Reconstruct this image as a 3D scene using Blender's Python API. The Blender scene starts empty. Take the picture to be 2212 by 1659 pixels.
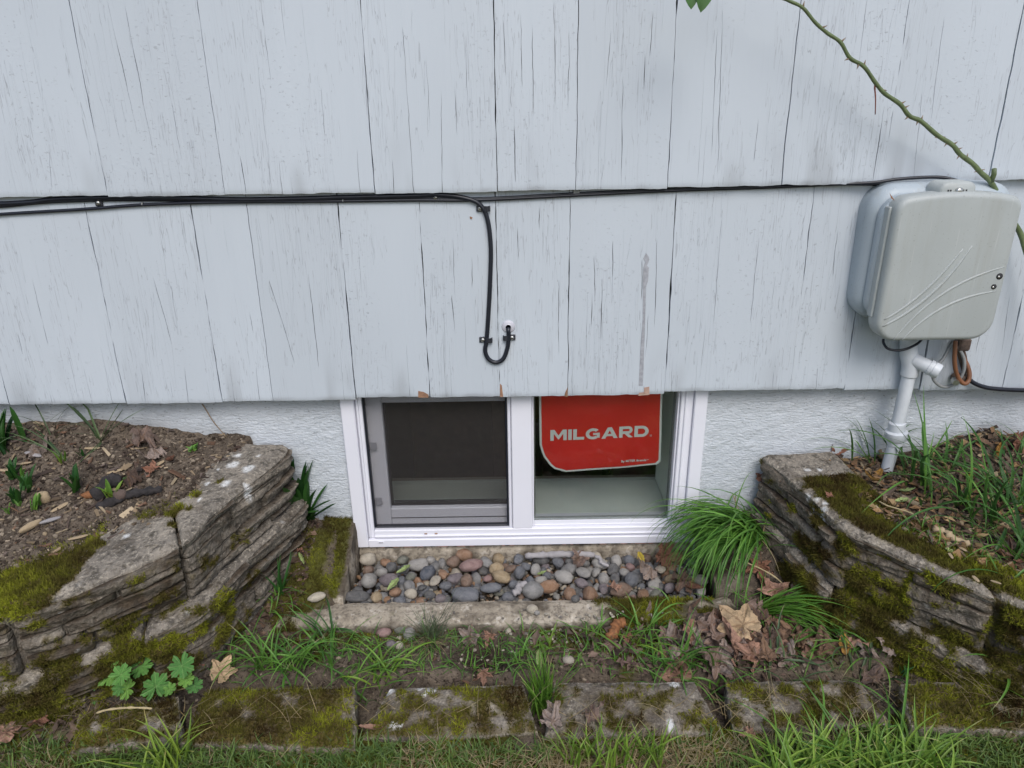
import bpy, math, random
import numpy as np
from mathutils import Vector, Matrix, Euler
random.seed(7)
RNG = np.random.default_rng(11)
SC = bpy.context.scene
COL = SC.collection

# ------------------------------------------------------------------ camera
PW, PH, FPX = 2212.0, 1659.0, 1534.0
TH, ROLL = math.radians(21.6), math.radians(0.9)
CAM = np.array([0.0, -1.30, 1.05])
_fw = np.array([0, math.cos(TH), -math.sin(TH)])
_rt = np.array([1.0, 0, 0])
_up = np.array([0, math.sin(TH), math.cos(TH)])
_c, _s = math.cos(ROLL), math.sin(ROLL)
cx, cy = _c * _rt - _s * _up, _s * _rt + _c * _up
cd = bpy.data.cameras.new('camera')
cd.sensor_width = 36.0
cd.lens = FPX / PW * 36.0
cd.clip_start, cd.clip_end = 0.02, 200.0
cam = bpy.data.objects.new('camera', cd)
COL.objects.link(cam)
M = Matrix.Identity(4)
for i in range(3):
    M[i][0], M[i][1], M[i][2], M[i][3] = cx[i], cy[i], -_fw[i], CAM[i]
cam.matrix_world = M
SC.camera = cam

# ------------------------------------------------------------------ sky, sun, exposure
SUN_EL, SUN_AZ = math.radians(49), math.radians(12)     # azimuth measured from -Y (behind the viewer) towards +X
world = bpy.data.worlds.new('World')
SC.world = world
world.use_nodes = True
wn = world.node_tree.nodes
sky = wn.new('ShaderNodeTexSky')
sky.sky_type = 'NISHITA'
sky.sun_disc = False
sky.sun_elevation = SUN_EL
sky.sun_rotation = math.pi - SUN_AZ
sky.air_density, sky.dust_density, sky.ozone_density = 1.0, 2.6, 1.8
bg = wn['Background']
bg.inputs['Strength'].default_value = 0.12
world.node_tree.links.new(sky.outputs[0], bg.inputs['Color'])
sl = bpy.data.lights.new('sun', 'SUN')
sl.energy = 1.35
sl.angle = math.radians(32)
sl.color = (1.0, 0.985, 0.97)
sun = bpy.data.objects.new('sun', sl)
COL.objects.link(sun)
sd = Vector((math.sin(SUN_AZ) * math.cos(SUN_EL), -math.cos(SUN_AZ) * math.cos(SUN_EL), math.sin(SUN_EL)))
sun.rotation_euler = sd.to_track_quat('Z', 'Y').to_euler()
sun.location = sd * 10
SC.view_settings.view_transform = 'Standard'
SC.view_settings.look = 'None'
SC.view_settings.gamma = 1.0
SC.view_settings.use_curve_mapping = False
SC.view_settings.exposure = 0.31
SC.render.engine = 'CYCLES'
SC.cycles.max_bounces = 8
SC.cycles.transparent_max_bounces = 12

# ------------------------------------------------------------------ photo measurements to metres
def ray(x, y):
    u, v = x - PW / 2, PH / 2 - y
    a, b = _c * u + _s * v, -_s * u + _c * v
    d = _fw * FPX + _rt * a + _up * b
    return d / np.linalg.norm(d)
def PY(x, y, Y=0.0):
    d = ray(x, y); return CAM + d * ((Y - CAM[1]) / d[1])
def PZ(x, y, Z):
    d = ray(x, y); return CAM + d * ((Z - CAM[2]) / d[2])

# ------------------------------------------------------------------ noise
_perm = np.random.default_rng(3).permutation(256)
_perm = np.concatenate([_perm, _perm, _perm])
_grad = np.random.default_rng(4).normal(size=(256, 3))
_grad /= np.linalg.norm(_grad, axis=1)[:, None]
def pn(P, scale=1.0, seed=0.0):
    P = np.asarray(P, float) * scale + seed * 17.31
    I = np.floor(P).astype(int); F = P - I; I &= 255
    U = F * F * F * (F * (F * 6 - 15) + 10)
    out = 0
    for dx in (0, 1):
        for dy in (0, 1):
            for dz in (0, 1):
                h = _perm[_perm[_perm[(I[..., 0] + dx) & 255] + ((I[..., 1] + dy) & 255)] + ((I[..., 2] + dz) & 255)]
                g = _grad[h]
                d = g[..., 0] * (F[..., 0] - dx) + g[..., 1] * (F[..., 1] - dy) + g[..., 2] * (F[..., 2] - dz)
                w = (U[..., 0] if dx else 1 - U[..., 0]) * (U[..., 1] if dy else 1 - U[..., 1]) * (U[..., 2] if dz else 1 - U[..., 2])
                out = out + d * w
    return out * 1.4
def fbm(P, scale=1.0, oct=3, seed=0.0):
    o, a, t = 0, 1.0, 0
    for k in range(oct):
        o = o + a * pn(P, scale * 2 ** k, seed + k * 3.7); t += a; a *= 0.5
    return o / t
def ss(a, b, x):
    t = np.clip((np.asarray(x, float) - a) / (b - a), 0, 1)
    return t * t * (3 - 2 * t)

# ------------------------------------------------------------------ objects
def tag(o, label=None, cat=None, group=None, kind=None):
    if label: o['label'] = label
    if cat: o['category'] = cat
    if group: o['group'] = group
    if kind: o['kind'] = kind
    return o
def empty(name, loc=(0, 0, 0), parent=None):
    o = bpy.data.objects.new(name, None); COL.objects.link(o)
    o.location = loc; o.parent = parent; o.empty_display_size = 0.02
    return o
def link(name, me, parent=None, loc=None):
    o = bpy.data.objects.new(name, me); COL.objects.link(o)
    o.parent = parent
    if loc is not None: o.location = loc
    return o
def mesh(name, V, F, mat=None, smooth=True, attrs=None, cols=None):
    me = bpy.data.meshes.new(name)
    V = np.ascontiguousarray(V, dtype=np.float32).reshape(-1, 3)
    if isinstance(F, np.ndarray):
        k = F.shape[1]
        me.vertices.add(len(V)); me.vertices.foreach_set('co', V.ravel())
        me.loops.add(F.size); me.loops.foreach_set('vertex_index', F.astype(np.int32).ravel())
        me.polygons.add(len(F))
        me.polygons.foreach_set('loop_start', np.arange(0, F.size, k, dtype=np.int32))
        me.polygons.foreach_set('loop_total', np.full(len(F), k, dtype=np.int32))
        me.update(calc_edges=True)
    else:
        me.from_pydata([tuple(map(float, v)) for v in V], [], F); me.update()
    me.polygons.foreach_set('use_smooth', np.full(len(me.polygons), bool(smooth)))
    if attrs:
        for n, a in attrs.items():
            at = me.attributes.new(n, 'FLOAT', 'POINT'); at.data.foreach_set('value', np.asarray(a, np.float32).ravel())
    if cols is not None:
        at = me.attributes.new('col', 'FLOAT_COLOR', 'POINT')
        c = np.ones((len(V), 4), np.float32); c[:, :3] = cols
        at.data.foreach_set('color', c.ravel())
    if mat: me.materials.append(mat)
    me.validate()
    return me
def obj(name, V, F, mat=None, parent=None, smooth=True, attrs=None, cols=None, loc=None):
    return link(name, mesh(name, V, F, mat, smooth, attrs, cols), parent, loc)
def grid_faces(nu, nv, off=0, flip=False):
    i, j = np.meshgrid(np.arange(nu - 1), np.arange(nv - 1), indexing='ij')
    a = (i * nv + j).ravel() + off
    f = np.stack([a, a + nv, a + nv + 1, a + 1], 1)
    return f[:, ::-1] if flip else f
class MB:                                                            # small mesh collector
    def __init__(s): s.v, s.f = [], []
    def add(s, V, F):
        o = len(s.v); s.v += [tuple(map(float, p)) for p in V]; s.f += [tuple(int(i) + o for i in f) for f in F]
    def box(s, x0, x1, y0, y1, z0, z1, b=0.0):
        if b <= 0:
            V = [(x, y, z) for x in (x0, x1) for y in (y0, y1) for z in (z0, z1)]
            s.add(V, [(0, 1, 3, 2), (4, 6, 7, 5), (0, 4, 5, 1), (2, 3, 7, 6), (0, 2, 6, 4), (1, 5, 7, 3)])
            return
        # chamfered box
        V, idx = [], {}
        for sx in (0, 1):
            for sy in (0, 1):
                for sz in (0, 1):
                    X, Y, Z = (x0, x1)[sx], (y0, y1)[sy], (z0, z1)[sz]
                    ix, iy, iz = X + (b if sx == 0 else -b), Y + (b if sy == 0 else -b), Z + (b if sz == 0 else -b)
                    for k, p in enumerate(((X, iy, iz), (ix, Y, iz), (ix, iy, Z))):
                        idx[(sx, sy, sz, k)] = len(V); V.append(p)
        F = []
        g = lambda a, b_, c, k: idx[(a, b_, c, k)]
        for sx in (0, 1): F.append([g(sx, 0, 0, 0), g(sx, 1, 0, 0), g(sx, 1, 1, 0), g(sx, 0, 1, 0)])
        for sy in (0, 1): F.append([g(0, sy, 0, 1), g(1, sy, 0, 1), g(1, sy, 1, 1), g(0, sy, 1, 1)])
        for sz in (0, 1): F.append([g(0, 0, sz, 2), g(1, 0, sz, 2), g(1, 1, sz, 2), g(0, 1, sz, 2)])
        for a in (0, 1):
            for b_ in (0, 1):
                F.append([g(a, b_, 0, 0), g(a, b_, 0, 1), g(a, b_, 1, 1), g(a, b_, 1, 0)])
                F.append([g(a, 0, b_, 0), g(a, 0, b_, 2), g(a, 1, b_, 2), g(a, 1, b_, 0)])
                F.append([g(0, a, b_, 1), g(0, a, b_, 2), g(1, a, b_, 2), g(1, a, b_, 1)])
                for c in (0, 1): F.append([g(a, b_, c, 0), g(a, b_, c, 1), g(a, b_, c, 2)])
        s.add(V, F)
    def build(s, name, mat, parent=None, smooth=False, loc=None):
        me = mesh(name, np.array(s.v), s.f, mat, smooth)
        import bmesh
        bm = bmesh.new(); bm.from_mesh(me); bmesh.ops.recalc_face_normals(bm, faces=bm.faces); bm.to_mesh(me); bm.free()
        return link(name, me, parent, loc)
def spline(P, n=8):
    P = [np.array(p, float) for p in P]
    P = [2 * P[0] - P[1]] + P + [2 * P[-1] - P[-2]]
    out = []
    for i in range(1, len(P) - 2):
        for k in range(n):
            t = k / n
            out.append(0.5 * (2 * P[i] + (P[i + 1] - P[i - 1]) * t + (2 * P[i - 1] - 5 * P[i] + 4 * P[i + 1] - P[i + 2]) * t * t
                              + (3 * P[i] - P[i - 1] - 3 * P[i + 1] + P[i + 2]) * t ** 3))
    out.append(P[-2])
    return np.array(out)
def tube_vf(P, r, n=10, cap=True):
    P = np.asarray(P, float); N = len(P)
    r = np.broadcast_to(np.asarray(r, float), (N,))
    T = np.gradient(P, axis=0); T /= np.linalg.norm(T, axis=1)[:, None] + 1e-12
    ref = np.array([0.3, -0.8, 0.52]); u = np.cross(T[0], ref); u /= np.linalg.norm(u)
    V = []
    for i in range(N):
        u = u - T[i] * (u @ T[i]); u /= np.linalg.norm(u); w = np.cross(T[i], u)
        a = np.arange(n) * 2 * math.pi / n
        V.append(P[i] + r[i] * (np.cos(a)[:, None] * u + np.sin(a)[:, None] * w))
    V = np.concatenate(V)
    F = []
    for i in range(N - 1):
        for k in range(n):
            F.append((i * n + k, i * n + (k + 1) % n, (i + 1) * n + (k + 1) % n, (i + 1) * n + k))
    if cap:
        F.append(tuple(range(n))[::-1]); F.append(tuple(range((N - 1) * n, N * n)))
    return V, F
def tube(name, P, r, mat, parent=None, n=10):
    V, F = tube_vf(P, r, n); return obj(name, V, F, mat, parent)

# ------------------------------------------------------------------ materials
class NT:
    def __init__(s, name):
        s.m = bpy.data.materials.new(name); s.m.use_nodes = True
        s.t = s.m.node_tree; s.b = s.t.nodes['Principled BSDF']; s.out = s.t.nodes['Material Output']
    def n(s, typ, **kw):
        nd = s.t.nodes.new('ShaderNode' + typ)
        for k, v in kw.items():
            if k.startswith('_'): setattr(nd, k[1:], v)
            else: s.set(nd.inputs[int(k[1:]) if k[0] == 'i' and k[1:].isdigit() else k.replace('__', ' ')], v)
        return nd
    def set(s, sock, v):
        if isinstance(v, bpy.types.NodeSocket): s.t.links.new(v, sock)
        elif isinstance(v, bpy.types.Node): s.t.links.new(v.outputs[0], sock)
        elif isinstance(v, (tuple, list)) and sock.type == 'RGBA' and len(v) == 3: sock.default_value = (*v, 1)
        else: sock.default_value = v
    def coords(s, scale=(1, 1, 1), rnd=False, kind='Object'):
        c = s.n('TexCoord').outputs[kind]
        if rnd:
            r = s.n('ObjectInfo').outputs['Random']
            r = s.n('Math', _operation='MULTIPLY', i0=r, i1=37.0)
            c = s.n('VectorMath', _operation='ADD', i0=c, i1=s.n('CombineXYZ', X=r, Y=r, Z=r).outputs[0]).outputs[0]
        return s.n('Mapping', Vector=c, Scale=scale).outputs[0]
    def noise(s, vec, scale, detail=3.0, rough=0.55, dist=0.0):
        return s.n('TexNoise', Vector=vec, Scale=scale, Detail=detail, Roughness=rough, Distortion=dist).outputs['Fac']
    def ramp(s, fac, stops, interp='LINEAR'):
        r = s.n('ValToRGB', Fac=fac); e = r.color_ramp.elements; r.color_ramp.interpolation = interp
        while len(e) < len(stops): e.new(0.5)
        for el, (p, c) in zip(e, stops):
            el.position = p; el.color = (*c, 1) if isinstance(c, tuple) else (c, c, c, 1)
        return r.outputs['Color']
    def math(s, op, a, b=0.0, clamp=False):
        return s.n('Math', _operation=op, _use_clamp=clamp, i0=a, i1=b).outputs[0]
    def mix(s, fac, a, b, mode='MIX'):
        m = s.n('Mix', _data_type='RGBA', _blend_type=mode)
        s.set(m.inputs['Factor'], fac); s.set(m.inputs[6], a); s.set(m.inputs[7], b)
        return m.outputs[2]
    def attr(s, name, out='Fac'): return s.n('Attribute', _attribute_name=name).outputs[out]
    def bump(s, h, strength=0.3, dist=0.002, normal=None):
        b = s.n('Bump', Height=h, Strength=strength, Distance=dist)
        if normal is not None: s.set(b.inputs['Normal'], normal)
        s.set(s.b.inputs['Normal'], b.outputs[0]); return b.outputs[0]
    def base(s, v): s.set(s.b.inputs['Base Color'], v)
    def rough(s, v): s.set(s.b.inputs['Roughness'], v)
    def spec(s, v): s.set(s.b.inputs['Specular IOR Level'], v)
def simple(name, c, rough=0.5, var=0.08, scale=40.0, bump=0.0, metal=0.0, spec=0.5):
    t = NT(name); v = t.coords()
    n = t.noise(v, scale, 4)
    t.base(t.ramp(n, [(0.3, tuple(x * (1 - var) for x in c)), (0.7, tuple(min(1, x * (1 + var)) for x in c))]))
    t.rough(rough); t.b.inputs['Metallic'].default_value = metal; t.spec(spec)
    if bump: t.bump(t.noise(v, scale * 4, 3), bump, 0.001)
    return t.m

PAINT = (0.545, 0.594, 0.642)
def m_siding():
    t = NT('painted_shake')
    v = t.coords((1, 1, 1), True)
    big = t.noise(t.coords((3, 3, 1.5), True), 1.0, 3)
    col = t.ramp(big, [(0.3, tuple(x * 0.95 for x in PAINT)), (0.7, tuple(x * 1.04 for x in PAINT))])
    # hairline checks along the grain
    sv = t.coords((1, 1, 0.028), True)
    n1 = t.noise(sv, 95, 2.0, 0.5, 0.25)
    line = t.math('LESS_THAN', t.math('ABSOLUTE', t.math('SUBTRACT', n1, 0.5)), 0.0042)
    gate = t.noise(t.coords((9, 9, 2.4), True), 1.0, 2)
    gate = t.math('GREATER_THAN', gate, 0.54)
    hair = t.math('MULTIPLY', line, gate)
    n3 = t.noise(t.coords((1, 1, 0.018), True), 230, 1.0, 0.5, 0.1)
    l3 = t.math('LESS_THAN', t.math('ABSOLUTE', t.math('SUBTRACT', n3, 0.5)), 0.012)
    g3 = t.math('GREATER_THAN', t.noise(t.coords((14, 14, 3.1), True), 1.0, 2), 0.49)
    fine = t.math('MULTIPLY', l3, g3)
    # blisters and pits, gathered in bands
    pv = t.coords((0.75, 1, 1.25), True)
    p = t.noise(pv, 190, 2.0, 0.55)
    band = t.noise(t.coords((7, 7, 2.2), True), 1.0, 2)
    bandm = t.ramp(band, [(0.50, 0.0), (0.64, 1.0)])
    pit = t.math('MULTIPLY', t.math('GREATER_THAN', p, 0.675), bandm)
    blis = t.math('MULTIPLY', t.ramp(t.noise(pv, 150, 2, 0.5), [(0.55, 0.0), (0.66, 1.0)]), bandm)
    col = t.mix(t.math('MULTIPLY', hair, 0.36), col, (0.19, 0.19, 0.21))
    col = t.mix(t.math('MULTIPLY', fine, 0.30), col, (0.22, 0.22, 0.24))
    col = t.mix(t.math('MULTIPLY', pit, 0.32), col, (0.20, 0.20, 0.21))
    col = t.mix(t.attr('crack'), col, (0.055, 0.052, 0.05))
    col = t.mix(t.math('MULTIPLY', t.attr('grime_dark'), 0.7), col, (0.25, 0.26, 0.27))
    t.base(col); t.rough(0.42)
    grain = t.noise(t.coords((1, 1, 0.02), True), 210, 2, 0.6)
    h = t.math('ADD', t.math('MULTIPLY', grain, 0.35), t.math('MULTIPLY', blis, 0.13))
    h = t.math('SUBTRACT', h, t.math('MULTIPLY', t.math('ADD', hair, pit), 1.2))
    t.bump(h, 0.5, 0.0014)
    return t.m
def m_stucco():
    t = NT('painted_stucco'); v = t.coords((0.6, 1, 1.5))
    n = t.noise(v, 165, 3, 0.65, 0.4); n2 = t.noise(t.coords(), 6, 3)
    dark = t.math('LESS_THAN', t.noise(t.coords((0.7, 1, 1.4)), 150, 2, 0.5), 0.335)
    col = t.ramp(n2, [(0.3, (0.565, 0.602, 0.640)), (0.7, (0.615, 0.655, 0.695))])
    g = t.attr('grime_dark')
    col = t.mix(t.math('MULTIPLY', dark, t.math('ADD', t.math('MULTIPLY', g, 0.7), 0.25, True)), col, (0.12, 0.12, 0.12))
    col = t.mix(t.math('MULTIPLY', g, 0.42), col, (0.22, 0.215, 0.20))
    t.base(col); t.rough(0.6)
    t.bump(n, 0.75, 0.005)
    return t.m
def m_concrete():
    t = NT('old_concrete'); v = t.coords()
    a = t.noise(v, 14, 5, 0.65); b = t.noise(v, 120, 3, 0.6)
    col = t.ramp(a, [(0.3, (0.13, 0.105, 0.08)), (0.45, (0.33, 0.285, 0.22)), (0.7, (0.50, 0.44, 0.355))])
    col = t.mix(t.ramp(b, [(0.36, 0.65), (0.5, 0.0)]), col, (0.12, 0.10, 0.08))
    col = t.mix(t.ramp(t.noise(v, 60, 4, 0.7), [(0.58, 0.0), (0.66, 0.6)]), col, (0.62, 0.57, 0.50))
    col = t.mix(t.attr('dirt_dark'), col, (0.05, 0.038, 0.026))
    col = t.mix(t.attr('moss'), col, (0.085, 0.085, 0.02))
    t.base(col); t.rough(0.9); t.spec(0.2)
    t.bump(t.math('ADD', b, t.math('MULTIPLY', a, 1.0)), 0.7, 0.004)
    return t.m
def m_block():
    t = NT('weathered_stone_block'); v = t.coords(kind='Object')
    a = t.noise(v, 9, 5, 0.65); b = t.noise(v, 170, 3, 0.65); c = t.noise(v, 45, 4, 0.7)
    col = t.ramp(a, [(0.3, (0.135, 0.119, 0.10)), (0.5, (0.255, 0.226, 0.188)), (0.72, (0.37, 0.325, 0.265))])
    col = t.mix(t.ramp(c, [(0.36, 0.75), (0.50, 0.0)]), col, (0.055, 0.05, 0.043))
    col = t.mix(t.ramp(b, [(0.54, 0.0), (0.66, 0.6)]), col, (0.52, 0.46, 0.37))
    col = t.mix(t.ramp(b, [(0.34, 0.6), (0.44, 0.0)]), col, (0.08, 0.066, 0.045))
    lic = t.math('MULTIPLY', t.attr('lichen'), t.ramp(t.noise(v, 220, 3, 0.7), [(0.35, 0.2), (0.5, 1.0)]))
    col = t.mix(t.attr('dirt_dark'), col, t.ramp(t.noise(v, 60, 3, .7), [(.35, (0.034, 0.025, 0.017)), (.65, (0.085, 0.060, 0.038))]))
    mo = t.attr('moss')
    mcol = t.ramp(t.noise(v, 35, 4, 0.7), [(0.3, (0.055, 0.036, 0.017)), (0.5, (0.115, 0.085, 0.027)), (0.7, (0.155, 0.14, 0.032))])
    col = t.mix(t.math('MULTIPLY', mo, t.ramp(b, [(0.3, 0.5), (0.5, 1.0)])), col, mcol)
    col = t.mix(lic, col, (0.72, 0.72, 0.70))
    t.base(col); t.rough(0.92); t.spec(0.2)
    t.bump(t.math('ADD', t.math('ADD', b, t.math('MULTIPLY', c, 1.4)), t.math('MULTIPLY', mo, t.noise(v, 260, 2))), 1.0, 0.005)
    return t.m
def m_soil():
    t = NT('soil'); v = t.coords()
    a = t.noise(v, 22, 5, 0.7); b = t.noise(v, 160, 3, 0.65)
    col = t.ramp(a, [(0.3, (0.052, 0.041, 0.032)), (0.5, (0.118, 0.094, 0.072)), (0.7, (0.20, 0.16, 0.122))])
    col = t.mix(t.ramp(b, [(0.56, 0.0), (0.68, 0.55)]), col, (0.23, 0.18, 0.125))
    col = t.mix(t.ramp(b, [(0.34, 0.7), (0.44, 0.0)]), col, (0.014, 0.010, 0.007))
    col = t.mix(t.attr('moss'), col, t.ramp(t.noise(v, 70, 3, 0.7), [(0.3, (0.05, 0.045, 0.012)), (0.7, (0.11, 0.115, 0.022))]))
    col = t.mix(t.attr('dark'), col, (0.010, 0.007, 0.005))
    t.base(col); t.rough(0.95); t.spec(0.15)
    t.bump(t.math('ADD', b, a), 0.9, 0.006)
    return t.m
def m_vcol(name, rough=0.5, trans=0.0, spec=0.4, var=0.12):
    t = NT(name)
    c = t.attr('col', 'Color')
    n = t.noise(t.coords(), 300, 2)
    c = t.mix(1.0, c, t.ramp(n, [(0.3, 1 - var), (0.7, 1.0)]), 'MULTIPLY')
    t.base(c); t.rough(rough); t.spec(spec)
    if trans:
        tr = t.n('BsdfTranslucent', Color=c); mx = t.n('MixShader', Fac=trans)
        t.t.links.new(t.b.outputs[0], mx.inputs[1]); t.t.links.new(tr.outputs[0], mx.inputs[2]); t.t.links.new(mx.outputs[0], t.out.inputs[0])
    return t.m
def m_leaf():
    t = NT('dead_leaf'); v = t.coords()
    c = t.n('ObjectInfo').outputs['Color']
    a = t.noise(v, 1.8, 4, 0.6); b = t.noise(v, 9, 4, 0.7)
    c = t.mix(1.0, c, t.ramp(a, [(0.3, 0.62), (0.7, 1.15)]), 'MULTIPLY')
    c = t.mix(t.ramp(b, [(0.60, 0.0), (0.70, 0.6)]), c, (0.05, 0.032, 0.02))
    c = t.mix(t.math('MULTIPLY', t.attr('vein'), 0.5), c, (0.16, 0.09, 0.045))
    t.base(c); t.rough(0.62); t.spec(0.3)
    t.bump(t.math('SUBTRACT', b, t.math('MULTIPLY', t.attr('vein'), 0.8)), 0.45, 0.15)
    return t.m
def m_pebble():
    t = NT('river_pebble'); v = t.coords((1, 1, 1), True)
    c = t.n('ObjectInfo').outputs['Color']
    a = t.noise(v, 1.6, 4, 0.6, 0.8); b = t.noise(v, 13, 4, 0.75)
    c = t.mix(1.0, c, t.ramp(a, [(0.3, 0.68), (0.7, 1.2)]), 'MULTIPLY')
    c = t.mix(t.ramp(b, [(0.32, 0.55), (0.44, 0.0)]), c, (0.06, 0.05, 0.042))
    c = t.mix(t.ramp(b, [(0.58, 0.0), (0.7, 0.45)]), c, (0.45, 0.40, 0.33))
    c = t.mix(t.ramp(a, [(0.35, 0.12), (0.65, 0.38)]), c, (0.30, 0.275, 0.25))
    t.base(c); t.rough(0.8); t.spec(0.25); t.bump(b, 0.4, 0.08)
    return t.m
def m_box(name, c):
    t = NT(name); v = t.coords()
    a = t.noise(v, 7, 4, .6); st = t.noise(t.coords((1, 1, .07)), 55, 3, .6); sp = t.noise(v, 320, 2)
    scr = t.noise(t.n('Mapping', Vector=v, Rotation=(0, .5, 0), Scale=(1, 1, .04)).outputs[0], 260, 1)
    k = t.ramp(a, [(.3, tuple(x * .93 for x in c)), (.7, tuple(x * 1.04 for x in c))])
    k = t.mix(t.ramp(st, [(.52, 0.), (.72, .22)]), k, (.30, .29, .24))
    k = t.mix(t.ramp(sp, [(.66, 0.), (.72, .4)]), k, (.16, .15, .13))
    k = t.mix(t.math('MULTIPLY', t.ramp(scr, [(.68, 0.), (.73, 1.)]), .25), k, (.62, .63, .62))
    t.base(k); t.rough(t.ramp(a, [(.3, .38), (.7, .52)])); t.bump(t.noise(v, 500, 2), .12, .0008)
    return t.m
def m_lobed():
    t = NT('lobed_leaf'); v = t.coords()
    r = t.n('ObjectInfo').outputs['Random']
    c = t.ramp(r, [(0.0, (0.09, 0.24, 0.06)), (0.5, (0.14, 0.33, 0.07)), (1.0, (0.25, 0.42, 0.06))])
    c = t.mix(1.0, c, t.ramp(t.noise(v, 3.2, 3, .6), [(0.3, 0.75), (0.7, 1.1)]), 'MULTIPLY')
    c = t.mix(t.math('MULTIPLY', t.attr('vein'), 0.35), c, (0.30, 0.42, 0.16))
    t.base(c); t.rough(0.55); t.spec(0.3); t.bump(t.math('ADD', t.noise(v, 9, 3), t.attr('vein')), 0.4, 0.08)
    tr = t.n('BsdfTranslucent', Color=c); mx = t.n('MixShader', Fac=0.18)
    t.t.links.new(t.b.outputs[0], mx.inputs[1]); t.t.links.new(tr.outputs[0], mx.inputs[2]); t.t.links.new(mx.outputs[0], t.out.inputs[0])
    return t.m
def m_glass():
    t = NT('window_glass')
    tr = t.n('BsdfTransparent', Color=(0.965, 0.985, 0.972)); gl = t.n('BsdfGlossy', Roughness=0.02, Color=(0.9, 0.93, 0.93))
    fr = t.n('Fresnel', IOR=1.5)
    mx = t.n('MixShader', Fac=t.math('MULTIPLY', fr.outputs[0], 0.75))
    t.t.links.new(tr.outputs[0], mx.inputs[1]); t.t.links.new(gl.outputs[0], mx.inputs[2]); t.t.links.new(mx.outputs[0], t.out.inputs[0])
    return t.m
def m_screen():
    t = NT('insect_screen'); v = t.coords()
    sx = t.n('SeparateXYZ', Vector=v)
    def wire(o):
        f = t.math('FRACT', t.math('MULTIPLY', o, 1 / 0.0014))
        return t.math('LESS_THAN', f, 0.24)
    w = t.math('MAXIMUM', wire(sx.outputs['X']), wire(sx.outputs['Z']))
    tr = t.n('BsdfTransparent'); df = t.n('BsdfDiffuse', Color=(0.068, 0.062, 0.060))
    mx = t.n('MixShader', Fac=w)
    t.t.links.new(tr.outputs[0], mx.inputs[1]); t.t.links.new(df.outputs[0], mx.inputs[2]); t.t.links.new(mx.outputs[0], t.out.inputs[0])
    return t.m
MAT = dict(
    siding=m_siding(), stucco=m_stucco(), concrete=m_concrete(), block=m_block(), soil=m_soil(),
    grass=m_vcol('grass_blade', 0.45, 0.28), moss=m_vcol('moss', 0.8, 0.25, 0.1), chip=m_vcol('wood_chip', 0.85, 0, 0.2),
    litter=m_vcol('leaf_litter', 0.7, 0.1, 0.25), crumb=m_vcol('soil_crumb', 0.95, 0, 0.1),
    leaf=m_leaf(), pebble=m_pebble(), glass=m_glass(), screen=m_screen(),
    vinyl=simple('white_vinyl', (0.80, 0.80, 0.86), 0.32, 0.02, 8), cable=simple('black_cable', (0.012, 0.014, 0.022), 0.38, 0.2, 60),
    clip=simple('black_clip', (0.03, 0.032, 0.04), 0.45), steel=simple('zinc_screw', (0.55, 0.55, 0.52), 0.35, 0.2, 200, metal=0.9),
    bare=simple('bare_wood', (0.30, 0.165, 0.10), 0.85, 0.35, 120, 0.5), grey_wood=simple('weathered_paint', (0.36, 0.37, 0.40), 0.8, 0.2, 150, 0.5),
    dark=simple('dark_sheathing', (0.03, 0.03, 0.032), 0.9), boxgrey=m_box('grey_plastic', (0.42, 0.45, 0.44)),
    boxpaint=m_box('painted_plastic', (0.42, 0.48, 0.52)), pvc=simple('painted_conduit', (0.62, 0.65, 0.68), 0.4, 0.08, 40, 0.25),
    bushing=simple('white_plastic', (0.55, 0.55, 0.60), 0.4, 0.03), copper=simple('brown_wire', (0.20, 0.085, 0.04), 0.5, 0.2),
    wiregrey=simple('grey_wire', (0.26, 0.27, 0.27), 0.45, 0.1), rust=simple('rusty_clamp', (0.10, 0.07, 0.055), 0.8, 0.5, 120, 0.5),
    red=None, signwhite=simple('sign_white', (0.66, 0.70, 0.68), 0.35, 0.03, 20),
    cane=simple('green_cane', (0.125, 0.165, 0.07), 0.5, 0.25, 90, 0.2), thorn=simple('thorn', (0.22, 0.16, 0.10), 0.55, 0.2), twig=simple('red_twig', (0.22, 0.08, 0.06), 0.6, 0.2),
    greenleaf=simple('green_leaf', (0.055, 0.14, 0.03), 0.4, 0.25, 60), geranium=m_lobed(),
    palegreen=simple('pale_leaf', (0.34, 0.46, 0.16), 0.5, 0.15, 70), strap=m_vcol('strap_leaf', 0.35, 0.15, 0.5),
    room=simple('basement_plaster', (0.48, 0.42, 0.36), 0.9, 0.2, 6), sill=simple('painted_sill', (0.88, 0.93, 0.88), 0.6, 0.04, 15),
    stud=simple('stud_wood', (0.6, 0.5, 0.38), 0.8, 0.1, 30), board=simple('brown_board', (0.26, 0.16, 0.085), 0.7, 0.2, 20),
    bark=simple('dark_bark', (0.030, 0.026, 0.026), 0.9, 0.5, 90, 0.9), palechip=simple('pale_wood', (0.42, 0.32, 0.20), 0.85, 0.25, 130, 0.7),
    orangebark=simple('orange_bark', (0.27, 0.115, 0.045), 0.8, 0.4, 110, 0.8), drift=simple('driftwood', (0.34, 0.32, 0.32), 0.85, 0.15, 90, 0.5),
    straw=simple('dry_straw', (0.42, 0.34, 0.19), 0.8, 0.15, 90), dark_rubber=simple('dark_rubber', (0.02, 0.02, 0.024), 0.6),
)
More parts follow.
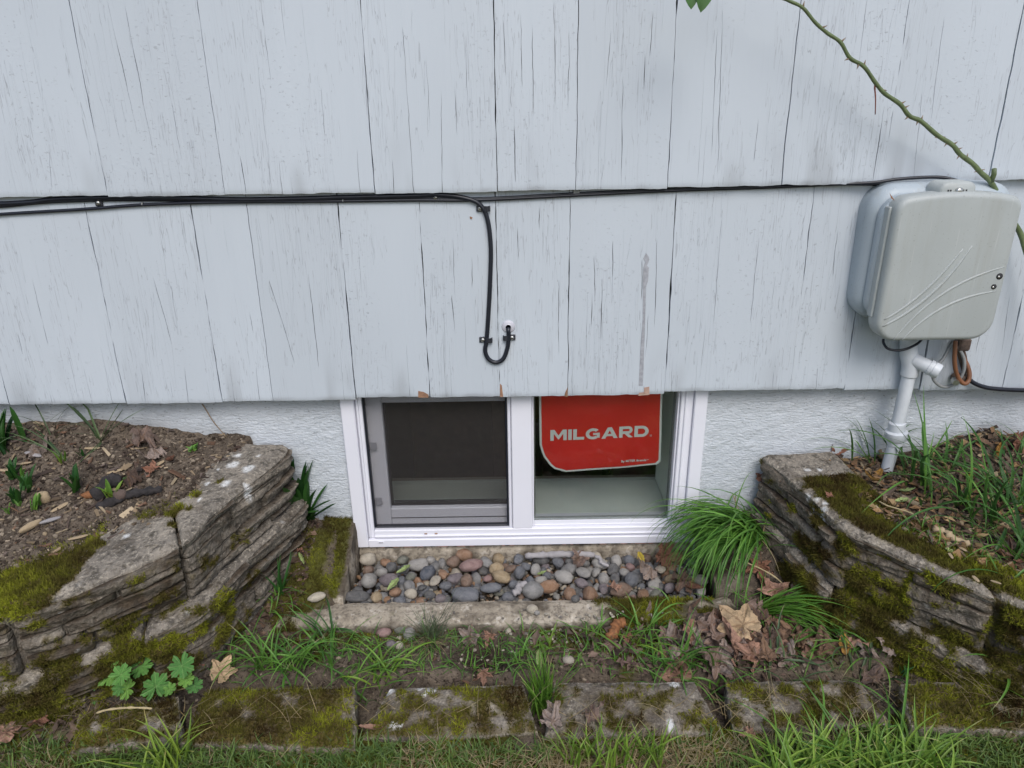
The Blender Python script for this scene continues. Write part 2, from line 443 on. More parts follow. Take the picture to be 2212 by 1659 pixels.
def m_red():
    t = NT('red_sheet'); v = t.coords()
    n = t.noise(v, 9, 3); s = t.noise(t.n('Mapping', Vector=v, Rotation=(0, 0.6, 0), Scale=(1, 1, 0.08)).outputs[0], 220, 2)
    sy = t.n('SeparateXYZ', Vector=v).outputs['Z']
    top = t.ramp(t.math('MULTIPLY', t.math('SUBTRACT', sy, 0.41), 11.0), [(0.2, 0.0), (0.8, 1.0)])
    c = t.ramp(n, [(0.3, (0.60, 0.022, 0.018)), (0.7, (0.68, 0.032, 0.026))])
    c = t.mix(t.math('MULTIPLY', t.math('MULTIPLY', t.ramp(s, [(0.62, 0.0), (0.72, 1.0)]), top), 0.35), c, (0.62, 0.25, 0.22))
    t.base(c); t.rough(0.38); t.bump(t.noise(v, 28, 3), 0.25, 0.003)
    return t.m
MAT['red'] = m_red()

# ------------------------------------------------------------------ terrain
LMID = np.array([(-1.9, -.62), (-1.3, -.50), (-.95, -.40), (-.83, -.355), (-.735, -.315), (-.615, -.255), (-.575, -.17), (-.54, -.08), (-.525, 0.0)])
RMID = np.array([(.585, 0.0), (.595, -.06), (.61, -.14), (.63, -.215), (.675, -.28), (.73, -.335), (.785, -.39), (.95, -.47), (1.3, -.58), (1.9, -.68)])
def bedL(x): return np.interp(x, LMID[:, 0], LMID[:, 1], left=-.62, right=0.5)
def bedR(x): return np.interp(x, RMID[:, 0], RMID[:, 1], left=0.5, right=-.68)
def hgt(x, y, noisy=True):
    x = np.asarray(x, float); y = np.asarray(y, float)
    ax = np.abs(x)
    g = 0.128 + 0.075 * ss(.45, .85, ax) * ss(-.54, -.40, y) - 0.006 * ss(-.42, -.50, y)
    g = g - .034 * ss(-.332, -.350, y) * ss(-.468, -.440, y)
    side = ss(.33, .37, np.where(x < 0, -x, x - .06)) * ss(-.26, -.01, y)
    g = g + side * np.where(x < 0, 0.105, 0.11)
    lump = 0.0
    if noisy:
        P = np.stack([x, y, 0 * x], -1)
        lump = fbm(P, 14, 3) * 0.012 + pn(P, 75, 5) * 0.003
    # hollow of bare dark soil between the tufts
    g = g - 0.045 * np.exp(-(((x + .055) / .045) ** 2 + ((y + .285) / .035) ** 2))
    yl = bedL(x); tl = np.clip((y - yl) / np.maximum(1e-4, -yl), 0, 1)
    zl = np.interp(x, [-1.9, -.95, -.875, -.70, -.62, -.52], [.33, .345, .352, .372, .392, .41]) - .008
    hl = zl + (np.interp(x, [-1.4, -1.02, -.6, -.5], [.49, .478, .428, .418]) - zl) * tl
    ml = ss(-.02, .02, y - yl) * (x < -.45)
    yr = bedR(x); tr_ = np.clip((y - yr) / np.maximum(1e-4, -yr), 0, 1)
    zr = np.interp(x, [.55, .66, .72, .81, 1.0, 1.9], [.375, .368, .352, .332, .31, .29]) - .008
    hr = zr + (np.interp(x, [.55, .74, .9, 1.05, 1.5], [.36, .362, .385, .40, .41]) - zr) * tr_
    mr = ss(-.02, .02, y - yr) * (x > .52)
    z = g * (1 - ml) + hl * ml
    z = z * (1 - mr) + hr * mr
    # the small spill of soil heaped along the wall on the left
    if noisy:
        z = z + ml * 0.022 * ss(-.06, 0, y) * (0.5 + 1.4 * pn(np.stack([x, 0 * x, 0 * x], -1), 9, 2))
        z = z + mr * 0.035 * np.exp(-(((x - .95) / .07) ** 2 + ((y + .03) / .05) ** 2))
    well = ss(-.352, -.340, x) * ss(.402, .390, x) * ss(-.18, -.17, y)
    z = z * (1 - well) + 0.098 * well
    return z + lump * (1 - well)
def PT(x, y):
    d = ray(x, y); t = np.linspace(.5, 2.4, 1500)
    P = CAM + d * t[:, None]
    k = np.argmax(P[:, 2] < hgt(P[:, 0], P[:, 1]))
    return P[k]
def gmoss(x, y):
    P = np.stack([x, y, 0 * x], -1)
    n = fbm(P, 16, 3, 5.0)
    a = np.exp(-(((x + .43) / .055) ** 2 + ((y + .12) / .10) ** 2)) * .9
    b = np.exp(-(((x - .18) / .17) ** 2 + ((y + .255) / .055) ** 2)) * .7
    c = np.exp(-(((x - .57) / .10) ** 2 + ((y + .27) / .06) ** 2)) * .35
    d = ss(-.40, -.46, y) * .45
    e = np.exp(-(((x + .30) / .2) ** 2 + ((y + .25) / .05) ** 2)) * .5
    bed = ((y > bedL(x)) & (x < -.45)) | ((y > bedR(x)) & (x > .52))
    m = ss(.18, .42, np.maximum.reduce([a, b, c, d, e]) + n * .6)
    return np.where(bed, 0.0, m)
def build_ground():
    def axis(lo, hi, fine, a, b):
        return np.unique(np.round(np.concatenate([np.linspace(lo, a, 14), np.arange(a, b, fine), np.linspace(b, hi, 14)]), 5))
    X = axis(-14, 14, .006, -1.2, 1.2); Y = np.unique(np.round(np.concatenate([np.linspace(-16, -.8, 16), np.arange(-.8, .03, .006)]), 5))
    gx, gy = np.meshgrid(X, Y, indexing='ij')
    z = hgt(gx, gy)
    m = gmoss(gx.ravel(), gy.ravel())
    dk = np.exp(-(((gx + .055) / .05) ** 2 + ((gy + .285) / .035) ** 2)) * .85
    V = np.stack([gx, gy, z], -1).reshape(-1, 3)
    o = obj('ground', V, grid_faces(len(X), len(Y)), MAT['soil'], attrs=dict(moss=m, dark=dk.ravel()))
    tag(o, 'dark brown garden soil below the house wall, bare and mossy in patches', 'ground', kind='structure')
build_ground()

# ------------------------------------------------------------------ house
house = tag(empty('house', (0, 0, 0)), 'grey painted house wall of striated shake shingles above a stucco foundation', 'house')
def foundation():
    # stucco sheets either side of the window, concrete sill below it
    for x0, x1, nm in ((-2.6, -.3405, 'l'), (.3865, 2.6, 'r')):
        xs = np.unique(np.concatenate([np.arange(max(x0, -1.3), min(x1, 1.3), .012), [x0, x1]])); zs = np.arange(-.1, .56, .012)
        gx, gz = np.meshgrid(xs, zs, indexing='ij'); P = np.stack([gx, 0 * gx, gz], -1)
        y = -0.0025 * fbm(P, 60, 2)
        soilz = hgt(gx, 0 * gx - .01)
        ns = fbm(P, 18, 3, 2)
        gr = np.clip(ss(.03, -.005, gz - soilz + ns * .015) + .75 * ss(.055, 0.0, .505 - gz + ns * .03) * (0.7 + .5 * ns), 0, 1)  # soil splash low down, plus a darker band below the shingle edge
        V = np.stack([gx, y, gz], -1).reshape(-1, 3); n = len(V)
        B = V.copy(); B[:, 1] = .06
        F = grid_faces(len(xs), len(zs))
        e = [k * len(zs) for k in range(len(xs))]
        nz = len(zs); nx = len(xs)
        side = []
        for k in range(nz - 1):
            side.append((k, k + 1, n + k + 1, n + k)); a = (nx - 1) * nz + k; side.append((a, a + 1, n + a + 1, n + a))
        F = np.concatenate([F, np.array(side)])
        obj('foundation_wall', np.concatenate([V, B]), F, MAT['stucco'], house, smooth=False, attrs=dict(grime_dark=np.concatenate([gr.ravel(), 0 * gr.ravel()])))
    xs = np.arange(-.3400, .3866, .008); zs = np.concatenate([np.linspace(.02, .162, 16)])
    gx, gz = np.meshgrid(xs, zs, indexing='ij'); P = np.stack([gx, 0 * gx, gz], -1)
    y = -.006 + .004 * fbm(P, 35, 3) + .012 * ss(.150, .165, gz)
    V = np.stack([gx, y, gz], -1).reshape(-1, 3)
    # rough top running back under the frame
    V2 = V.reshape(len(xs), len(zs), 3); top = V2[:, -1:, :].copy(); top[:, :, 1] = .06; top[:, :, 2] = .166
    V2 = np.concatenate([V2, top], 1)
    P = V2.reshape(-1, 3)
    n = fbm(P, 30, 3, 4)
    obj('concrete_sill', P, grid_faces(len(xs), len(zs) + 1), MAT['concrete'], house, attrs=dict(moss=0 * n, dirt_dark=ss(.05, .3, n) * .6))
    pk = MB()
    for k in range(26):
        x = random.uniform(-.32, .37); w = random.uniform(.008, .03)
        pk.box(x, x + w, -.0065, -.002, .1635, .1665 + random.uniform(0, .0015))
    pk.build('primer_smear', simple('primer_paint', (0.55, 0.30, 0.24), .8, .3, 90, .3), house)
foundation()

# shake shingles: joints measured along the two visible courses (photo pixels on the butt line)
def course(zb_px, joints, ybutt, ztop, ytop, zoff=0.0, crackbase=8, px=True, feats=()):
    js = [PY(x, yy, ybutt)[0] if px else x for x, yy in joints]
    for k in range(len(js) - 1):
        xa, xb = js[k], js[k + 1]
        zb = zb_px(k, .5 * (xa + xb)) if callable(zb_px) else zb_px
        shingle(xa, xb, zb, ztop, ybutt + random.uniform(-.0015, .0015), ytop, crackbase, feats, k, js)
def shingle(xa, xb, zb, zt, yb, yt, ncr, feats, k, js):
    H = zt - zb
    W = xb - xa
    zs = np.concatenate([np.linspace(0, .03, 8), np.linspace(.03, H, 46)[1:]]) + zb
    def edge(seed, amp=.0018):
        P = np.stack([0 * zs + seed * 3.1, 0 * zs, zs], -1)
        return amp * (pn(P, 9, seed) + .7 * pn(P, 38, seed + 1))
    seedL, seedR = js[k] * 7.7 + zb * 3, js[k + 1] * 7.7 + zb * 3
    left = xa + .00065 + edge(seedL); right = xb - .00065 + edge(seedR)
    # cracks: x(z) tracks with a start and an end
    tracks = []
    for (x0, z0, x1, z1, w) in feats:
        xm = .5 * (x0 + x1)
        if xa + .006 < xm < xb - .006: tracks.append((x0, z0, x1, z1, w))
    vis = xb > -1.15 and xa < 1.15
    n = int(W / .27 * ncr) if vis else 0
    for _ in range(n * 4):
        if len(tracks) >= n: break
        x = random.uniform(xa + .008, xb - .008)
        if any(abs(x - .5 * (q[0] + q[2])) < .008 for q in tracks): continue
        if random.random() < .6: z0 = zb - .01; z1 = zb + random.choice([.02, .035, .06, .1, .16]) * random.uniform(.6, 1.4)
        else: z0 = zb + random.uniform(.05, .28); z1 = z0 + random.uniform(.03, .14)
        tracks.append((x, z0, x + random.uniform(-.002, .002), min(z1, zt), random.choice([.00012, .0002, .0003, .00045]) * random.uniform(.7, 1.3)))
    tracks.sort(key=lambda q: q[0] + q[2])
    cols, cr = [], []
    def addcol(x, c): cols.append(x); cr.append(c)
    tl = []
    for (x0, z0, x1, z1, w) in tracks:
        if x0 > x1 and z1 < z0: pass
        t = (zs - z0) / (z1 - z0 + 1e-9)
        P = np.stack([0 * zs + x0 * 9, 0 * zs, zs], -1)
        x = x0 + (x1 - x0) * np.clip(t, 0, 1) + .0014 * pn(P, 22) + .0008 * pn(P, 70)
        act = ((t >= 0) & (t <= 1)) * (0.45 + .55 * np.sin(np.clip(t, 0, 1) * math.pi) if z0 > zb else 1.0 - .6 * np.clip(t, 0, 1))
        act = act * np.clip(.75 + .9 * pn(P, 30, 3), .15, 1.3)
        tl.append((x, act * w, act > .02))
    nreg = max(6, int(W / .007)) if vis else 4
    pts = [(left, None, 0)] + [(left + (right - left) * (i / nreg), None, 1) for i in range(1, nreg)] + [(right, None, 0)]
    allc = [p for p in pts if p[2] == 0 or all(abs(p[0].mean() - q[0].mean()) > .0045 for q in tl)]
    allc += [(q[0], q, 2) for q in tl]
    allc.sort(key=lambda p: p[0].mean())
    X, D, C = [], [], []
    for x, q, ty in allc:
        if ty == 2:
            w = np.maximum(q[1] * .66, 2e-5)
            X += [x - w, x - w * .35, x + w * .35, x + w]; dep = np.where(q[2], np.minimum(.004, .0012 + w * 2.2), 0)
            D += [0 * x, dep, dep, 0 * x]; C += [0 * x, q[2] * 1., q[2] * 1., 0 * x]
        else:
            X.append(x); D.append(0 * x); C.append(0 * x)
    X, D, C = np.array(X), np.array(D), np.array(C)
    X = np.maximum.accumulate(X + np.arange(len(X))[:, None] * 1e-6, axis=0)
    nx, nz = X.shape
    Z = np.broadcast_to(zs, X.shape).copy()
    P = np.stack([X * 1.0, 0 * X, Z], -1)
    botw = .0022 * fbm(P * [1, 1, 0], 16, 3, zb * 5) + .0012 * pn(P * [1, 1, 0], 90, 2)
    Z[:, :] += botw * np.clip(1 - (Z - zb) / .03, 0, 1)
    tt = (Z - zb) / H
    Y = yb + (yt - yb) * tt + D
    stri = pn(P * [150, 1, 2.2], 1.0, zb) * .00045 + pn(P * [55, 1, 1.2], 1.0, 3) * .0005
    Y += stri * (0.5 + .5 * np.clip(fbm(P, 6, 2, 7) * 3 + .5, 0, 1))
    Y += .0012 * ss(.006, 0, Z - zb - botw)             # worn rounded butt edge
    V = np.stack([X, Y, Z], -1)
    gr = .55 * ss(.012, 0, Z - zb) * ss(0, .3, fbm(P, 30, 2, 5)) + .5 * ss(.1, .4, fbm(P * [1, 1, .25], 20, 2, 8)) * ss(.12, 0, Z - zb)
    back = V.copy(); back[:, :, 1] = (yb + .0115) + (yt - yb) * tt * .4
    back = np.minimum(back, np.array([9, -.0016, 9]))
    n = nx * nz
    VV = np.concatenate([V.reshape(-1, 3), back.reshape(-1, 3)])
    F = [grid_faces(nx, nz)]
    i = np.arange(nx - 1) * nz; F.append(np.stack([i, n + i, n + i + nz, i + nz], 1))
    j = np.arange(nz - 1); F.append(np.stack([j, j + 1, n + j + 1, n + j], 1))
    j2 = j + (nx - 1) * nz; F.append(np.stack([j2, n + j2, n + j2 + 1, j2 + 1], 1))
    org = np.array([.5 * (xa + xb), 0, zb])
    z0 = np.zeros(n)
    o = obj('shingle', VV - org, np.concatenate(F), MAT['siding'], house, smooth=True, loc=org,
            attrs=dict(crack=np.concatenate([C.ravel(), z0]), grime_dark=np.concatenate([gr.ravel(), z0])))
    try:
        o.data.set_sharp_from_angle(angle=math.radians(50))
    except Exception: pass
    SHINGLES.append((xa, xb, zb, zt, yb, yt, o))
SHINGLES = []
def zbutt(y_at):                                                     # butt line follows the measured heights
    def f(k, x): return float(np.interp(x, y_at[0], y_at[1])) + random.uniform(-.0012, .0012)
    return f
YB = -.033
up_j = [(-420, 430), (-170, 428), (232, 423), (486, 420), (810, 418), (1074, 414), (1244, 411), (1441, 408), (1687, 402), (1905, 396), (2136, 389), (2420, 384), (2700, 380)]
lo_j = [(-330, 876), (20, 872), (272, 871), (480, 868), (590, 865), (769, 862), (929, 857), (1079, 857), (1226, 856), (1435, 850), (1706, 844), (1824, 843), (1985, 846), (2163, 841), (2480, 838)]
zu = [PY(x, y, YB) for x, y in ((0, 426), (486, 421), (1074, 414), (1244, 411), (1687, 401), (2212, 386))]
zl = [PY(x, y, YB) for x, y in ((20, 872), (272, 873), (480, 869), (585, 866), (600, 864), (768, 863), (780, 859), (929, 857), (1226, 856), (1434, 851), (1440, 846), (1824, 842), (2212, 842))]
def featpx(lst, Y):
    out = []
    for (xa, ya, xb, yb, w) in lst:
        a, b = PY(xa, ya, Y), PY(xb, yb, Y)
        if a[2] > b[2]: a, b = b, a
        out.append((a[0], a[2], b[0], b[2], w))
    return out
FU = featpx([(268, 17, 332, 320, .0008), (229, 0, 300, 290, .0007), (466, 262, 478, 321, .0009), (560, 0, 585, 170, .0006), (522, 335, 536, 418, .0009), (606, 350, 613, 418, .0008),
             (780, 170, 822, 300, .0008), (870, 70, 895, 418, .0009), (953, 200, 956, 418, .0008), (983, 195, 987, 287, .0007), (849, 350, 852, 418, .0010), (1110, 275, 1114, 392, .0012),
             (1088, 40, 1092, 158, .0007), (1125, 30, 1128, 190, .0007), (1150, 60, 1152, 250, .0007), (1197, 10, 1200, 226, .0008), (1230, 70, 1226, 240, .0008), (1320, 75, 1310, 180, .0007),
             (1393, 120, 1391, 190, .0010), (1411, 30, 1404, 118, .0011), (1345, 170, 1340, 400, .0007), (1550, 60, 1535, 330, .0006), (1562, 30, 1548, 370, .0008), (1637, 260, 1626, 345, .0009),
             (1908, 230, 1880, 392, .0010), (1990, 210, 1968, 385, .0007), (2040, 45, 2010, 250, .0006), (2205, 60, 2150, 330, .0008), (1845, 300, 1835, 390, .0005), (110, 330, 118, 421, .0006)], -.026)
FL = featpx([(40, 720, 50, 760, .0010), (70, 610, 105, 745, .0008), (330, 600, 372, 740, .0011), (368, 620, 376, 665, .0009), (565, 560, 638, 780, .0010), (667, 600, 690, 790, .0012),
             (309, 800, 318, 868, .0010), (402, 800, 410, 868, .0009), (556, 795, 563, 866, .0009), (540, 680, 546, 715, .0007), (915, 560, 923, 856, .0010), (978, 520, 983, 640, .0008), (976, 640, 983, 720, .0011),
             (1117, 500, 1121, 560, .0010), (1165, 455, 1166, 500, .0010), (1207, 610, 1206, 760, .0008), (1284, 560, 1286, 660, .0009), (1325, 520, 1323, 640, .0008), (1280, 640, 1277, 700, .0011),
             (1301, 610, 1298, 730, .0009), (1230, 620, 1228, 790, .0010), (1420, 520, 1414, 700, .0008), (1388, 560, 1386, 640, .0012), (1560, 480, 1540, 700, .0006), (1640, 520, 1620, 690, .0007),
             (1745, 560, 1730, 690, .0008), (1812, 500, 1800, 600, .0009), (1765, 790, 1760, 842, .0008), (2120, 700, 2105, 760, .0008), (2180, 640, 2160, 760, .0007), (1020, 560, 1019, 620, .0008)], -.026)
lw_j = [(-2.5, 0), (-2.2, 0), (-1.9, 0), (-1.62, 0)]
xsu, zzu = [p[0] for p in zu], [p[2] for p in zu]
xsl, zzl = [p[0] for p in zl], [p[2] for p in zl]
course(zbutt((xsl, zzl)), lo_j, YB, .94, -.0165, crackbase=17, feats=FL)
course(zbutt((xsu, zzu)), up_j, YB - .001, 1.335, -.0165, crackbase=13, feats=FU)
xx = [-1.25]
while xx[-1] < 1.25: xx.append(xx[-1] + random.uniform(.16, .30))
course(1.306, [(x, 0) for x in xx], YB - .001, 1.735, -.0165, crackbase=4, px=False)
xx = [-1.3]
while xx[-1] < 1.25: xx.append(xx[-1] + random.uniform(.16, .30))
course(1.706, [(x, 0) for x in xx], YB - .001, 2.13, -.0165, crackbase=0, px=False)
for lo in (.51, .908, 1.306, 1.706):                                  # the runs beyond the frame
    for sgn in (-1, 1):
        e = sgn * 1.2
        edge_x = (min(s[0] for s in SHINGLES if abs(s[2] - lo) < .1) if sgn < 0 else max(s[1] for s in SHINGLES if abs(s[2] - lo) < .1))
        xx = [edge_x]
        while abs(xx[-1]) < 2.4: xx.append(xx[-1] + sgn * random.uniform(.2, .32))
        xx.sort()
        for a, b in zip(xx[:-1], xx[1:]): shingle(a, b, lo, lo + .42, YB, -.0165, 0, (), 0, [a, b])
b = MB(); b.box(-2.6, 2.6, -.0012, .06, .525, 2.13); b.build('sheathing', MAT['dark'], house)

# bare patches where the paint has gone
def host(x, z):
    for s in SHINGLES:
        if s[0] <= x <= s[1] and s[2] - .004 <= z <= s[2] + .405: return s
def patch(name, pts, mat, proud=.0006):
    P = [PY(x, y, -.03) for x, y in pts]
    cxm, czm = np.mean([p[0] for p in P]), np.mean([p[2] for p in P])
    s = host(cxm, czm)
    if s is None: s = min(SHINGLES, key=lambda q: abs(q[0] + q[1] - 2 * cxm) + abs(q[2] - czm) * 3)
    xa, xb, zb, zt, yb, yt, o = s
    def yy(z): return yb + (yt - yb) * (z - zb) / (zt - zb)
    n = len(P)
    V = [(p[0], yy(p[2]) - proud - .0004 + (.0004 * math.sin(i * 2.1)), p[2]) for i, p in enumerate(P)] + [(p[0], yy(p[2]) + .002, p[2]) for p in P]
    F = [tuple(range(n)), tuple(range(2 * n - 1, n - 1, -1))] + [(i, i + n, (i + 1) % n + n, (i + 1) % n) for i in range(n)]
    V = np.array(V) - np.array(o.location)
    obj(name, V, F, mat, o, smooth=False)
patch('bare_wood_chip', [(904, 843), (915, 845), (926, 851), (926, 857), (904, 857)], MAT['bare'])
patch('bare_wood_chip', [(1080, 828), (1084, 832), (1087, 856), (1080, 856)], MAT['bare'])
patch('bare_wood_chip', [(1221, 846), (1226, 836), (1226, 856), (1219, 855)], MAT['bare'])
patch('bare_wood_chip', [(1391, 836), (1402, 834), (1402, 851), (1378, 853), (1380, 847), (1390, 846)], simple('pale_bare_wood', (.42, .28, .22), .85, .2, 90, .4))
patch('peeled_strip', [(1397, 548), (1403, 556), (1404, 562), (1399, 575), (1403, 580), (1401, 607), (1396, 622), (1394, 700), (1391, 760), (1388, 832), (1379, 832), (1384, 750), (1389, 690), (1390, 610), (1391, 580), (1395, 568), (1391, 560)], MAT['grey_wood'], .0005)
patch('bare_wood_chip', [(1014, 786 - 317), (1020, 788 - 317), (1019, 792 - 317), (1015, 791 - 317)], MAT['bare'])

# basement room behind the window
def basement():
    b = MB()
    b.box(-1.5, 1.5, 2.6, 2.7, -1.5, .9); b.box(-1.6, -1.5, .22, 2.7, -1.5, .9); b.box(1.5, 1.6, .22, 2.7, -1.5, .9)
    b.box(-1.6, 1.6, .22, 2.7, -1.6, -1.5); b.box(-1.6, 1.6, .2205, 2.7, .9, 1.0)
    b.box(-1.6, -.372, .21, .25, -1.5, .9); b.box(.418, 1.6, .21, .25, -1.5, .9); b.box(-.372, .418, .21, .25, -1.5, .19); b.box(-.372, .418, .21, .25, .56, .9)
    b.build('basement_room', MAT['room'], house)
    s = MB(); s.box(-.370, .416, .062, .209, .06, .200, .002); s.box(-.370, .416, .212, .222, .12, .1985); s.build('inner_sill', MAT['sill'], house)
    s = MB(); s.box(-.372, -.302, .062, .209, .201, .555); s.box(.342, .418, .062, .209, .201, .555); s.box(-.301, .341, .062, .209, .535, .556); s.build('window_reveal', MAT['sill'], house)
    for x in (-.155, -.105):
        s = MB(); s.box(x, x + .022, .95, .985, .12, .62, .002); s.build('stud', MAT['stud'], house)
    s = MB(); s.box(-.075, .03, .98, 1.01, -.4, .45, .004); s.build('panel_board', MAT['board'], house)
    s = MB(); s.box(-.42, .20, 1.35, 1.5, -1.5, -.06, .01)
    tag(s.build('wooden_cabinet', MAT['board']), 'dim brown wooden cabinet seen through the screened left pane', 'cabinet')
    s = MB()
    t = empty('equipment_stand', (.12, .6, .07)); tag(t, 'black ribbed stand under the red sign, seen through the glass', 'stand')
    for x in (-.045, .16):
        P = np.array([(x, 0, -.3 + .0125 * k) for k in range(34)]); r = np.where(np.arange(34) % 2, .011, .015)
        tube('ribbed_post', P, r, MAT['dark_rubber'], t, 10)
    s.box(-.03, .145, -.02, .02, .04, .075, .004); s.build('crossbar', MAT['dark_rubber'], t)
    s = MB(); s.box(.34, .70, .85, .88, -.6, .12, .004); s.build('panel_board', MAT['stud'], house)
basement()

# window
WY = -.012
win = empty('window', (0, 0, 0), house)
win['label'] = 'white vinyl sliding basement window'
def wpart(name, boxes, mat, bev=.0015):
    m = MB()
    for q in boxes: m.box(*q, bev)
    return m.build(name, mat, win)
wpart('outer_frame', [(-.340, -.3125, WY, .05, .168, .56), (.3605, .386, WY, .05, .168, .56), (-.312, .360, WY, .05, .168, .1865)], MAT['vinyl'])
wpart('inner_frame', [(-.312, -.299, -.004, .05, .187, .56), (.335, .360, -.004, .05, .2065, .56), (-.2985, .3345, -.0065, .05, .187, .2065), (.3355, .360, -.0065, .05, .187, .206)], MAT['vinyl'])
wpart('frame_step', [(-.3095, -.3055, -.0085, -.0035, .19, .56), (-.2985, .335, -.0100, -.006, .1905, .1945), (.343, .347, -.0075, -.0035, .21, .56)], MAT['vinyl'], .0008)
wpart('mullion', [(-.0105, -.0035, -.001, .05, .207, .56), (-.003, .0385, -.0075, .05, .207, .56)], MAT['vinyl'])
wpart('glazing_bead', [(.039, .0425, .002, .045, .207, .56), (.331, .3345, .002, .045, .207, .56), (.043, .3305, .002, .045, .207, .211)], MAT['vinyl'], .0008)
wpart('sash_frame', [(-.2985, -.264, .016, .048, .2075, .56), (-.2635, -.011, .016, .048, .2075, .2465), (-.2635, -.011, .016, .048, .492, .56)], MAT['vinyl'])
wpart('sash_rail_groove', [(-.2635, -.011, .0145, .0158, .2235, .2245)], MAT['dark'], 0)
wpart('sash_gasket', [(-.2638, -.2618, .028, .0475, .2467, .4918), (-.2615, -.011, .028, .0475, .2467, .2485)], MAT['dark_rubber'], 0)
wpart('pane', [(.0428, .3308, .018, .022, .2112, .56)], MAT['glass'], 0)
wpart('pane', [(-.2632, -.0112, .034, .038, .2487, .4916)], MAT['glass'], 0)
wpart('pane_spacer', [(.0432, .3302, .024, .0275, .2114, .2145), (.0432, .046, .024, .0275, .2147, .56), (.3275, .3302, .024, .0275, .2147, .56)], simple('grey_spacer', (.16, .17, .16), .5), 0)
wpart('screen_frame', [(-.2984, -.2945, .001, .011, .2090, .56), (-.0150, -.0110, .001, .011, .2090, .56), (-.2942, -.0153, .001, .011, .2090, .2122)], MAT['cable'], .0006)
scr = obj('screen', [(-.2944, .006, .2124), (-.0152, .006, .2124), (-.0152, .006, .56), (-.2944, .006, .56)], [(0, 1, 2, 3)], MAT['screen'], win, False)
for z in (.262, .392):
    wpart('pull_tab', [(-.293, -.279, .0075, .0085, z, z + .016)], simple('clear_tab', (.42, .42, .46), .3), 0)
for x in (-.285, .322):
    m = MB(); m.box(x - .006, x + .006, -.0138, -.0121, .1795, .1835, .0004); m.build('weep_hole_cover', MAT['vinyl'], win)
    m = MB(); m.box(x - .0045, x + .0045, -.0142, -.0139, .1808, .1816); m.build('weep_slot', MAT['dark'], win)
for x in (-.192, -.170): wpart('paint_fleck', [(x, x + .006, -.0074, -.0066, .196, .1985)], MAT['bare'], 0)

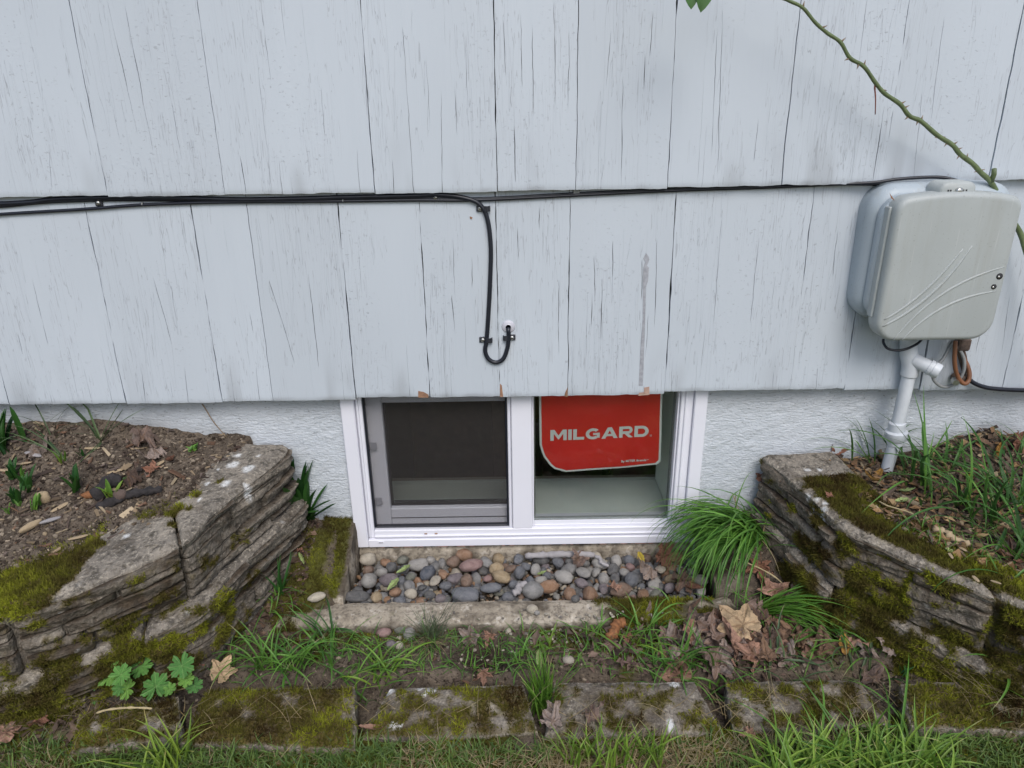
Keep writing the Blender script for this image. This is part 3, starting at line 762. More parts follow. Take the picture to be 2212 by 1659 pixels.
# red sign behind the right pane
sign = tag(empty('window_sign', (.18, .03, .41)), 'red MILGARD window sign with white letters behind the right pane', 'sign')
def build_sign():
    corner = [(.0545, .50), (.0560, .383), (.0630, .358), (.0775, .3345), (.0900, .3240), (.1105, .3190), (.200, .3235), (.290, .3315), (.306, .3335), (.3115, .340), (.305, .50)]
    y0 = .0335
    def dent(x, z): return .0012 * math.sin(x * 37 + z * 12) + .0009 * math.sin(z * 61 - x * 23) + .006 * max(0, .36 - z - (x - .05) * .2) / .05 * max(0, (.11 - x) / .06)
    def sheet(name, pts, mat, y, thick, n=26):
        pts = np.array(pts)
        zs = np.linspace(pts[:, 1].min(), pts[:, 1].max(), n)
        rows = []
        for z in zs:
            xs = []
            for i in range(len(pts)):
                a, c = pts[i], pts[(i + 1) % len(pts)]
                if (a[1] - z) * (c[1] - z) <= 1e-12 and abs(a[1] - c[1]) > 1e-9: xs.append(a[0] + (c[0] - a[0]) * (z - a[1]) / (c[1] - a[1]))
            rows.append((min(xs), max(xs)) if xs else rows[-1])
        V = []
        for z, (a, c) in zip(zs, rows):
            for k in range(n):
                x = a + (c - a) * k / (n - 1); V.append((x - .18, y + dent(x, z) - .03, z - .41))
        V = np.array(V); B = V + np.array([0, thick, 0]); N = len(V)
        F = np.concatenate([grid_faces(n, n), grid_faces(n, n, N, True)])
        obj(name, np.concatenate([V, B]), F, mat, sign)
        return dent
    c = np.array(corner); cen = c.mean(0)
    sheet('sheet', corner, MAT['signwhite'], y0, .0004)
    inner = [(.0590, .4965), (.0604, .3842), (.0670, .3600), (.0808, .3382), (.0925, .3282), (.1125, .3232), (.200, .3275), (.288, .3352), (.302, .3372), (.3070, .344), (.301, .4965)]
    sheet('red_print', inner, MAT['red'], y0 - .0006, .0003)
    # block letters: unit height polygons
    def arc(cx_, cy_, rx, ry, a0, a1, n=14): return [(cx_ + rx * math.cos(math.radians(a0 + (a1 - a0) * i / n)), cy_ + ry * math.sin(math.radians(a0 + (a1 - a0) * i / n))) for i in range(n + 1)]
    def strip(o, i): return [[o[k], o[k + 1], i[k + 1], i[k]] for k in range(len(o) - 1)]
    L = {}
    L['M'] = (1.45, [[(0, 0), (0, 1), (.36, 1), (.725, .47), (.725, .09), (.70, .09), (.31, .62), (.31, 0)], [(1.45, 0), (1.14, 0), (1.14, .62), (.75, .09), (.725, .09), (.725, .47), (1.09, 1), (1.45, 1)]])
    L['I'] = (.32, [[(0, 0), (.32, 0), (.32, 1), (0, 1)]])
    L['L'] = (.98, [[(0, 0), (.98, 0), (.98, .26), (.32, .26), (.32, 1), (0, 1)]])
    L['G'] = (1.28, strip(arc(.64, .5, .64, .52, 40, 318), arc(.64, .5, .33, .27, 40, 318)) + [[(.66, .38), (1.25, .38), (1.25, .57), (.66, .57)], [(.98, .12), (1.25, .12), (1.25, .38), (.98, .38)]])
    L['A'] = (1.44, [[(0, 0), (.35, 0), (.72, .72), (.72, 1), (.54, 1)], [(1.44, 0), (.90, 1), (.72, 1), (.72, .72), (1.09, 0)], [(.453, .2), (.987, .2), (.884, .4), (.556, .4)]])
    L['R'] = (1.22, [[(0, 0), (.31, 0), (.31, 1), (0, 1)]] + strip([(.31, 1)] + arc(.82, .66, .36, .34, 90, -90) + [(.31, .32)], [(.31, .76)] + arc(.82, .66, .10, .10, 90, -90) + [(.31, .56)]) + [[(.50, .32), (.84, .32), (1.24, 0), (.84, 0)]])
    L['D'] = (1.25, [[(0, 0), (.31, 0), (.31, 1), (0, 1)]] + strip([(.31, 1)] + arc(.66, .5, .59, .5, 90, -90) + [(.31, 0)], [(.31, .75)] + arc(.66, .5, .28, .25, 90, -90) + [(.31, .25)]))
    x = 0; tot = sum(L[ch][0] for ch in 'MILGARD') + 6 * .12
    sx, hz = .204 / tot, .0250
    for ch in 'MILGARD':
        w, polys = L[ch]
        V, F = [], []
        for pgn in polys:
            o = len(V)
            for (px_, pz_) in pgn:
                X = .078 + (x + px_) * sx; Z = .3935 + pz_ * hz + (X - .078) * .032
                V.append((X - .18, y0 - .0016 + dent(X, Z) - .03, Z - .41))
            F.append(tuple(range(o, o + len(pgn))))
        obj('letter', V, F, MAT['signwhite'], sign, False)
        x += w + .12
    for txt, X, Z, sz, off in (('By MITER Brands', .2275, .3405, .0072, .0002), ('TM', .2815, .3445, .0028, .0001), ('\u00ae', .2845, .4005, .0062, .0)):
        cu = bpy.data.curves.new('txt', 'FONT'); cu.body = txt; cu.size = sz; cu.offset = off; cu.extrude = .00005
        to = bpy.data.objects.new('txt', cu); COL.objects.link(to)
        dg = bpy.context.evaluated_depsgraph_get()
        me = bpy.data.meshes.new_from_object(to.evaluated_get(dg)); bpy.data.objects.remove(to)
        w0 = max((v.co.x for v in me.vertices), default=.05)
        fit = .0535 / w0 if 'MITER' in txt else 1.0
        for v in me.vertices:
            px_, pz_ = v.co.x * fit, v.co.y; X2, Z2 = X + px_, Z + pz_ + px_ * .03
            v.co = (X2 - .18, y0 - .0018 + dent(X2, Z2) - .03 - v.co.z, Z2 - .41)
        me.materials.append(MAT['signwhite']); link('lettering', me, sign)
build_sign()

# ------------------------------------------------------------------ cables on the wall
def wall_y(z): return -.018 - .0145 * (1 - np.clip((np.asarray(z) - .51) / .40, 0, 1)) if True else 0
def wallpts(pts, off):
    out = []
    for x, y in pts:
        p = PY(x, y, -.026); yy = float(wall_y(p[2])) - off
        out.append(PY(x, y, yy))
    return out
CB = MAT['cable']
P1 = [(-1900, 492), (-1000, 470), (-300, 446), (-120, 442), (0, 440), (70, 436), (120, 430), (240, 427), (400, 428), (530, 431), (680, 428), (740, 426), (880, 423), (950, 421), (1000, 427), (1034, 440), (1052, 470), (1060, 530), (1059, 600), (1055, 680), (1051, 735), (1048, 757), (1055, 775), (1071, 783), (1087, 775), (1096, 752), (1099, 728), (1098, 712)]
pts = wallpts(P1, .0045)
pts = list(spline(pts[:-1] + [pts[-1] + np.array([0, -.001, 0])], 8)) + [np.array(pts[-1]) + np.array([0, .006, .002])]
tag(tube('coaxial_cable', np.array(pts), .0041, CB), 'thick black cable that drops from the shingle edge and loops up into the white bushing', 'cable')
P2 = [(-1900, 560), (-1000, 526), (-300, 490), (-120, 474), (0, 463), (180, 452), (300, 443), (430, 438), (560, 436), (740, 434.5), (900, 432.5), (1040, 432), (1260, 421), (1470, 411), (1650, 405), (1780, 399), (1880, 395), (1940, 388), (2000, 384), (2040, 384), (2075, 393), (2110, 405)]
pts = wallpts(P2[:-7], .003) + [PY(1780, 399, -.026), PY(1880, 395, -.038), PY(1940, 387, -.043), PY(2000, 383, -.046), PY(2040, 384, -.050), PY(2075, 393, -.060), PY(2100, 402, -.062)]
tag(tube('phone_cable', spline(pts, 8), .0029, CB), 'thin black cable that sags lowest at left and arches over the grey utility box', 'cable')
P3 = [(-1900, 506), (-1000, 480), (-300, 452), (-100, 447), (0, 446), (100, 437), (240, 432), (430, 432.5), (600, 432), (740, 430), (900, 428), (1040, 429), (1260, 417.5), (1470, 408), (1650, 402.5), (1780, 398), (1880, 398), (1930, 399), (1975, 402)]
pts = wallpts(P3[:-2], .0025) + [PY(1930, 399, -.03), PY(1975, 403, -.03)]
tag(tube('phone_cable', spline(pts, 8), .0027, CB), 'thin black cable running straight under the shingle edge and behind the utility box', 'cable')
def clip(x, y, hook, label, vertical=False):
    p = wallpts([(x, y)], .0)[0]
    t = tag(empty('cable_clip', p), label, 'cable clip', 'black screwed cable clips')
    m = MB(); m.box(-.0065, .0065, -.004, .0, -.0055, .0055, .001)
    m.build('clip_plate', MAT['clip'], t)
    if hook:
        a = np.linspace(-.3, math.pi + .3, 9)
        P = [(hook * (.012 + .0052 * -math.cos(q) * 1.0), -.0045 - .0050 * math.sin(q), 0) for q in a]
        m = MB()
        for z0 in (-.0048,):
            for k in range(len(P) - 1):
                (x0, y0, _), (x1, y1, _) = P[k], P[k + 1]
                nx, ny = (y1 - y0), -(x1 - x0); l = math.hypot(nx, ny) or 1; nx, ny = nx / l * .0012, ny / l * .0012
                V = [(x0, y0, -.0048), (x1, y1, -.0048), (x1 + nx, y1 + ny, -.0048), (x0 + nx, y0 + ny, -.0048), (x0, y0, .0048), (x1, y1, .0048), (x1 + nx, y1 + ny, .0048), (x0 + nx, y0 + ny, .0048)]
                m.add(V, [(0, 1, 2, 3), (4, 7, 6, 5), (0, 4, 5, 1), (2, 6, 7, 3), (1, 5, 6, 2), (0, 3, 7, 4)])
        m.build('clip_strap', MAT['clip'], t)
    V, F = tube_vf(np.array([(0, -.003, 0), (0, -.0055, 0), (0, -.0066, 0)]), [.0038, .0038, .0024], 12)
    sc = obj('screw', V, F, MAT['steel'], t)
    m = MB(); m.box(-.003, .003, -.0072, -.0064, -.0005, .0005); so = m.build('screw_slot', MAT['dark'], sc); so.rotation_euler = (0, random.uniform(-.9, .9), 0)
    return t
clip(215, 438, 0, 'screwed black clip under the cables at the far left of the wall')
clip(941, 426, 0, 'screwed black clip just left of where the thick cable turns down')
clip(1037, 450, 1, 'black clip holding the thick cable at the top of its drop')
clip(1043, 733, 1, 'black clip on the left leg of the cable loop, above its bend')
clip(1106, 728, -1, 'black clip on the right leg of the cable loop, under the white bushing')
p = wallpts([(1245, 416)], 0)[0]; m = MB(); m.box(-.006, .006, -.005, 0, -.006, .006, .001)
tag(m.build('cable_clip', MAT['wiregrey'], None, False, p), 'small grey cable clip tucked under the shingle edge right of centre', 'cable clip', 'black screwed cable clips')
for x, y, lb in ((308, 440.5, 'left'), (741, 433, 'right')):
    p = wallpts([(x, y)], .003)[0]
    V, F = tube_vf(np.array([(-.001, 0, 0), (.001, 0, 0)]), .0034, 10)
    tag(obj('cable_tie', V, F, MAT['wiregrey'], loc=p), 'pale grey tie around the thin cable, %s' % ('near the first clip' if lb == 'left' else 'left of the cable bend'), 'cable tie', 'pale cable ties')
p = wallpts([(1098, 706)], 0)[0]
prof = [(0.0050, -.0034), (.0085, -.0030), (.0112, -.0018), (.0126, -.0002), (.0128, .0025)]
a = np.arange(24) * 2 * math.pi / 24
V = np.concatenate([np.stack([r * np.cos(a), 0 * a + y, r * np.sin(a)], 1) for r, y in prof]); F = []
for i in range(len(prof) - 1):
    for k in range(24): F.append((i * 24 + k, i * 24 + (k + 1) % 24, (i + 1) * 24 + (k + 1) % 24, (i + 1) * 24 + k))
F.append(tuple(range(24)))
tag(obj('wall_bushing', V, F, MAT['bushing'], loc=p), 'round white plastic bushing where the black cable enters the wall', 'bushing')

# ------------------------------------------------------------------ utility box
box = tag(empty('utility_box', (.74, 0, .78)), 'grey plastic utility box with swept ridges on its cover, mounted on the shingles', 'utility box')
def rrect(w, h, r, n=8, arch=0.0, rb=None):
    rb = r if rb is None else rb
    pts = []
    for cxs, czs, a0, rr in ((1, 1, 0, r), (-1, 1, 90, r), (-1, -1, 180, rb), (1, -1, 270, rb)):
        for k in range(n + 1):
            q = math.radians(a0 + 90 * k / n)
            pts.append((cxs * (w / 2 - rr) + rr * math.cos(q), czs * (h / 2 - rr) + rr * math.sin(q)))
    out = []
    # extra points along straight runs so the arch can bend them
    P = pts + [pts[0]]
    for (x0, z0), (x1, z1) in zip(P[:-1], P[1:]):
        m = max(1, int(math.hypot(x1 - x0, z1 - z0) / .02))
        for k in range(m): out.append((x0 + (x1 - x0) * k / m, z0 + (z1 - z0) * k / m))
    return [(x, z + (arch * (1 - (2 * x / w) ** 2) if z > 0 else 0)) for x, z in out]
def shell(name, rings, mat, parent, capfront=True, loc=None):
    n = len(rings[0][1]); V, F = [], []
    for y, pts in rings: V += [(x, y, z) for x, z in pts]
    for i in range(len(rings) - 1):
        for k in range(n): F.append((i * n + k, i * n + (k + 1) % n, (i + 1) * n + (k + 1) % n, (i + 1) * n + k))
    if capfront: F.append(tuple(range((len(rings) - 1) * n, len(rings) * n)))
    F.append(tuple(range(n)))
    import bmesh
    me = mesh(name, np.array(V), F, mat, True)
    bm = bmesh.new(); bm.from_mesh(me); bmesh.ops.recalc_face_normals(bm, faces=bm.faces); bm.to_mesh(me); bm.free()
    me.set_sharp_from_angle(angle=math.radians(48))
    return link(name, me, parent, loc)
def prof(w, h, r, y0, y1, e, arch=0, rb=None, n=6):
    rings = [(y0, rrect(w, h, r, 8, arch, rb))]
    for k in range(n + 1):
        q = math.pi / 2 * k / n; i = e * (1 - math.cos(q)) ; yy = y1 + e - e * math.sin(q)
        rr = max(.004, r - i); rbb = None if rb is None else max(.004, rb - i)
        rings.append((yy, rrect(w - 2 * i, h - 2 * i, rr, 8, arch, rbb)))
    return rings
shell('base_shell', prof(.252, .238, .045, -.014, -.066, .024, .004), MAT['boxpaint'], box, loc=(.005, 0, .012))
shell('inner_rim', prof(.225, .214, .035, -.066, -.0815, .008, .004), MAT['boxpaint'], box, loc=(.003, 0, .008))
cover = shell('cover', prof(.208, .246, .020, -.0795, -.112, .010, .010, .038), MAT['boxgrey'], box, loc=(.003, 0, -.009))
m = MB(); m.box(-.1085, -.1035, -.094, -.079, -.082, .108, .001); m.build('hinge_lip', MAT['boxgrey'], cover)
def ridge(p0, c0, p1, r, mat, name):
    t = np.linspace(0, 1, 24)[:, None]
    P = (1 - t) ** 2 * np.array(p0) + 2 * t * (1 - t) * np.array(c0) + t ** 2 * np.array(p1)
    P3 = np.stack([P[:, 0], 0 * P[:, 0] - .1119, P[:, 1]], 1)
    rr = r * np.sin(np.clip(np.linspace(.05, .98, 24), 0, 1) * math.pi) ** .4
    V, F = tube_vf(P3, rr, 8); V[:, 1] = -.1119 + (V[:, 1] + .1119) * .55
    obj(name, V, F, mat, cover)
ridge((-.093, -.082), (-.030, -.045), (.018, .040), .0027, MAT['boxgrey'], 'swept_ridge')
ridge((-.093, -.094), (-.010, -.050), (.032, .045), .0031, MAT['boxgrey'], 'swept_ridge')
ridge((-.070, -.121), (-.015, -.020), (.096, .008), .0025, MAT['boxgrey'], 'swept_ridge')
ridge((-.055, -.121), (-.005, -.045), (.092, -.034), .0025, MAT['boxgrey'], 'swept_ridge')
for x, z, r in ((.0905, -.008, .0055), (.0850, -.026, .0046)):
    V, F = tube_vf(np.array([(x, -.108, z), (x, -.1126, z)]), [r, r], 14); obj('cover_hole', V, F, MAT['dark'], cover)
    V, F = tube_vf(np.array([(x - .001, -.1124, z - .001), (x - .001, -.1132, z - .001)]), [r * .45, r * .35], 10); obj('hole_pin', V, F, MAT['steel'], cover)
shell('screw_tab', [(-.062, [(x * 1.05, z * 1.0) for x, z in rrect(.062, .030, .014)]), (-.096, rrect(.060, .030, .014)), (-.100, rrect(.052, .022, .010))], MAT['boxgrey'], box, loc=(.0, 0, .124))
for dx in (-.013, .013, -.017, .008):
    m = MB(); m.box(dx - .0012, dx + .0012, -.1006, -.0995, .1205, .1265); m.build('tab_slot', MAT['dark'], box)
V, F = tube_vf(np.array([(0, -.0995, .124), (0, -.104, .124), (0, -.1055, .124)]), [.0062, .0062, .003], 14); obj('screw', V, F, MAT['steel'], box)
m = MB(); m.add([(-.1, -.083, .112), (-.094, -.085, .108), (-.104, -.082, .121), (-.098, -.081, .1125)], [(0, 1, 2), (0, 3, 1), (1, 3, 2), (0, 2, 3)])
tag(m.build('dry_leaf_scrap', MAT['orangebark'], None, False, (.74, 0, .78)), 'tiny brown leaf scrap caught at the top left of the utility box cover', 'leaf')

# conduit
con = tag(empty('conduit_pipe', (.745, -.03, .36)), 'white painted conduit pipe with coupling rising from the soil to the utility box', 'pipe')
def T(name, pts, r, mat, parent, n=16):
    V, F = tube_vf(np.array(pts), r, n); o = obj(name, V, F, mat, parent); o.location = -np.array(parent.location); o.data.set_sharp_from_angle(angle=math.radians(40)); return o
YC = -.050
A = PY(1969, 745, YC); Bp = PY(1966, 800, YC); Cc = PY(1937, 925, YC - .002); Dd = PY(1934, 952, YC - .002); Ee = PY(1916, 1012, YC - .002); Ee = Ee + (Ee - Dd) * .3
T('pipe', [Bp, .5 * (Bp + Cc), Cc], .0120, MAT['pvc'], con)
T('lower_pipe', [Dd, Ee], .0114, MAT['pvc'], con)
ax = (Cc - Dd) / np.linalg.norm(Cc - Dd)
T('coupling_neck', [Cc + ax * .014, Cc + ax * .012, Cc - ax * .004, Cc - ax * .0045], [.0135, .0158, .0158, .0135], MAT['pvc'], con)
T('coupling_nut', [Cc - ax * .004, Cc - ax * .007, Cc - ax * .021, Cc - ax * .026], [.016, .0210, .0206, .0160], MAT['pvc'], con, 10)
T('coupling_collar', [Cc - ax * .026, Cc - ax * .034, Cc - ax * .036], [.0148, .0148, .0118], MAT['pvc'], con)
up = np.array([-.010, .012, .055])
el = [Bp + np.array([0, 0, -.012]), Bp + np.array([0, 0, .012]), Bp + np.array([.0, .003, .028]), Bp + up]
T('elbow_body', [el[0], el[0] + (0, 0, .002), el[1], Bp + np.array([-.006, .004, .03]), Bp + np.array([-.012, .01, .07])], [.0128, .0150, .0160, .0156, .0142], MAT['pvc'], con)
c0 = Bp + np.array([.0, -.004, .022]); dr = np.array([.72, -.58, -.28]); dr /= np.linalg.norm(dr)
T('elbow_branch', [c0, c0 + dr * .026, c0 + dr * .030, c0 + dr * .031], [.0130, .0130, .0130, .0124], MAT['pvc'], con)
T('elbow_cap', [c0 + dr * .028, c0 + dr * .0285, c0 + dr * .033, c0 + dr * .0335, c0 + dr * .036, c0 + dr * .0365, c0 + dr * .046, c0 + dr * .048], [.0130, .0148, .0148, .0136, .0136, .0146, .0140, .0124], MAT['pvc'], con)

def wire(name, px, Y, r, mat, label, cat='wire'):
    return tag(tube(name, spline([PY(x, y, yy) for (x, y), yy in zip(px, Y)], 8), r, mat), label, cat)
wire('black_wire', [(1908, 732), (1909, 742), (1918, 753), (1938, 757), (1960, 753), (1982, 742), (1992, 732)], [-.06, -.064, -.072, -.076, -.076, -.07, -.06], .0024, CB, 'short black wire looping below the left of the utility box')
wire('grey_wire', [(2058, 738), (2050, 752), (2037, 775), (2018, 798), (2016, 818), (2026, 830), (2040, 836), (2056, 832), (2072, 820), (2082, 800), (2083, 780), (2078, 764), (2068, 748)], [-.05, -.052, -.055, -.058, -.058, -.056, -.054, -.054, -.056, -.058, -.056, -.054, -.05], .0030, MAT['wiregrey'], 'grey wire hanging in a wide loop below the utility box')
wire('brown_wire', [(2064, 736), (2063, 752), (2062, 780), (2066, 806), (2074, 822), (2084, 829), (2092, 822), (2094, 806), (2088, 786), (2078, 768)], [-.062, -.064, -.066, -.066, -.066, -.066, -.062, -.058, -.052, -.046], .0040, MAT['copper'], 'thick brown wire hanging in a narrow loop beside the grey one')
wire('ground_cable', [(2090, 816), (2105, 828), (2130, 837), (2165, 841), (2212, 843), (2300, 842), (2420, 838)], [-.042, -.044, -.044, -.043, -.042, -.042, -.042], .0042, CB, 'twisted dark ground cable running right along the lower shingle edge', 'cable')
cl = tag(empty('ground_clamp', PY(2080, 790, -.045)), 'rusty ground clamp and bundle of stiff wires under the utility box', 'clamp')
base = np.array(cl.location)
def Tl(name, px, Y, r, mat):
    P = spline([PY(x, y, Y) for x, y in px], 5) - base; return tube(name, P, r, mat, cl, 8)
Tl('clamp_wire', [(2068, 740), (2074, 770), (2082, 800), (2084, 815)], -.046, .0042, MAT['rust'])
Tl('clamp_wire', [(2076, 742), (2084, 770), (2088, 795), (2092, 812)], -.042, .0035, MAT['rust'])
for (x, y, w, h) in ((2078, 742, .011, .012), (2074, 816, .014, .007)):
    m = MB(); q = PY(x, y, -.045) - base; m.box(q[0] - w, q[0] + w, -.012, .010, q[2] - h, q[2] + h, .003); m.build('clamp_body', MAT['rust'], cl)
q = PY(2062, 820, -.058) - base; V, F = tube_vf(np.array([(q[0], q[1], q[2]), (q[0] - .004, q[1] - .012, q[2] - .002)]), [.0065, .006], 6); obj('clamp_bolt', V, F, MAT['steel'], cl, False)

# ------------------------------------------------------------------ rose cane
cane = tag(empty('rose_cane', PY(2140, 400, -.09)), 'thorny green rose cane slanting across the siding and behind the utility box', 'cane')
cb_ = np.array(cane.location)
zpx = [(150, -620), (300, -420), (430, -190), (600, -40), (690, 5), (780, 50), (860, 145), (940, 215), (1025, 275), (1085, 375), (1175, 430), (1250, 535), (1310, 605), (1410, 675), (1470, 750), (1545, 785), (1650, 875), (1750, 940), (1800, 1000), (1880, 1060), (1930, 1115), (1990, 1170), (2030, 1230), (2055, 1285), (2100, 1370)]
cp = [PY(1474 + x / 3, y / 3, -.10 + .045 * max(0, i - 3) / 21) for i, (x, y) in enumerate(zpx)]
cp += [PY(2202, 500, -.050), PY(2214, 535, -.055), PY(2240, 620, -.07), PY(2262, 760, -.09), PY(2290, 1000, -.10)]
CP = spline(cp, 6)
rad = np.linspace(.0019, .0048, len(CP)) * (1 + .10 * np.abs(np.sin(np.arange(len(CP)) * .55)))
V, F = tube_vf(CP - cb_, rad, 9); obj('stem', V, F, MAT['cane'], cane)
def thorn(x, y, dx, dy, mat='thorn', L=.0095):
    i = int(np.argmin([np.linalg.norm(np.array(PYproj(q)) - (x, y)) for q in CP])); q = CP[i]
    d = np.array([dx, -.15, -dy]); d /= np.linalg.norm(d)
    P = np.array([q, q + d * L * .5, q + d * L]) - cb_
    V, F = tube_vf(P, [.0026, .0013, .0002], 6); obj('thorn', V, F, MAT[mat], cane)
def PYproj(p):
    q = np.asarray(p) - CAM; a, b2, z = q @ _rt, q @ _up, q @ _fw
    return PW / 2 + FPX * (_c * a - _s * b2) / z, PH / 2 - FPX * (_s * a + _c * b2) / z
for x, y, dx, dy in ((790, 30, .1, -1), (910, 180, 1, -.4), (1035, 270, .7, -.7), (1085, 375, -.9, .4), (1145, 425, -.3, 1), (1185, 425, .1, -1), (1300, 580, 1, .1), (1410, 668, .9, -.5), (1440, 705, .8, -.4), (1465, 752, -.7, .6), (1545, 780, .1, -1), (1532, 790, -.3, .8),
                     (1660, 880, 1, 0), (1668, 905, -.8, .1), (1750, 940, .8, -.6), (1712, 935, -.6, .8), (1780, 965, .8, -.3), (1790, 1005, -.5, .8), (1840, 1020, .0, -1), (1925, 1105, .9, -.2), (1912, 1118, -.8, .2)):
    thorn(1474 + x / 3, y / 3, dx, dy)
i = int(np.argmin([np.linalg.norm(np.array(PYproj(q)) - (2137, 398)) for q in CP])); q = CP[i] - cb_
V, F = tube_vf(np.array([q, q + (.0, -.004, .012), q + (-.003, -.006, .022)]), [.0045, .0042, .0038], 8); obj('cut_stub', V, F, MAT['cane'], cane)
tw = spline([PY(1474 + x / 3, y / 3, -.082) for x, y in ((1250, 535), (1247, 570), (1252, 640), (1250, 742))], 4) - cb_
V, F = tube_vf(tw, np.linspace(.0016, .0008, len(tw)), 6); obj('dry_tendril', V, F, MAT['twig'], cane)
def flat_leaf(name, pts3, mat, parent=None, fold=.25, n=10):
    # leaf blade from base to tip with a width profile
    (b0, t0, wdt, nrm) = pts3
    b0, t0, nrm = map(lambda q: np.array(q, float), (b0, t0, nrm)); d = t0 - b0; L = np.linalg.norm(d); d /= L
    nrm -= d * (nrm @ d); nrm /= np.linalg.norm(nrm); s = np.cross(d, nrm)
    V = []
    for i in range(n + 1):
        t = i / n; w = wdt * math.sin(math.pi * min(1, t ** .8)) ** .8 * .5 + .0002
        c = b0 + d * L * t - nrm * L * .12 * t * t
        V += [c - s * w + nrm * w * fold, c - s * w * .5 + nrm * w * fold * .4, c, c + s * w * .5 + nrm * w * fold * .4, c + s * w + nrm * w * fold]
    V = np.array(V); B = V - nrm * .0003; N = len(V)
    F = np.concatenate([grid_faces(n + 1, 5), grid_faces(n + 1, 5, N, True)])
    return obj(name, np.concatenate([V, B]), F, mat, parent)
tip = empty('rose_leaf_spray', PY(1500, -40, -.16)); tag(tip, 'green leaf tips hanging into the top edge of the picture', 'leaf')
lb = np.array(tip.location)
for (x0, y0, x1, y1, w) in ((1492, -60, 1496, 17, .028), (1528, -65, 1517, 24, .030), (1510, -80, 1470, -40, .026)):
    flat_leaf('leaf', (PY(x0, y0, -.16) - lb, PY(x1, y1, -.17) - lb, w, (.1, -1, .25)), MAT['greenleaf'], tip)
tube('stalk', spline([PY(1617, -63, -.10) - lb, PY(1570, -95, -.13) - lb, PY(1530, -85, -.15) - lb, PY(1500, -66, -.16) - lb], 5), .0014, MAT['cane'], tip, 6)

# ------------------------------------------------------------------ concrete window well
well = tag(empty('window_well', (0, -.19, .12)), 'old concrete window well curb around the pebbles below the window', 'curb')
wl = np.array(well.location)
def slab(name, f_top, u0, u1, v0, v1, nu, nv, zbot, mat, parent, origin, moss=None, dirt_dark=None, rough=.004, edge=.006, name_attr=None, lich=None):
    """block with a free-form top: (u, v) -> xyz top surface; sides drop to zbot"""
    us = np.linspace(u0, u1, nu); vs = np.linspace(v0, v1, nv)
    gu, gv = np.meshgrid(us, vs, indexing='ij')
    T_ = f_top(gu, gv)
    # edge rounding
    du = np.minimum(gu - u0, u1 - gu) / (u1 - u0) * f_top.su; dv = np.minimum(gv - v0, v1 - gv) / (v1 - v0) * f_top.sv
    d = np.minimum(du, dv)
    T_[..., 2] -= edge * (1 - ss(0, edge * 2.2, d)) * .8
    T_[..., 2] += fbm(T_, 30, 3, 2) * rough + pn(T_, 140, 4) * rough * .3
    nse = fbm(T_, 45, 3, 9)
    V = [T_.reshape(-1, 3)]; F = [grid_faces(nu, nv)]
    off = nu * nv
    # skirt loop
    loop = [(i, 0) for i in range(nu)] + [(nu - 1, j) for j in range(1, nv)] + [(i, nv - 1) for i in range(nu - 2, -1, -1)] + [(0, j) for j in range(nv - 2, 0, -1)]
    idx = np.array([i * nv + j for i, j in loop]); top = V[0][idx]
    cen = top.mean(0); K = 9; n = len(idx)
    prev = idx
    for k in range(1, K + 1):
        t = k / K; r = top.copy(); r[:, 2] = top[:, 2] + (zbot - top[:, 2]) * t
        nr = fbm(r, 32, 3, 6); out = r[:, :2] - cen[:2]; out /= np.linalg.norm(out, axis=1)[:, None] + 1e-9
        r[:, :2] += out * (nr * rough * 2.0 + .002)[:, None]
        V.append(r); cur = off + (k - 1) * n + np.arange(n)
        F.append(np.stack([prev, np.roll(prev, -1), np.roll(cur, -1), cur], 1)[:, ::-1]); prev = cur
    VV = np.concatenate(V)
    at = dict(moss=(moss(VV) if moss else 0 * VV[:, 0]), dirt_dark=(dirt_dark(VV) if dirt_dark else 0 * VV[:, 0]), lichen=(lich(VV) if lich else 0 * VV[:, 0]))
    o = obj(name, VV - origin, np.concatenate(F), mat, parent, True, at)
    import bmesh
    bm = bmesh.new(); bm.from_mesh(o.data); bmesh.ops.recalc_face_normals(bm, faces=bm.faces); bm.to_mesh(o.data); bm.free()
    o.data.set_sharp_from_angle(angle=math.radians(60))
    return o, VV, np.concatenate(F), at
class Top:
    def __init__(s, c00, c10, c11, c01):                 # bilinear corners (u0v0, u1v0, u1v1, u0v1)
        s.c = [np.array(q, float) for q in (c00, c10, c11, c01)]
        s.su = np.linalg.norm(s.c[1] - s.c[0]); s.sv = np.linalg.norm(s.c[3] - s.c[0])
    def __call__(s, u, v):
        u, v = u[..., None], v[..., None]
        return s.c[0] * (1 - u) * (1 - v) + s.c[1] * u * (1 - v) + s.c[2] * u * v + s.c[3] * (1 - u) * v
MOSSY = []                                              # (verts, faces, moss attribute) to grow moss on
def well_moss(V):
    n = fbm(V, 22, 3, 3); x, y = V[:, 0], V[:, 1]
    a = ss(.10, .22, x) * .55 * ss(.46, .3, x) + ss(-.36, -.44, x) * .5 + .6 * ss(-.33, -.345, x) * ss(-.15, -.03, y) * 0
    b_ = ss(-.337, -.352, x) * .75 * (y > -.165)
    return ss(.25, .5, np.maximum(a, b_) + n * .7) * (V[:, 2] > .115)
def well_dirt(V):
    n = fbm(V, 16, 3, 8); x, y, z = V[:, 0], V[:, 1], V[:, 2]
    return np.clip(ss(.15, .45, n + .45 * ss(.05, .2, x) * ss(-.17, -.22, y) + .35 * ss(-.30, -.42, x) + .5 * (np.abs(x - .03) > .365) * (y > -.16)) * .85 + .6 * (z < .142) * (y < -.2), 0, 1)
W0 = (-.450, -.226, .150)
o, VV, FF, at = slab('front_curb', Top((-.452, -.228, .149), (.425, -.228, .148), (.425, -.168, .152), (-.452, -.168, .152)), 0, 1, 0, 1, 150, 14, .06, MAT['concrete'], well, wl, well_moss, well_dirt, .005, .007)
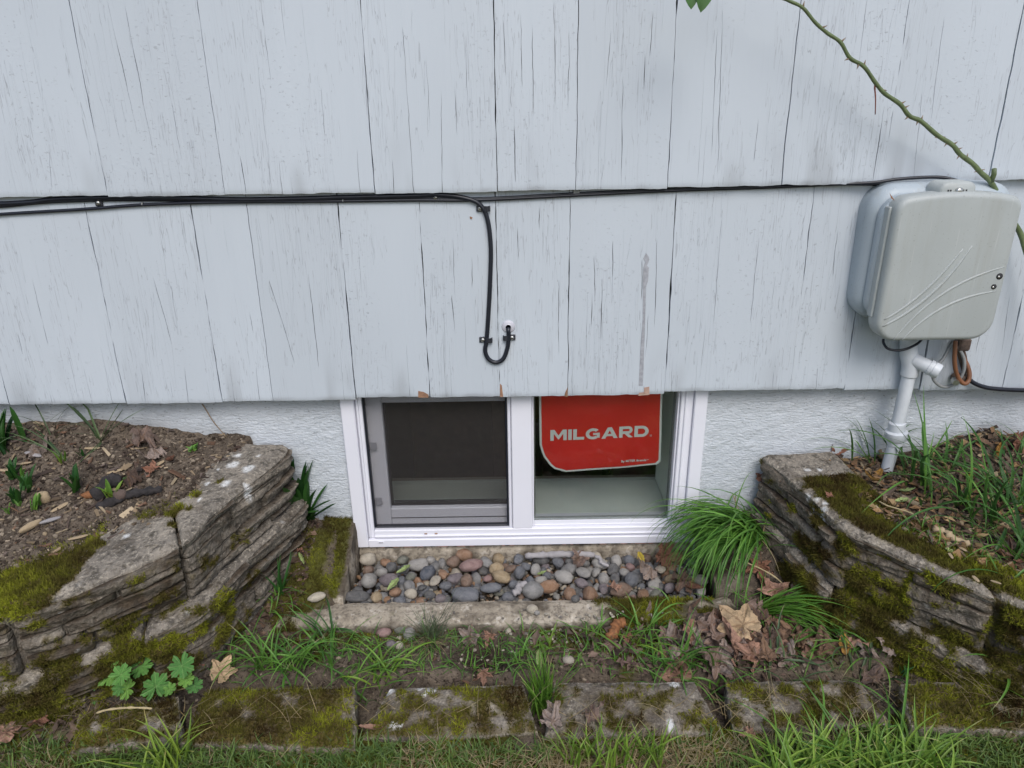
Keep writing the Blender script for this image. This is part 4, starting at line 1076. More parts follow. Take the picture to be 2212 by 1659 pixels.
MOSSY.append(('window well', VV, FF, at['moss']))
o, VV, FF, at = slab('side_wall', Top((-.400, -.167, .163), (-.336, -.167, .160), (-.336, -.004, .240), (-.400, -.004, .246)), 0, 1, 0, 1, 14, 40, .06, MAT['concrete'], well, wl, well_moss, well_dirt, .005, .008)
MOSSY.append(('window well', VV, FF, at['moss']))
o, VV, FF, at = slab('side_wall', Top((.390, -.167, .178), (.445, -.167, .180), (.445, -.004, .235), (.390, -.004, .235)), 0, 1, 0, 1, 14, 40, .06, MAT['concrete'], well, wl, None, lambda V: np.clip(.85 + fbm(V, 20, 3), 0, 1), .007, .012)

# ------------------------------------------------------------------ retaining walls of ledge-faced blocks
def smooth_curve(P, n=200):
    S = spline(P, 20); d = np.concatenate([[0], np.cumsum(np.linalg.norm(np.diff(S[:, :2], axis=0), axis=1))])
    return S, d
class Wall:
    def __init__(s, name, outer, inner, base, flip, label):
        s.O, s.dO = smooth_curve(outer); s.I, _ = smooth_curve(inner); s.len = s.dO[-1]
        s.sI = np.linspace(0, s.len, len(s.I)); s.flip = flip; s.base = base
        s.root = tag(empty(name, (s.O[0][0], s.O[0][1], .15)), label, 'retaining wall'); s.org = np.array(s.root.location)
        s.stones = []
    def outer(s, d): return np.stack([np.interp(d, s.dO, s.O[:, k]) for k in range(3)], -1)
    def inner(s, d): return np.stack([np.interp(d, s.sI, s.I[:, k]) for k in range(3)], -1)
    def nrm(s, d):
        a, c = s.outer(np.asarray(d) - .012), s.outer(np.asarray(d) + .012); t = c - a
        n = np.stack([t[..., 1], -t[..., 0]], -1) * (1 if s.flip else -1)
        return n / (np.linalg.norm(n, axis=-1)[..., None] + 1e-9)
    def block(s, d0, d1, dz0, dz1, out, moss, lichen, end_gap=.002, depthfrac=1.0):
        """d0..d1 along the wall, dz0/dz1 below the top line, out = how far the face stands proud"""
        nd = max(6, int((d1 - d0) / .0055)); dd = np.linspace(d0 + end_gap, d1 - end_gap, nd)
        O, I, N = s.outer(dd), s.inner(dd), s.nrm(dd)
        prof = []
        H = dz1 - dz0
        for t in np.linspace(1, 0, 16)[:-1]: prof.append(('f', t))
        for t in np.linspace(0, 1, 30): prof.append(('t', t))
        for t in np.linspace(0, 1, 8)[1:]: prof.append(('b', t))
        V = np.zeros((nd, len(prof), 3))
        for j, (kd, t) in enumerate(prof):
            if kd == 'f':
                P = O.copy(); P[:, 2] = O[:, 2] - dz0 - H * t; P[:, :2] += N * (out - (.012 * ss(.12, .3, t)))
            elif kd == 't':
                P = O * (1 - t) + I * t; P[:, 2] -= dz0; P[:, :2] += N * out * (1 - t)
                r = .010; e = np.minimum(t, 1 - t) * .145
                P[:, 2] -= .006 * (1 - ss(0, r, e))
            else:
                P = I.copy(); P[:, 2] -= dz0 + H * t
            V[:, j] = P
        endd = np.minimum(dd - d0, d1 - dd)
        V[..., 2] -= (.006 * (1 - ss(0, .009, endd)))[:, None] * np.array([1 if k != 'b' else 0 for k, _ in prof])
        P = V.reshape(-1, 3)
        disp = fbm(P, 26, 3, 1) * .006 + pn(P, 110, 2) * .0016
        V[..., 2] += disp.reshape(V.shape[:2]) * .55
        V[..., :2] += (N[:, None, :] * disp.reshape(V.shape[:2])[..., None]) * np.array([1. if k == 'f' else .2 for k, _ in prof])[None, :, None]
        n, m = V.shape[:2]; VV = V.reshape(-1, 3)
        F = [grid_faces(n, m)]
        caps = [tuple(range(m)), tuple(range((n - 1) * m, n * m))]
        Fq = F[0]
        # end caps as fans to a centre line
        vc0, vc1 = V[0].mean(0), V[-1].mean(0); VV = np.concatenate([VV, [vc0, vc1]]); c0, c1 = n * m, n * m + 1
        tri = [(k, k + 1, c0, c0) for k in range(m - 1)] + [((n - 1) * m + k + 1, (n - 1) * m + k, c1, c1) for k in range(m - 1)]
        fl = [tuple(f) for f in Fq] + [t[:3] for t in tri]
        at = dict(moss=moss(VV), lichen=lichen(VV), dirt_dark=np.clip(ss(.1, .5, fbm(VV, 20, 3, 12)) * .5 + .5 * (VV[:, 2] < s.outer(np.array([.5 * (d0 + d1)]))[0, 2] - .05 - dz0), 0, 1))
        o = obj('stone_block', VV - s.org, fl, MAT['block'], s.root, True, at)
        import bmesh
        bm = bmesh.new(); bm.from_mesh(o.data); bmesh.ops.recalc_face_normals(bm, faces=bm.faces); bm.to_mesh(o.data); bm.free()
        o.data.set_sharp_from_angle(angle=math.radians(55))
        MOSSY.append((s.root.name, VV, Fq, at['moss'])); s.stones.append(o)
        # ledge stones on the face
        rows = random.choice([5, 5, 6]) if H > .12 else random.choice([4, 5])
        hs = np.random.default_rng(int(abs(d0) * 991 + dz0 * 313)).uniform(.6, 1.5, rows); hs = np.cumsum(hs) / hs.sum(); sk = random.uniform(-.06, .06)
        zed = [dz0 + .009] + [dz0 + .009 + (H - .009) * q for q in hs]
        def bound(r):
            if r == 0 or r == rows: return lambda d, z=zed[r]: z + 0 * d
            return lambda d, z=zed[r], r=r: z + .007 * pn(np.stack([d * 5 + r * 7.3, 0 * d + r, 0 * d], -1), 1.0) + .003 * pn(np.stack([d * 30 + r * 3, 0 * d, 0 * d + 2], -1), 1.0) + sk * (d - .5 * (d0 + d1)) * min(1, r * (rows - r) / rows)
        for r in range(rows):
            x = d0 + end_gap
            while x < d1 - end_gap - .01:
                L = random.uniform(.07, .24)
                if d1 - end_gap - (x + L) < .05: L = d1 - end_gap - x
                s.ledge(o, x + .0012, x + L - .0012, bound(r), bound(r + 1), out, random.uniform(-.08, .08), moss, lichen)
                x += L
        return o
    def ledge(s, parent, d0, d1, zf0, zf1, out, tilt, moss, lichen):
        nd = max(8, int((d1 - d0) / .006)); vs = np.array([-1, -.97, -.88, -.6, -.3, 0, .3, .6, .88, .97, 1.0]); nz = len(vs)
        pr = random.uniform(-.004, .008); slope = random.uniform(-.003, .008); along = random.uniform(-.004, .004)
        e = min(.25, .004 / (d1 - d0)); uu = np.concatenate([[-1, -1 + e, -1 + 2.4 * e], np.linspace(-1 + 5 * e, 1 - 5 * e, nd), [1 - 2.4 * e, 1 - e, 1]])
        uu = np.unique(np.round(uu, 5)); dd = d0 + (d1 - d0) * (uu + 1) / 2; nd = len(uu)
        O, N = s.outer(dd), s.nrm(dd)
        sd_ = random.random() * 50
        edge = lambda q: np.interp(np.abs(q), [0, .88, .97, 1], [1, .95, .62, .0])
        eu = np.interp(1 - np.abs(uu), [0, e, 2.4 * e, 6 * e], [0, .62, .92, 1])
        z0, z1 = zf0(dd) + .0007, zf1(dd) - .0007
        V = []
        for v in vs:
            t = (v + 1) / 2
            z = z0 + (z1 - z0) * t
            p = out - .013 + (.013 + pr - slope * v + along * uu) * edge(v) * eu
            P = O.copy(); P[:, 2] = O[:, 2] - z; P[:, :2] += N * p[:, None]
            V.append(P)
        V = np.array(V).transpose(1, 0, 2)
        Pn = V.reshape(-1, 3)
        layer = np.tanh(3.5 * pn(np.stack([Pn[:, 0] * 7 + sd_, Pn[:, 1] * 7, Pn[:, 2] * 105 + Pn[:, 0] * 14 * tilt * 20], -1), 1.0)) * .0027
        chunk = np.tanh(4 * pn(Pn, 17, sd_)) * .0020
        disp = (chunk + fbm(Pn, 50, 3, sd_) * .0042 + layer + pn(Pn, 170, 4) * .0012).reshape(V.shape[:2])
        V[..., :2] += N[:, None, :] * disp[..., None]
        n, m = V.shape[:2]; VV = V.reshape(-1, 3)
        B = V.copy(); B[..., :2] -= N[:, None, :] * .022
        idx = np.arange(n * m).reshape(n, m)
        F = [grid_faces(n, m)]
        for a_, in ((idx[:, 0],), (idx[:, -1],), (idx[0, :],), (idx[-1, :],)):
            F.append(np.stack([a_[:-1], a_[1:], a_[1:] + n * m, a_[:-1] + n * m], 1))
        VV2 = np.concatenate([VV, B.reshape(-1, 3)])
        mo = moss(VV2)
        vv = np.tile(np.abs(vs), n); vv = np.concatenate([vv, 0 * vv + 1])
        tone = random.uniform(.10, .50) + .25 * float(ss(.46, .62, abs(VV[:, 0].mean()))) * random.random()
        at = dict(moss=mo, lichen=lichen(VV2), dirt_dark=np.clip(ss(.86, 1.0, vv) * .6 + tone + ss(.0, .45, fbm(VV2, 22, 3, 12)) * .55, 0, .92))  # dirt from noise and random tone, plus darker upper and lower ledge edges
        o = obj('ledge_stone', VV2 - s.org, np.concatenate(F), MAT['block'], parent, True, at)
        import bmesh
        bm = bmesh.new(); bm.from_mesh(o.data); bmesh.ops.recalc_face_normals(bm, faces=bm.faces); bm.to_mesh(o.data); bm.free()
        o.data.set_sharp_from_angle(angle=math.radians(42))
        MOSSY.append((s.root.name, VV2, F[0], at['moss']))
def spots(V, lst, r0=.008):
    out = np.zeros(len(V))
    n = fbm(V, 90, 2, 5) * .006
    for x, y, r in lst:
        d = np.hypot(V[:, 0] - x, V[:, 1] - y) + n
        out = np.maximum(out, ss(r, r * .55, d))
    return out
LO_ = [(-.452, -.012, .422), PZ(607, 985, .418), PZ(483, 1085, .40), PZ(393, 1168, .387), PZ(320, 1208, .378), PZ(250, 1238, .370), PZ(130, 1288, .361), PZ(0, 1330, .352), (-.93, -.50, .335), (-1.15, -.56, .32), (-1.45, -.63, .30)]
LI_ = [(-.594, -.012, .422), PZ(470, 958, .418), PZ(400, 1030, .40), PZ(325, 1097, .387), PZ(270, 1110, .380), PZ(225, 1120, .373), PZ(120, 1150, .364), PZ(0, 1190, .355), (-1.00, -.33, .338), (-1.18, -.40, .32), (-1.45, -.47, .30)]
lw = Wall('retaining_wall', LO_, LI_, .14, False, 'low curved wall of mossy ledge-faced blocks left of the window well')
def fm(V, bias, sc=24, seed=3): return fbm(V, sc, 3, seed) * .75 + fbm(V, 70, 2, seed + 4) * .3 + bias
left_sp = [(-.60, -.215, .022), (-.645, -.20, .04), (-.57, -.215, .010), (-.575, -.175, .011), (-.62, -.175, .014), (-.545, -.14, .008), (-.585, -.255, .008)]
def moss_left_top(V):
    x, y, z = V.T
    topz = np.interp(x, [-1.45, -.93, -.77, -.63, -.55, -.45], [.30, .335, .352, .372, .388, .42])
    onface = ss(.006, .018, topz - z)
    west = ss(-.665, -.73, x)
    onT = ss(.26, .46, fm(V, west * .78 - .12))
    onF = ss(.20, .5, fm(V, .02 + .22 * ss(-.50, -.60, x) + .25 * ss(.05, .2, topz - z) - .25 * ss(-.52, -.46, x)))
    return np.maximum(np.where(onface > .5, onF, onT), spots(V, left_sp) * (onface < .5))
lich_l = [tuple(PZ(x, y, .412)[:2]) + (r * 1.3,) for x, y, r in ((505, 1003, .010), (515, 987, .006), (537, 1013, .011), (486, 1038, .009), (448, 1033, .004), (531, 1040, .006), (560, 990, .004), (377, 1031, .005), (265, 1120, .006), (470, 1010, .004), (590, 988, .003), (428, 1065, .004))]
def lichen_left(V): return spots(V, lich_l) * ss(.36, .38, V[:, 2]) + ss(.55, .62, fbm(V, 55, 2, 21) + .05) * .4
# joints between the blocks, found along the outer edge
def at_px(w, x, y, z): p = PZ(x, y, z); return float(w.dO[np.argmin(np.hypot(w.O[:, 0] - p[0], w.O[:, 1] - p[1]))])
jA = at_px(lw, 388, 1172, .386); jB = at_px(lw, 5, 1330, .352)
lw.block(0.004, jA, 0, .118, 0, moss_left_top, lichen_left)
lw.block(jA, jB, 0, .116, -.003, moss_left_top, lichen_left)
lw.block(jB, lw.len - .02, 0, .116, -.004, moss_left_top, lichen_left)
jC = at_px(lw, 270, 1228, .372)
lw.block(0.004, jC, .121, .255, .016, moss_left_top, lichen_left)
lw.block(jC, jC + .29, .119, .25, .012, moss_left_top, lichen_left)
lw.block(jC + .29, lw.len - .02, .119, .25, .012, moss_left_top, lichen_left)

RO_ = [(.503, -.012, .382), PZ(1666, 998, .380), PZ(1737, 1056, .371), PZ(1821, 1133, .360), PZ(1924, 1186, .350), PZ(2041, 1240, .341), PZ(2161, 1290, .334), (.83, -.475, .325), (1.0, -.545, .31), (1.35, -.63, .29)]
RI_ = [(.655, -.012, .382), PZ(1821, 990, .380), PZ(1867, 1036, .372), PZ(1921, 1086, .362), PZ(2007, 1140, .352), PZ(2107, 1190, .343), PZ(2207, 1246, .335), (.90, -.40, .325), (1.05, -.44, .31), (1.38, -.50, .29)]
rw = Wall('retaining_wall', RO_, RI_, .14, True, 'low curved wall of mossy ledge-faced blocks right of the window well')
def moss_right(V):
    x, y, z = V.T
    topz = np.interp(x, [.5, .545, .575, .63, .69, .745, .83, 1.35], [.382, .371, .360, .350, .341, .334, .325, .29])
    topz = np.interp(y, [-.63, -.475, -.413, -.361, -.305, -.245, -.139, -.03], [.29, .325, .334, .341, .35, .36, .371, .382])
    onface = (topz - z) > .010
    onT = ss(.08, .28, fm(V, .58 - .85 * ss(-.13, -.07, y) - .35 * ss(.030, .004, np.abs(z - topz)) * 0))
    Od = np.min(np.hypot(x[:, None] - rw.O[None, ::6, 0], y[:, None] - rw.O[None, ::6, 1]), axis=1)
    onT = onT * ss(.008, .024, Od + .008 * fbm(V, 40, 2))
    onF = ss(.25, .5, fm(V, .06 + .3 * ss(-.08, -.22, y) + .25 * ss(.06, .2, topz - z)))
    return np.where(onface, onF, onT)
lich_r = [tuple(PZ(x, y, .37)[:2]) + (r,) for x, y, r in ((1745, 1065, .004), (1766, 1073, .006), (1780, 1090, .007), (1770, 1022, .006), (1800, 1027, .005), (1740, 1022, .004), (1895, 1178, .008), (1905, 1185, .006), (1783, 1083, .005))]
def lichen_right(V): return spots(V, lich_r) * ss(.33, .345, V[:, 2]) + ss(.55, .62, fbm(V, 55, 2, 23) + .04) * .4
kA = at_px(rw, 2162, 1291, .334)
rw.block(0.004, kA, 0, .118, 0, moss_right, lichen_right, .003)
rw.block(kA + .004, rw.len - .02, 0, .118, -.004, moss_right, lichen_right, .003)
kB = at_px(rw, 1835, 1140, .36)
rw.block(0.004, kB, .121, .25, .018, moss_right, lichen_right)
rw.block(kB, kB + .30, .121, .25, .012, moss_right, lichen_right)
rw.block(kB + .30, rw.len - .02, .121, .25, .010, moss_right, lichen_right)

# ------------------------------------------------------------------ edging blocks along the lawn
def edging(px, z, label, bias, lich, seed):
    c = [PZ(x, y, zz) for (x, y), zz in zip(px, (z, z, z - .012, z - .012))]
    cen = np.mean(c, axis=0); cen[2] = z - .08
    root = empty('edging_block', cen); tag(root, label, 'edging block', 'concrete edging blocks along the lawn')
    tp = Top(c[3], c[2], c[1], c[0])
    L = [tuple(PZ(x, y, z)[:2]) + (r,) for x, y, r in lich]
    q4 = np.array([p[:2] for p in c])
    def rim(V):                                          # distance to the nearest top edge
        d = np.full(len(V), 9.0)
        for k in range(4):
            A_, B_ = q4[k], q4[(k + 1) % 4]; t_ = (B_ - A_) / np.linalg.norm(B_ - A_)
            d = np.minimum(d, np.abs((V[:, 0] - A_[0]) * t_[1] - (V[:, 1] - A_[1]) * t_[0]))
        return d
    mo = lambda V: ss(.05, .50, fm(V, bias + .19 + .12 * ss(.0, -.05, V[:, 1] - cen[1]), 30, seed)) * (V[:, 2] > z - .03) * ss(-.002, .006, rim(V) + .006 * fbm(V, 50, 2))
    di = lambda V: np.clip(ss(.0, .4, fbm(V, 18, 3, seed + 2) + .18) * .50 * ss(.0, .008, rim(V)) + .8 * (V[:, 2] < z - .03), 0, 1)
    o, VV, FF, at = slab('block_body', tp, 0, 1, 0, 1, 56, 30, z - .10, MAT['block'], root, cen, mo, di, .0038, .007, lich=lambda V: spots(V, L))
    MOSSY.append(('edging', VV, FF, at['moss']))
edging([(168, 1538), (384, 1500), (390, 1586), (150, 1618)], .163, 'mossy edging block under the lobed bright green leaves', .22, [(605, 1570, .004)], 1)
edging([(448, 1484), (765, 1478), (766, 1614), (388, 1602)], .154, 'edging block evenly covered in moss with a pale right edge', .30, [], 2)
edging([(842, 1482), (1130, 1474), (1162, 1580), (780, 1592)], .147, 'edging block with white lichen on its top left corner', .14, [(840, 1488, .010), (910, 1483, .006), (930, 1490, .010), (848, 1556, .007), (862, 1559, .005), (918, 1497, .005)], 3)
edging([(1198, 1470), (1500, 1468), (1562, 1578), (1178, 1588)], .145, 'greyest edging block, moss only on its right side', -.02, [(1458, 1474, .011), (1450, 1556, .0075), (1445, 1549, .005)], 4)
edging([(1568, 1468), (1856, 1464), (1928, 1560), (1584, 1572)], .149, 'dark edging block behind the big bright grass clump', .12, [(1611, 1504, .0035)], 5)
edging([(1946, 1474), (2300, 1452), (2360, 1580), (1972, 1566)], .170, 'edging block at the right end with bright moss', .25, [], 6)
edging([(-180, 1580), (110, 1552), (90, 1640), (-220, 1660)], .150, 'edging block half buried under litter at the left end', .1, [], 7)

# ------------------------------------------------------------------ moss tufts
def grow_moss(key, label, per_m2, cap=60000):
    pts, nrm, wts = [], [], []
    for k, V, F, m in MOSSY:
        if k != key: continue
        a, b_, c, d = V[F[:, 0]], V[F[:, 1]], V[F[:, 2]], V[F[:, 3]]
        nn = np.cross(c - a, d - b_); ar = np.linalg.norm(nn, axis=1) * .5; nn /= (2 * ar[:, None] + 1e-12)
        mm = m[F].mean(1)
        n = RNG.poisson(ar * per_m2 * ss(.25, .8, mm)); idx = np.repeat(np.arange(len(F)), n)
        keep = V[F[idx]].mean(1)[:, 0]
        idx = idx[np.abs(keep) < 1.15]
        u, v = RNG.random(len(idx))[:, None], RNG.random(len(idx))[:, None]
        P = a[idx] * (1 - u) * (1 - v) + b_[idx] * u * (1 - v) + c[idx] * u * v + d[idx] * (1 - u) * v
        pts.append(P); nrm.append(nn[idx]); wts.append(mm[idx])
    P, N = np.concatenate(pts), np.concatenate(nrm); Wt = np.concatenate(wts)
    moss_mesh(P, N, Wt, label)
def moss_mesh(P, N, Wt, label, hscale=1.0):
    n = len(P)
    flip = (N[:, 2] < -.2) | ((N * (CAM - P)).sum(1) < -.0)
    N = np.where(flip[:, None], -N, N)
    hue = np.clip(.5 + fbm(P, 30, 3, 31) * 1.5 + RNG.normal(0, .12, n), 0, 1)
    reg = np.clip(.5 + fbm(P, 9, 2, 40) * 2.2, 0, 1)
    c1, c2, c3 = np.array([.070, .045, .018]), np.array([.150, .140, .030]), np.array([.34, .36, .035])
    bright = np.clip(hue * .65 + reg * .5 - .06 + .45 * ss(.62, .85, np.abs(P[:, 0])) * (P[:, 2] > .3), 0, 1)
    C = np.where((bright < .55)[:, None], c1 + (c2 - c1) * (bright / .55)[:, None], c2 + (c3 - c2) * ((bright - .55) / .45)[:, None])
    V, F, CC = [], [], []
    for k in range(3):
        d = N * .55 + np.array([0, 0, .35]) + RNG.normal(0, .55, (n, 3)); d /= np.linalg.norm(d, axis=1)[:, None]
        L = RNG.uniform(.0032, .0098, n) * (.6 + .6 * Wt) * hscale
        s = np.cross(d, RNG.normal(0, 1, (n, 3))); s /= np.linalg.norm(s, axis=1)[:, None]; w = RNG.uniform(.0006, .0012, n)[:, None]
        b0 = P + RNG.normal(0, .001, (n, 3)) - N * .0008
        V += [b0 - s * w, b0 + s * w, b0 + d * L[:, None]]
        CC += [C * .75, C * .75, C * (1.0 + RNG.uniform(-.2, .35, n)[:, None])]
    V = np.stack(V, 1).reshape(-1, 3); CC = np.stack(CC, 1).reshape(-1, 3)
    F = np.arange(len(V)).reshape(-1, 3)
    o = obj('moss', V, F, MAT['moss'], smooth=False, cols=CC)
    tag(o, label, 'moss', kind='stuff')
MOSSY = [(('left' if V[:, 0].mean() < 0 else 'right') if k.startswith('retaining') else k, V, F, m) for k, V, F, m in MOSSY]
grow_moss('left', 'olive and yellow-green moss on the left stone wall', 210000)
grow_moss('right', 'olive and yellow-green moss on the right stone wall', 210000)
grow_moss('edging', 'short brownish green moss on the edging blocks', 120000)
grow_moss('window well', 'green moss on the concrete window well curb', 150000)
def ground_moss():
    n = 70000
    x, y = RNG.uniform(-1.0, 1.0, n), RNG.uniform(-.52, -.01, n)
    m = gmoss(x, y); k = RNG.random(n) < m * .9
    x, y, m = x[k], y[k], m[k]
    P = np.stack([x, y, hgt(x, y)], -1); N = np.tile([0, 0, 1.], (len(x), 1))
    moss_mesh(P, N, m, 'green moss creeping over the soil in front of the window well')
ground_moss()

# ------------------------------------------------------------------ pebbles in the well
import bmesh
def pebble_mesh(seed, flat=.6, lump=.16):
    bm = bmesh.new(); bmesh.ops.create_icosphere(bm, subdivisions=3, radius=1.0)
    V = np.array([v.co[:] for v in bm.verts])
    d = 1 + lump * pn(V, 1.1, seed) + lump * .45 * pn(V, 2.6, seed + 9)
    V = V * d[:, None] * np.array([1, .76, flat])
    for v, q in zip(bm.verts, V): v.co = q
    me = bpy.data.meshes.new('pebble'); bm.to_mesh(me); bm.free()
    for p in me.polygons: p.use_smooth = True
    me.materials.append(MAT['pebble']); return me
PEB = [pebble_mesh(i * 1.7 + 1, f, l) for i, (f, l) in enumerate(((.62, .15), (.5, .2), (.75, .14), (.55, .26), (.68, .2), (.45, .14), (.6, .3), (.8, .2)))]
PCOL = {'grey': (.24, .24, .235), 'blue-grey': (.13, .145, .17), 'dark grey': (.075, .08, .085), 'light grey': (.37, .355, .33), 'tan': (.40, .29, .155), 'brown': (.20, .115, .07),
        'rust orange': (.30, .155, .075), 'pinkish': (.33, .19, .175), 'purple-grey': (.19, .155, .17), 'cream': (.52, .46, .36), 'greenish grey': (.17, .18, .14), 'navy': (.05, .068, .10)}
def pebble(p, r, colname, label, group='river pebbles in the window well', rot=None, k=None, sc=(1, 1, 1), name='pebble', cat='pebble'):
    o = link(name, PEB[random.randrange(len(PEB)) if k is None else k])
    o.location = p; o.scale = (r * sc[0], r * sc[1], r * sc[2])
    o.rotation_euler = rot if rot else (random.uniform(-.5, .5), random.uniform(-.5, .5), random.uniform(0, 6.28))
    c = np.array(PCOL[colname]) * random.uniform(.85, 1.15); o.color = (*np.clip(c, 0, 1), 1)
    tag(o, label, cat, group); return o
placed = []
def well_peb(px, r, cn, label, rz=0, sc=(1, 1, 1), z=.142, k=None):
    p = PZ(*px, z); placed.append((p[0], p[1], r * max(sc[0], sc[1]) * .95))
    pebble(p, r, cn, label, rot=(random.uniform(-.15, .35), random.uniform(-.15, .15), rz), sc=sc, k=k)
well_peb((1017, 1221), .0235, 'pinkish', 'largest flat pinkish pebble, tilted among the grey ones', .5, (1.15, .9, 1), .146, 1)
well_peb((1083, 1246), .0185, 'tan', 'smooth oval tan pebble right of the large pinkish one', -.4, (1.1, 1, 1), .145, 0)
well_peb((924, 1238), .0190, 'navy', 'dark navy egg-shaped pebble left of the large pinkish one', .9, (1.05, .95, 1), .145, 2)
well_peb((1003, 1199), .0170, 'rust orange', 'round rust coloured pebble at the back, above the pinkish one', 0, (1.1, 1, 1), .148, 2)
well_peb((979, 1213), .0165, 'brown', 'brown pebble at the back beside the rust coloured one', .8, (1, 1, 1), .144, 4)
well_peb((1150, 1275), .0225, 'grey', 'large round grey pebble against the front curb, centre', .2, (1, 1.05, 1.2), .147, 0)
well_peb((1186, 1268), .0190, 'rust orange', 'orange-brown pebble right of the large round grey one', .2, (1.1, .9, 1.1), .146, 6)
well_peb((797, 1254), .0205, 'light grey', 'pale grey upright pebble near the left end of the well', 1.3, (1, 1, 1.1), .147, 0)
well_peb((769, 1288), .0215, 'dark grey', 'flat dark grey pebble in the front left corner of the well', .05, (1.25, .8, .7), .143, 5)
well_peb((840, 1253), .0195, 'purple-grey', 'purple-grey pebble beside the pale upright one', -.2, (1.1, .95, 1), .146, 0)
well_peb((1008, 1255), .0165, 'brown', 'reddish brown egg-shaped pebble below the pinkish one', 1.2, (1, 1, 1), .147, 2)
well_peb((1217, 1246), .0185, 'light grey', 'speckled light pebble in the middle right of the well', -.5, (1.1, 1, 1), .147, 0)
well_peb((795, 1208), .0185, 'cream', 'cream speckled round pebble at the back left of the well', .4, (1, 1, 1), .146, 2)
well_peb((1005, 1285), .0245, 'blue-grey', 'wide blue-grey pebble against the front curb left of centre', .1, (1.2, .9, 1), .142, 3)
well_peb((1060, 1270), .0190, 'blue-grey', 'veined slate coloured pebble near the front curb', .0, (1.15, .8, 1), .147, 5)
well_peb((1340, 1275), .0210, 'brown', 'dull brown pebble toward the right end of the well', .3, (1.1, .9, .9), .146, 0)
well_peb((1365, 1252), .0205, 'blue-grey', 'glossy blue-grey pebble standing near the right end', 1.1, (1.1, .9, 1), .148, 0)
well_peb((1260, 1236), .0185, 'light grey', 'pale flat pebble right of the speckled light one', -.9, (1.1, .9, .8), .147, 1)
well_peb((904, 1220), .0200, 'light grey', 'broad light grey speckled pebble behind the navy one', .2, (1.15, .95, .9), .143, 3)
def peb_label(x, y, r, cn, layer):
    sz = 'tiny ' if r < .012 else 'small ' if r < .0145 else '' if r < .0175 else 'large '
    pl = 'left end' if x < -.22 else 'left half' if x < -.06 else 'middle' if x < .10 else 'right half' if x < .25 else 'right end'
    row = 'against the front curb' if y < -.118 else 'at the back' if y > -.055 else 'in the middle row'
    return '%s%s%s river pebble %s, %s of the well' % ('half-buried ' if layer else '', sz, cn, row, pl)
def fill_well():
    n = 0
    names = list(PCOL); pr = np.array([.19, .14, .06, .15, .06, .12, .07, .05, .06, .05, .05, .0]); pr = pr / pr.sum()
    for layer, (zz, tries, rmin, rmax, gap) in enumerate(((.140, 6000, .0125, .0205, .86), (.128, 1500, .010, .016, .55))):
        pl = list(placed)
        for _ in range(tries):
            x, y = random.uniform(-.330, .385), random.uniform(-.158, -.016)
            r = random.choice([random.uniform(rmin, rmax), random.uniform(rmin, rmin + .003)])
            if any(math.hypot(x - a, y - b_) < gap * (r + c) for a, b_, c in pl): continue
            if not (-.333 + r * .8 < x < .388 - r * .8) or not (-.162 + r * .75 < y < -.010 - r * .55): continue
            pl.append((x, y, r))
            if n >= 262: continue
            cn = names[RNG.choice(len(names), p=pr)]
            if layer == 1 and random.random() < .3: cn = 'dark grey'
            zt = zz + random.uniform(-.004, .004) + (.004 * ss(-.16, -.02, y)) * 0
            pebble((x, y, zt), r, cn, peb_label(x, y, r, cn, layer)); n += 1
    return n
NP = fill_well()
# fine gravel between
def blobs(name, P, R, C, mat, label, cat, flat=.7):
    bm = bmesh.new(); bmesh.ops.create_icosphere(bm, subdivisions=1, radius=1.0)
    v0 = np.array([v.co[:] for v in bm.verts]); f0 = np.array([[v.index for v in f.verts] for f in bm.faces]); bm.free()
    n, k = len(P), len(v0)
    S = RNG.uniform(.6, 1.25, (n, 1, 3)) * np.array([1, 1, flat]); J = 1 + RNG.normal(0, .13, (n, k, 1))
    a = RNG.uniform(0, 6.28, n); ca, sa = np.cos(a)[:, None], np.sin(a)[:, None]
    v = v0[None] * S * J * R[:, None, None]
    v = np.stack([v[..., 0] * ca - v[..., 1] * sa, v[..., 0] * sa + v[..., 1] * ca, v[..., 2]], -1) + P[:, None, :]
    F = (f0[None] + (np.arange(n) * k)[:, None, None]).reshape(-1, 3)
    o = obj(name, v.reshape(-1, 3), F, mat, smooth=False, cols=np.repeat(C, k, axis=0))
    return tag(o, label, cat, kind='stuff')
def pick(palette, n, jit=.2):
    pal = np.array(palette); c = pal[RNG.integers(0, len(pal), n)]; return np.clip(c * (1 + RNG.normal(0, jit, (n, 1))), 0, 1)
n = 1400; x, y = RNG.uniform(-.332, .386, n), RNG.uniform(-.160, -.008, n)
blobs('gravel', np.stack([x, y, RNG.uniform(.116, .136, n)], -1), RNG.uniform(.003, .0075, n), pick([(.2, .19, .17), (.12, .12, .13), (.24, .15, .09), (.3, .26, .2)], n), MAT['crumb'], 'fine gravel filling the gaps under the pebbles', 'gravel')

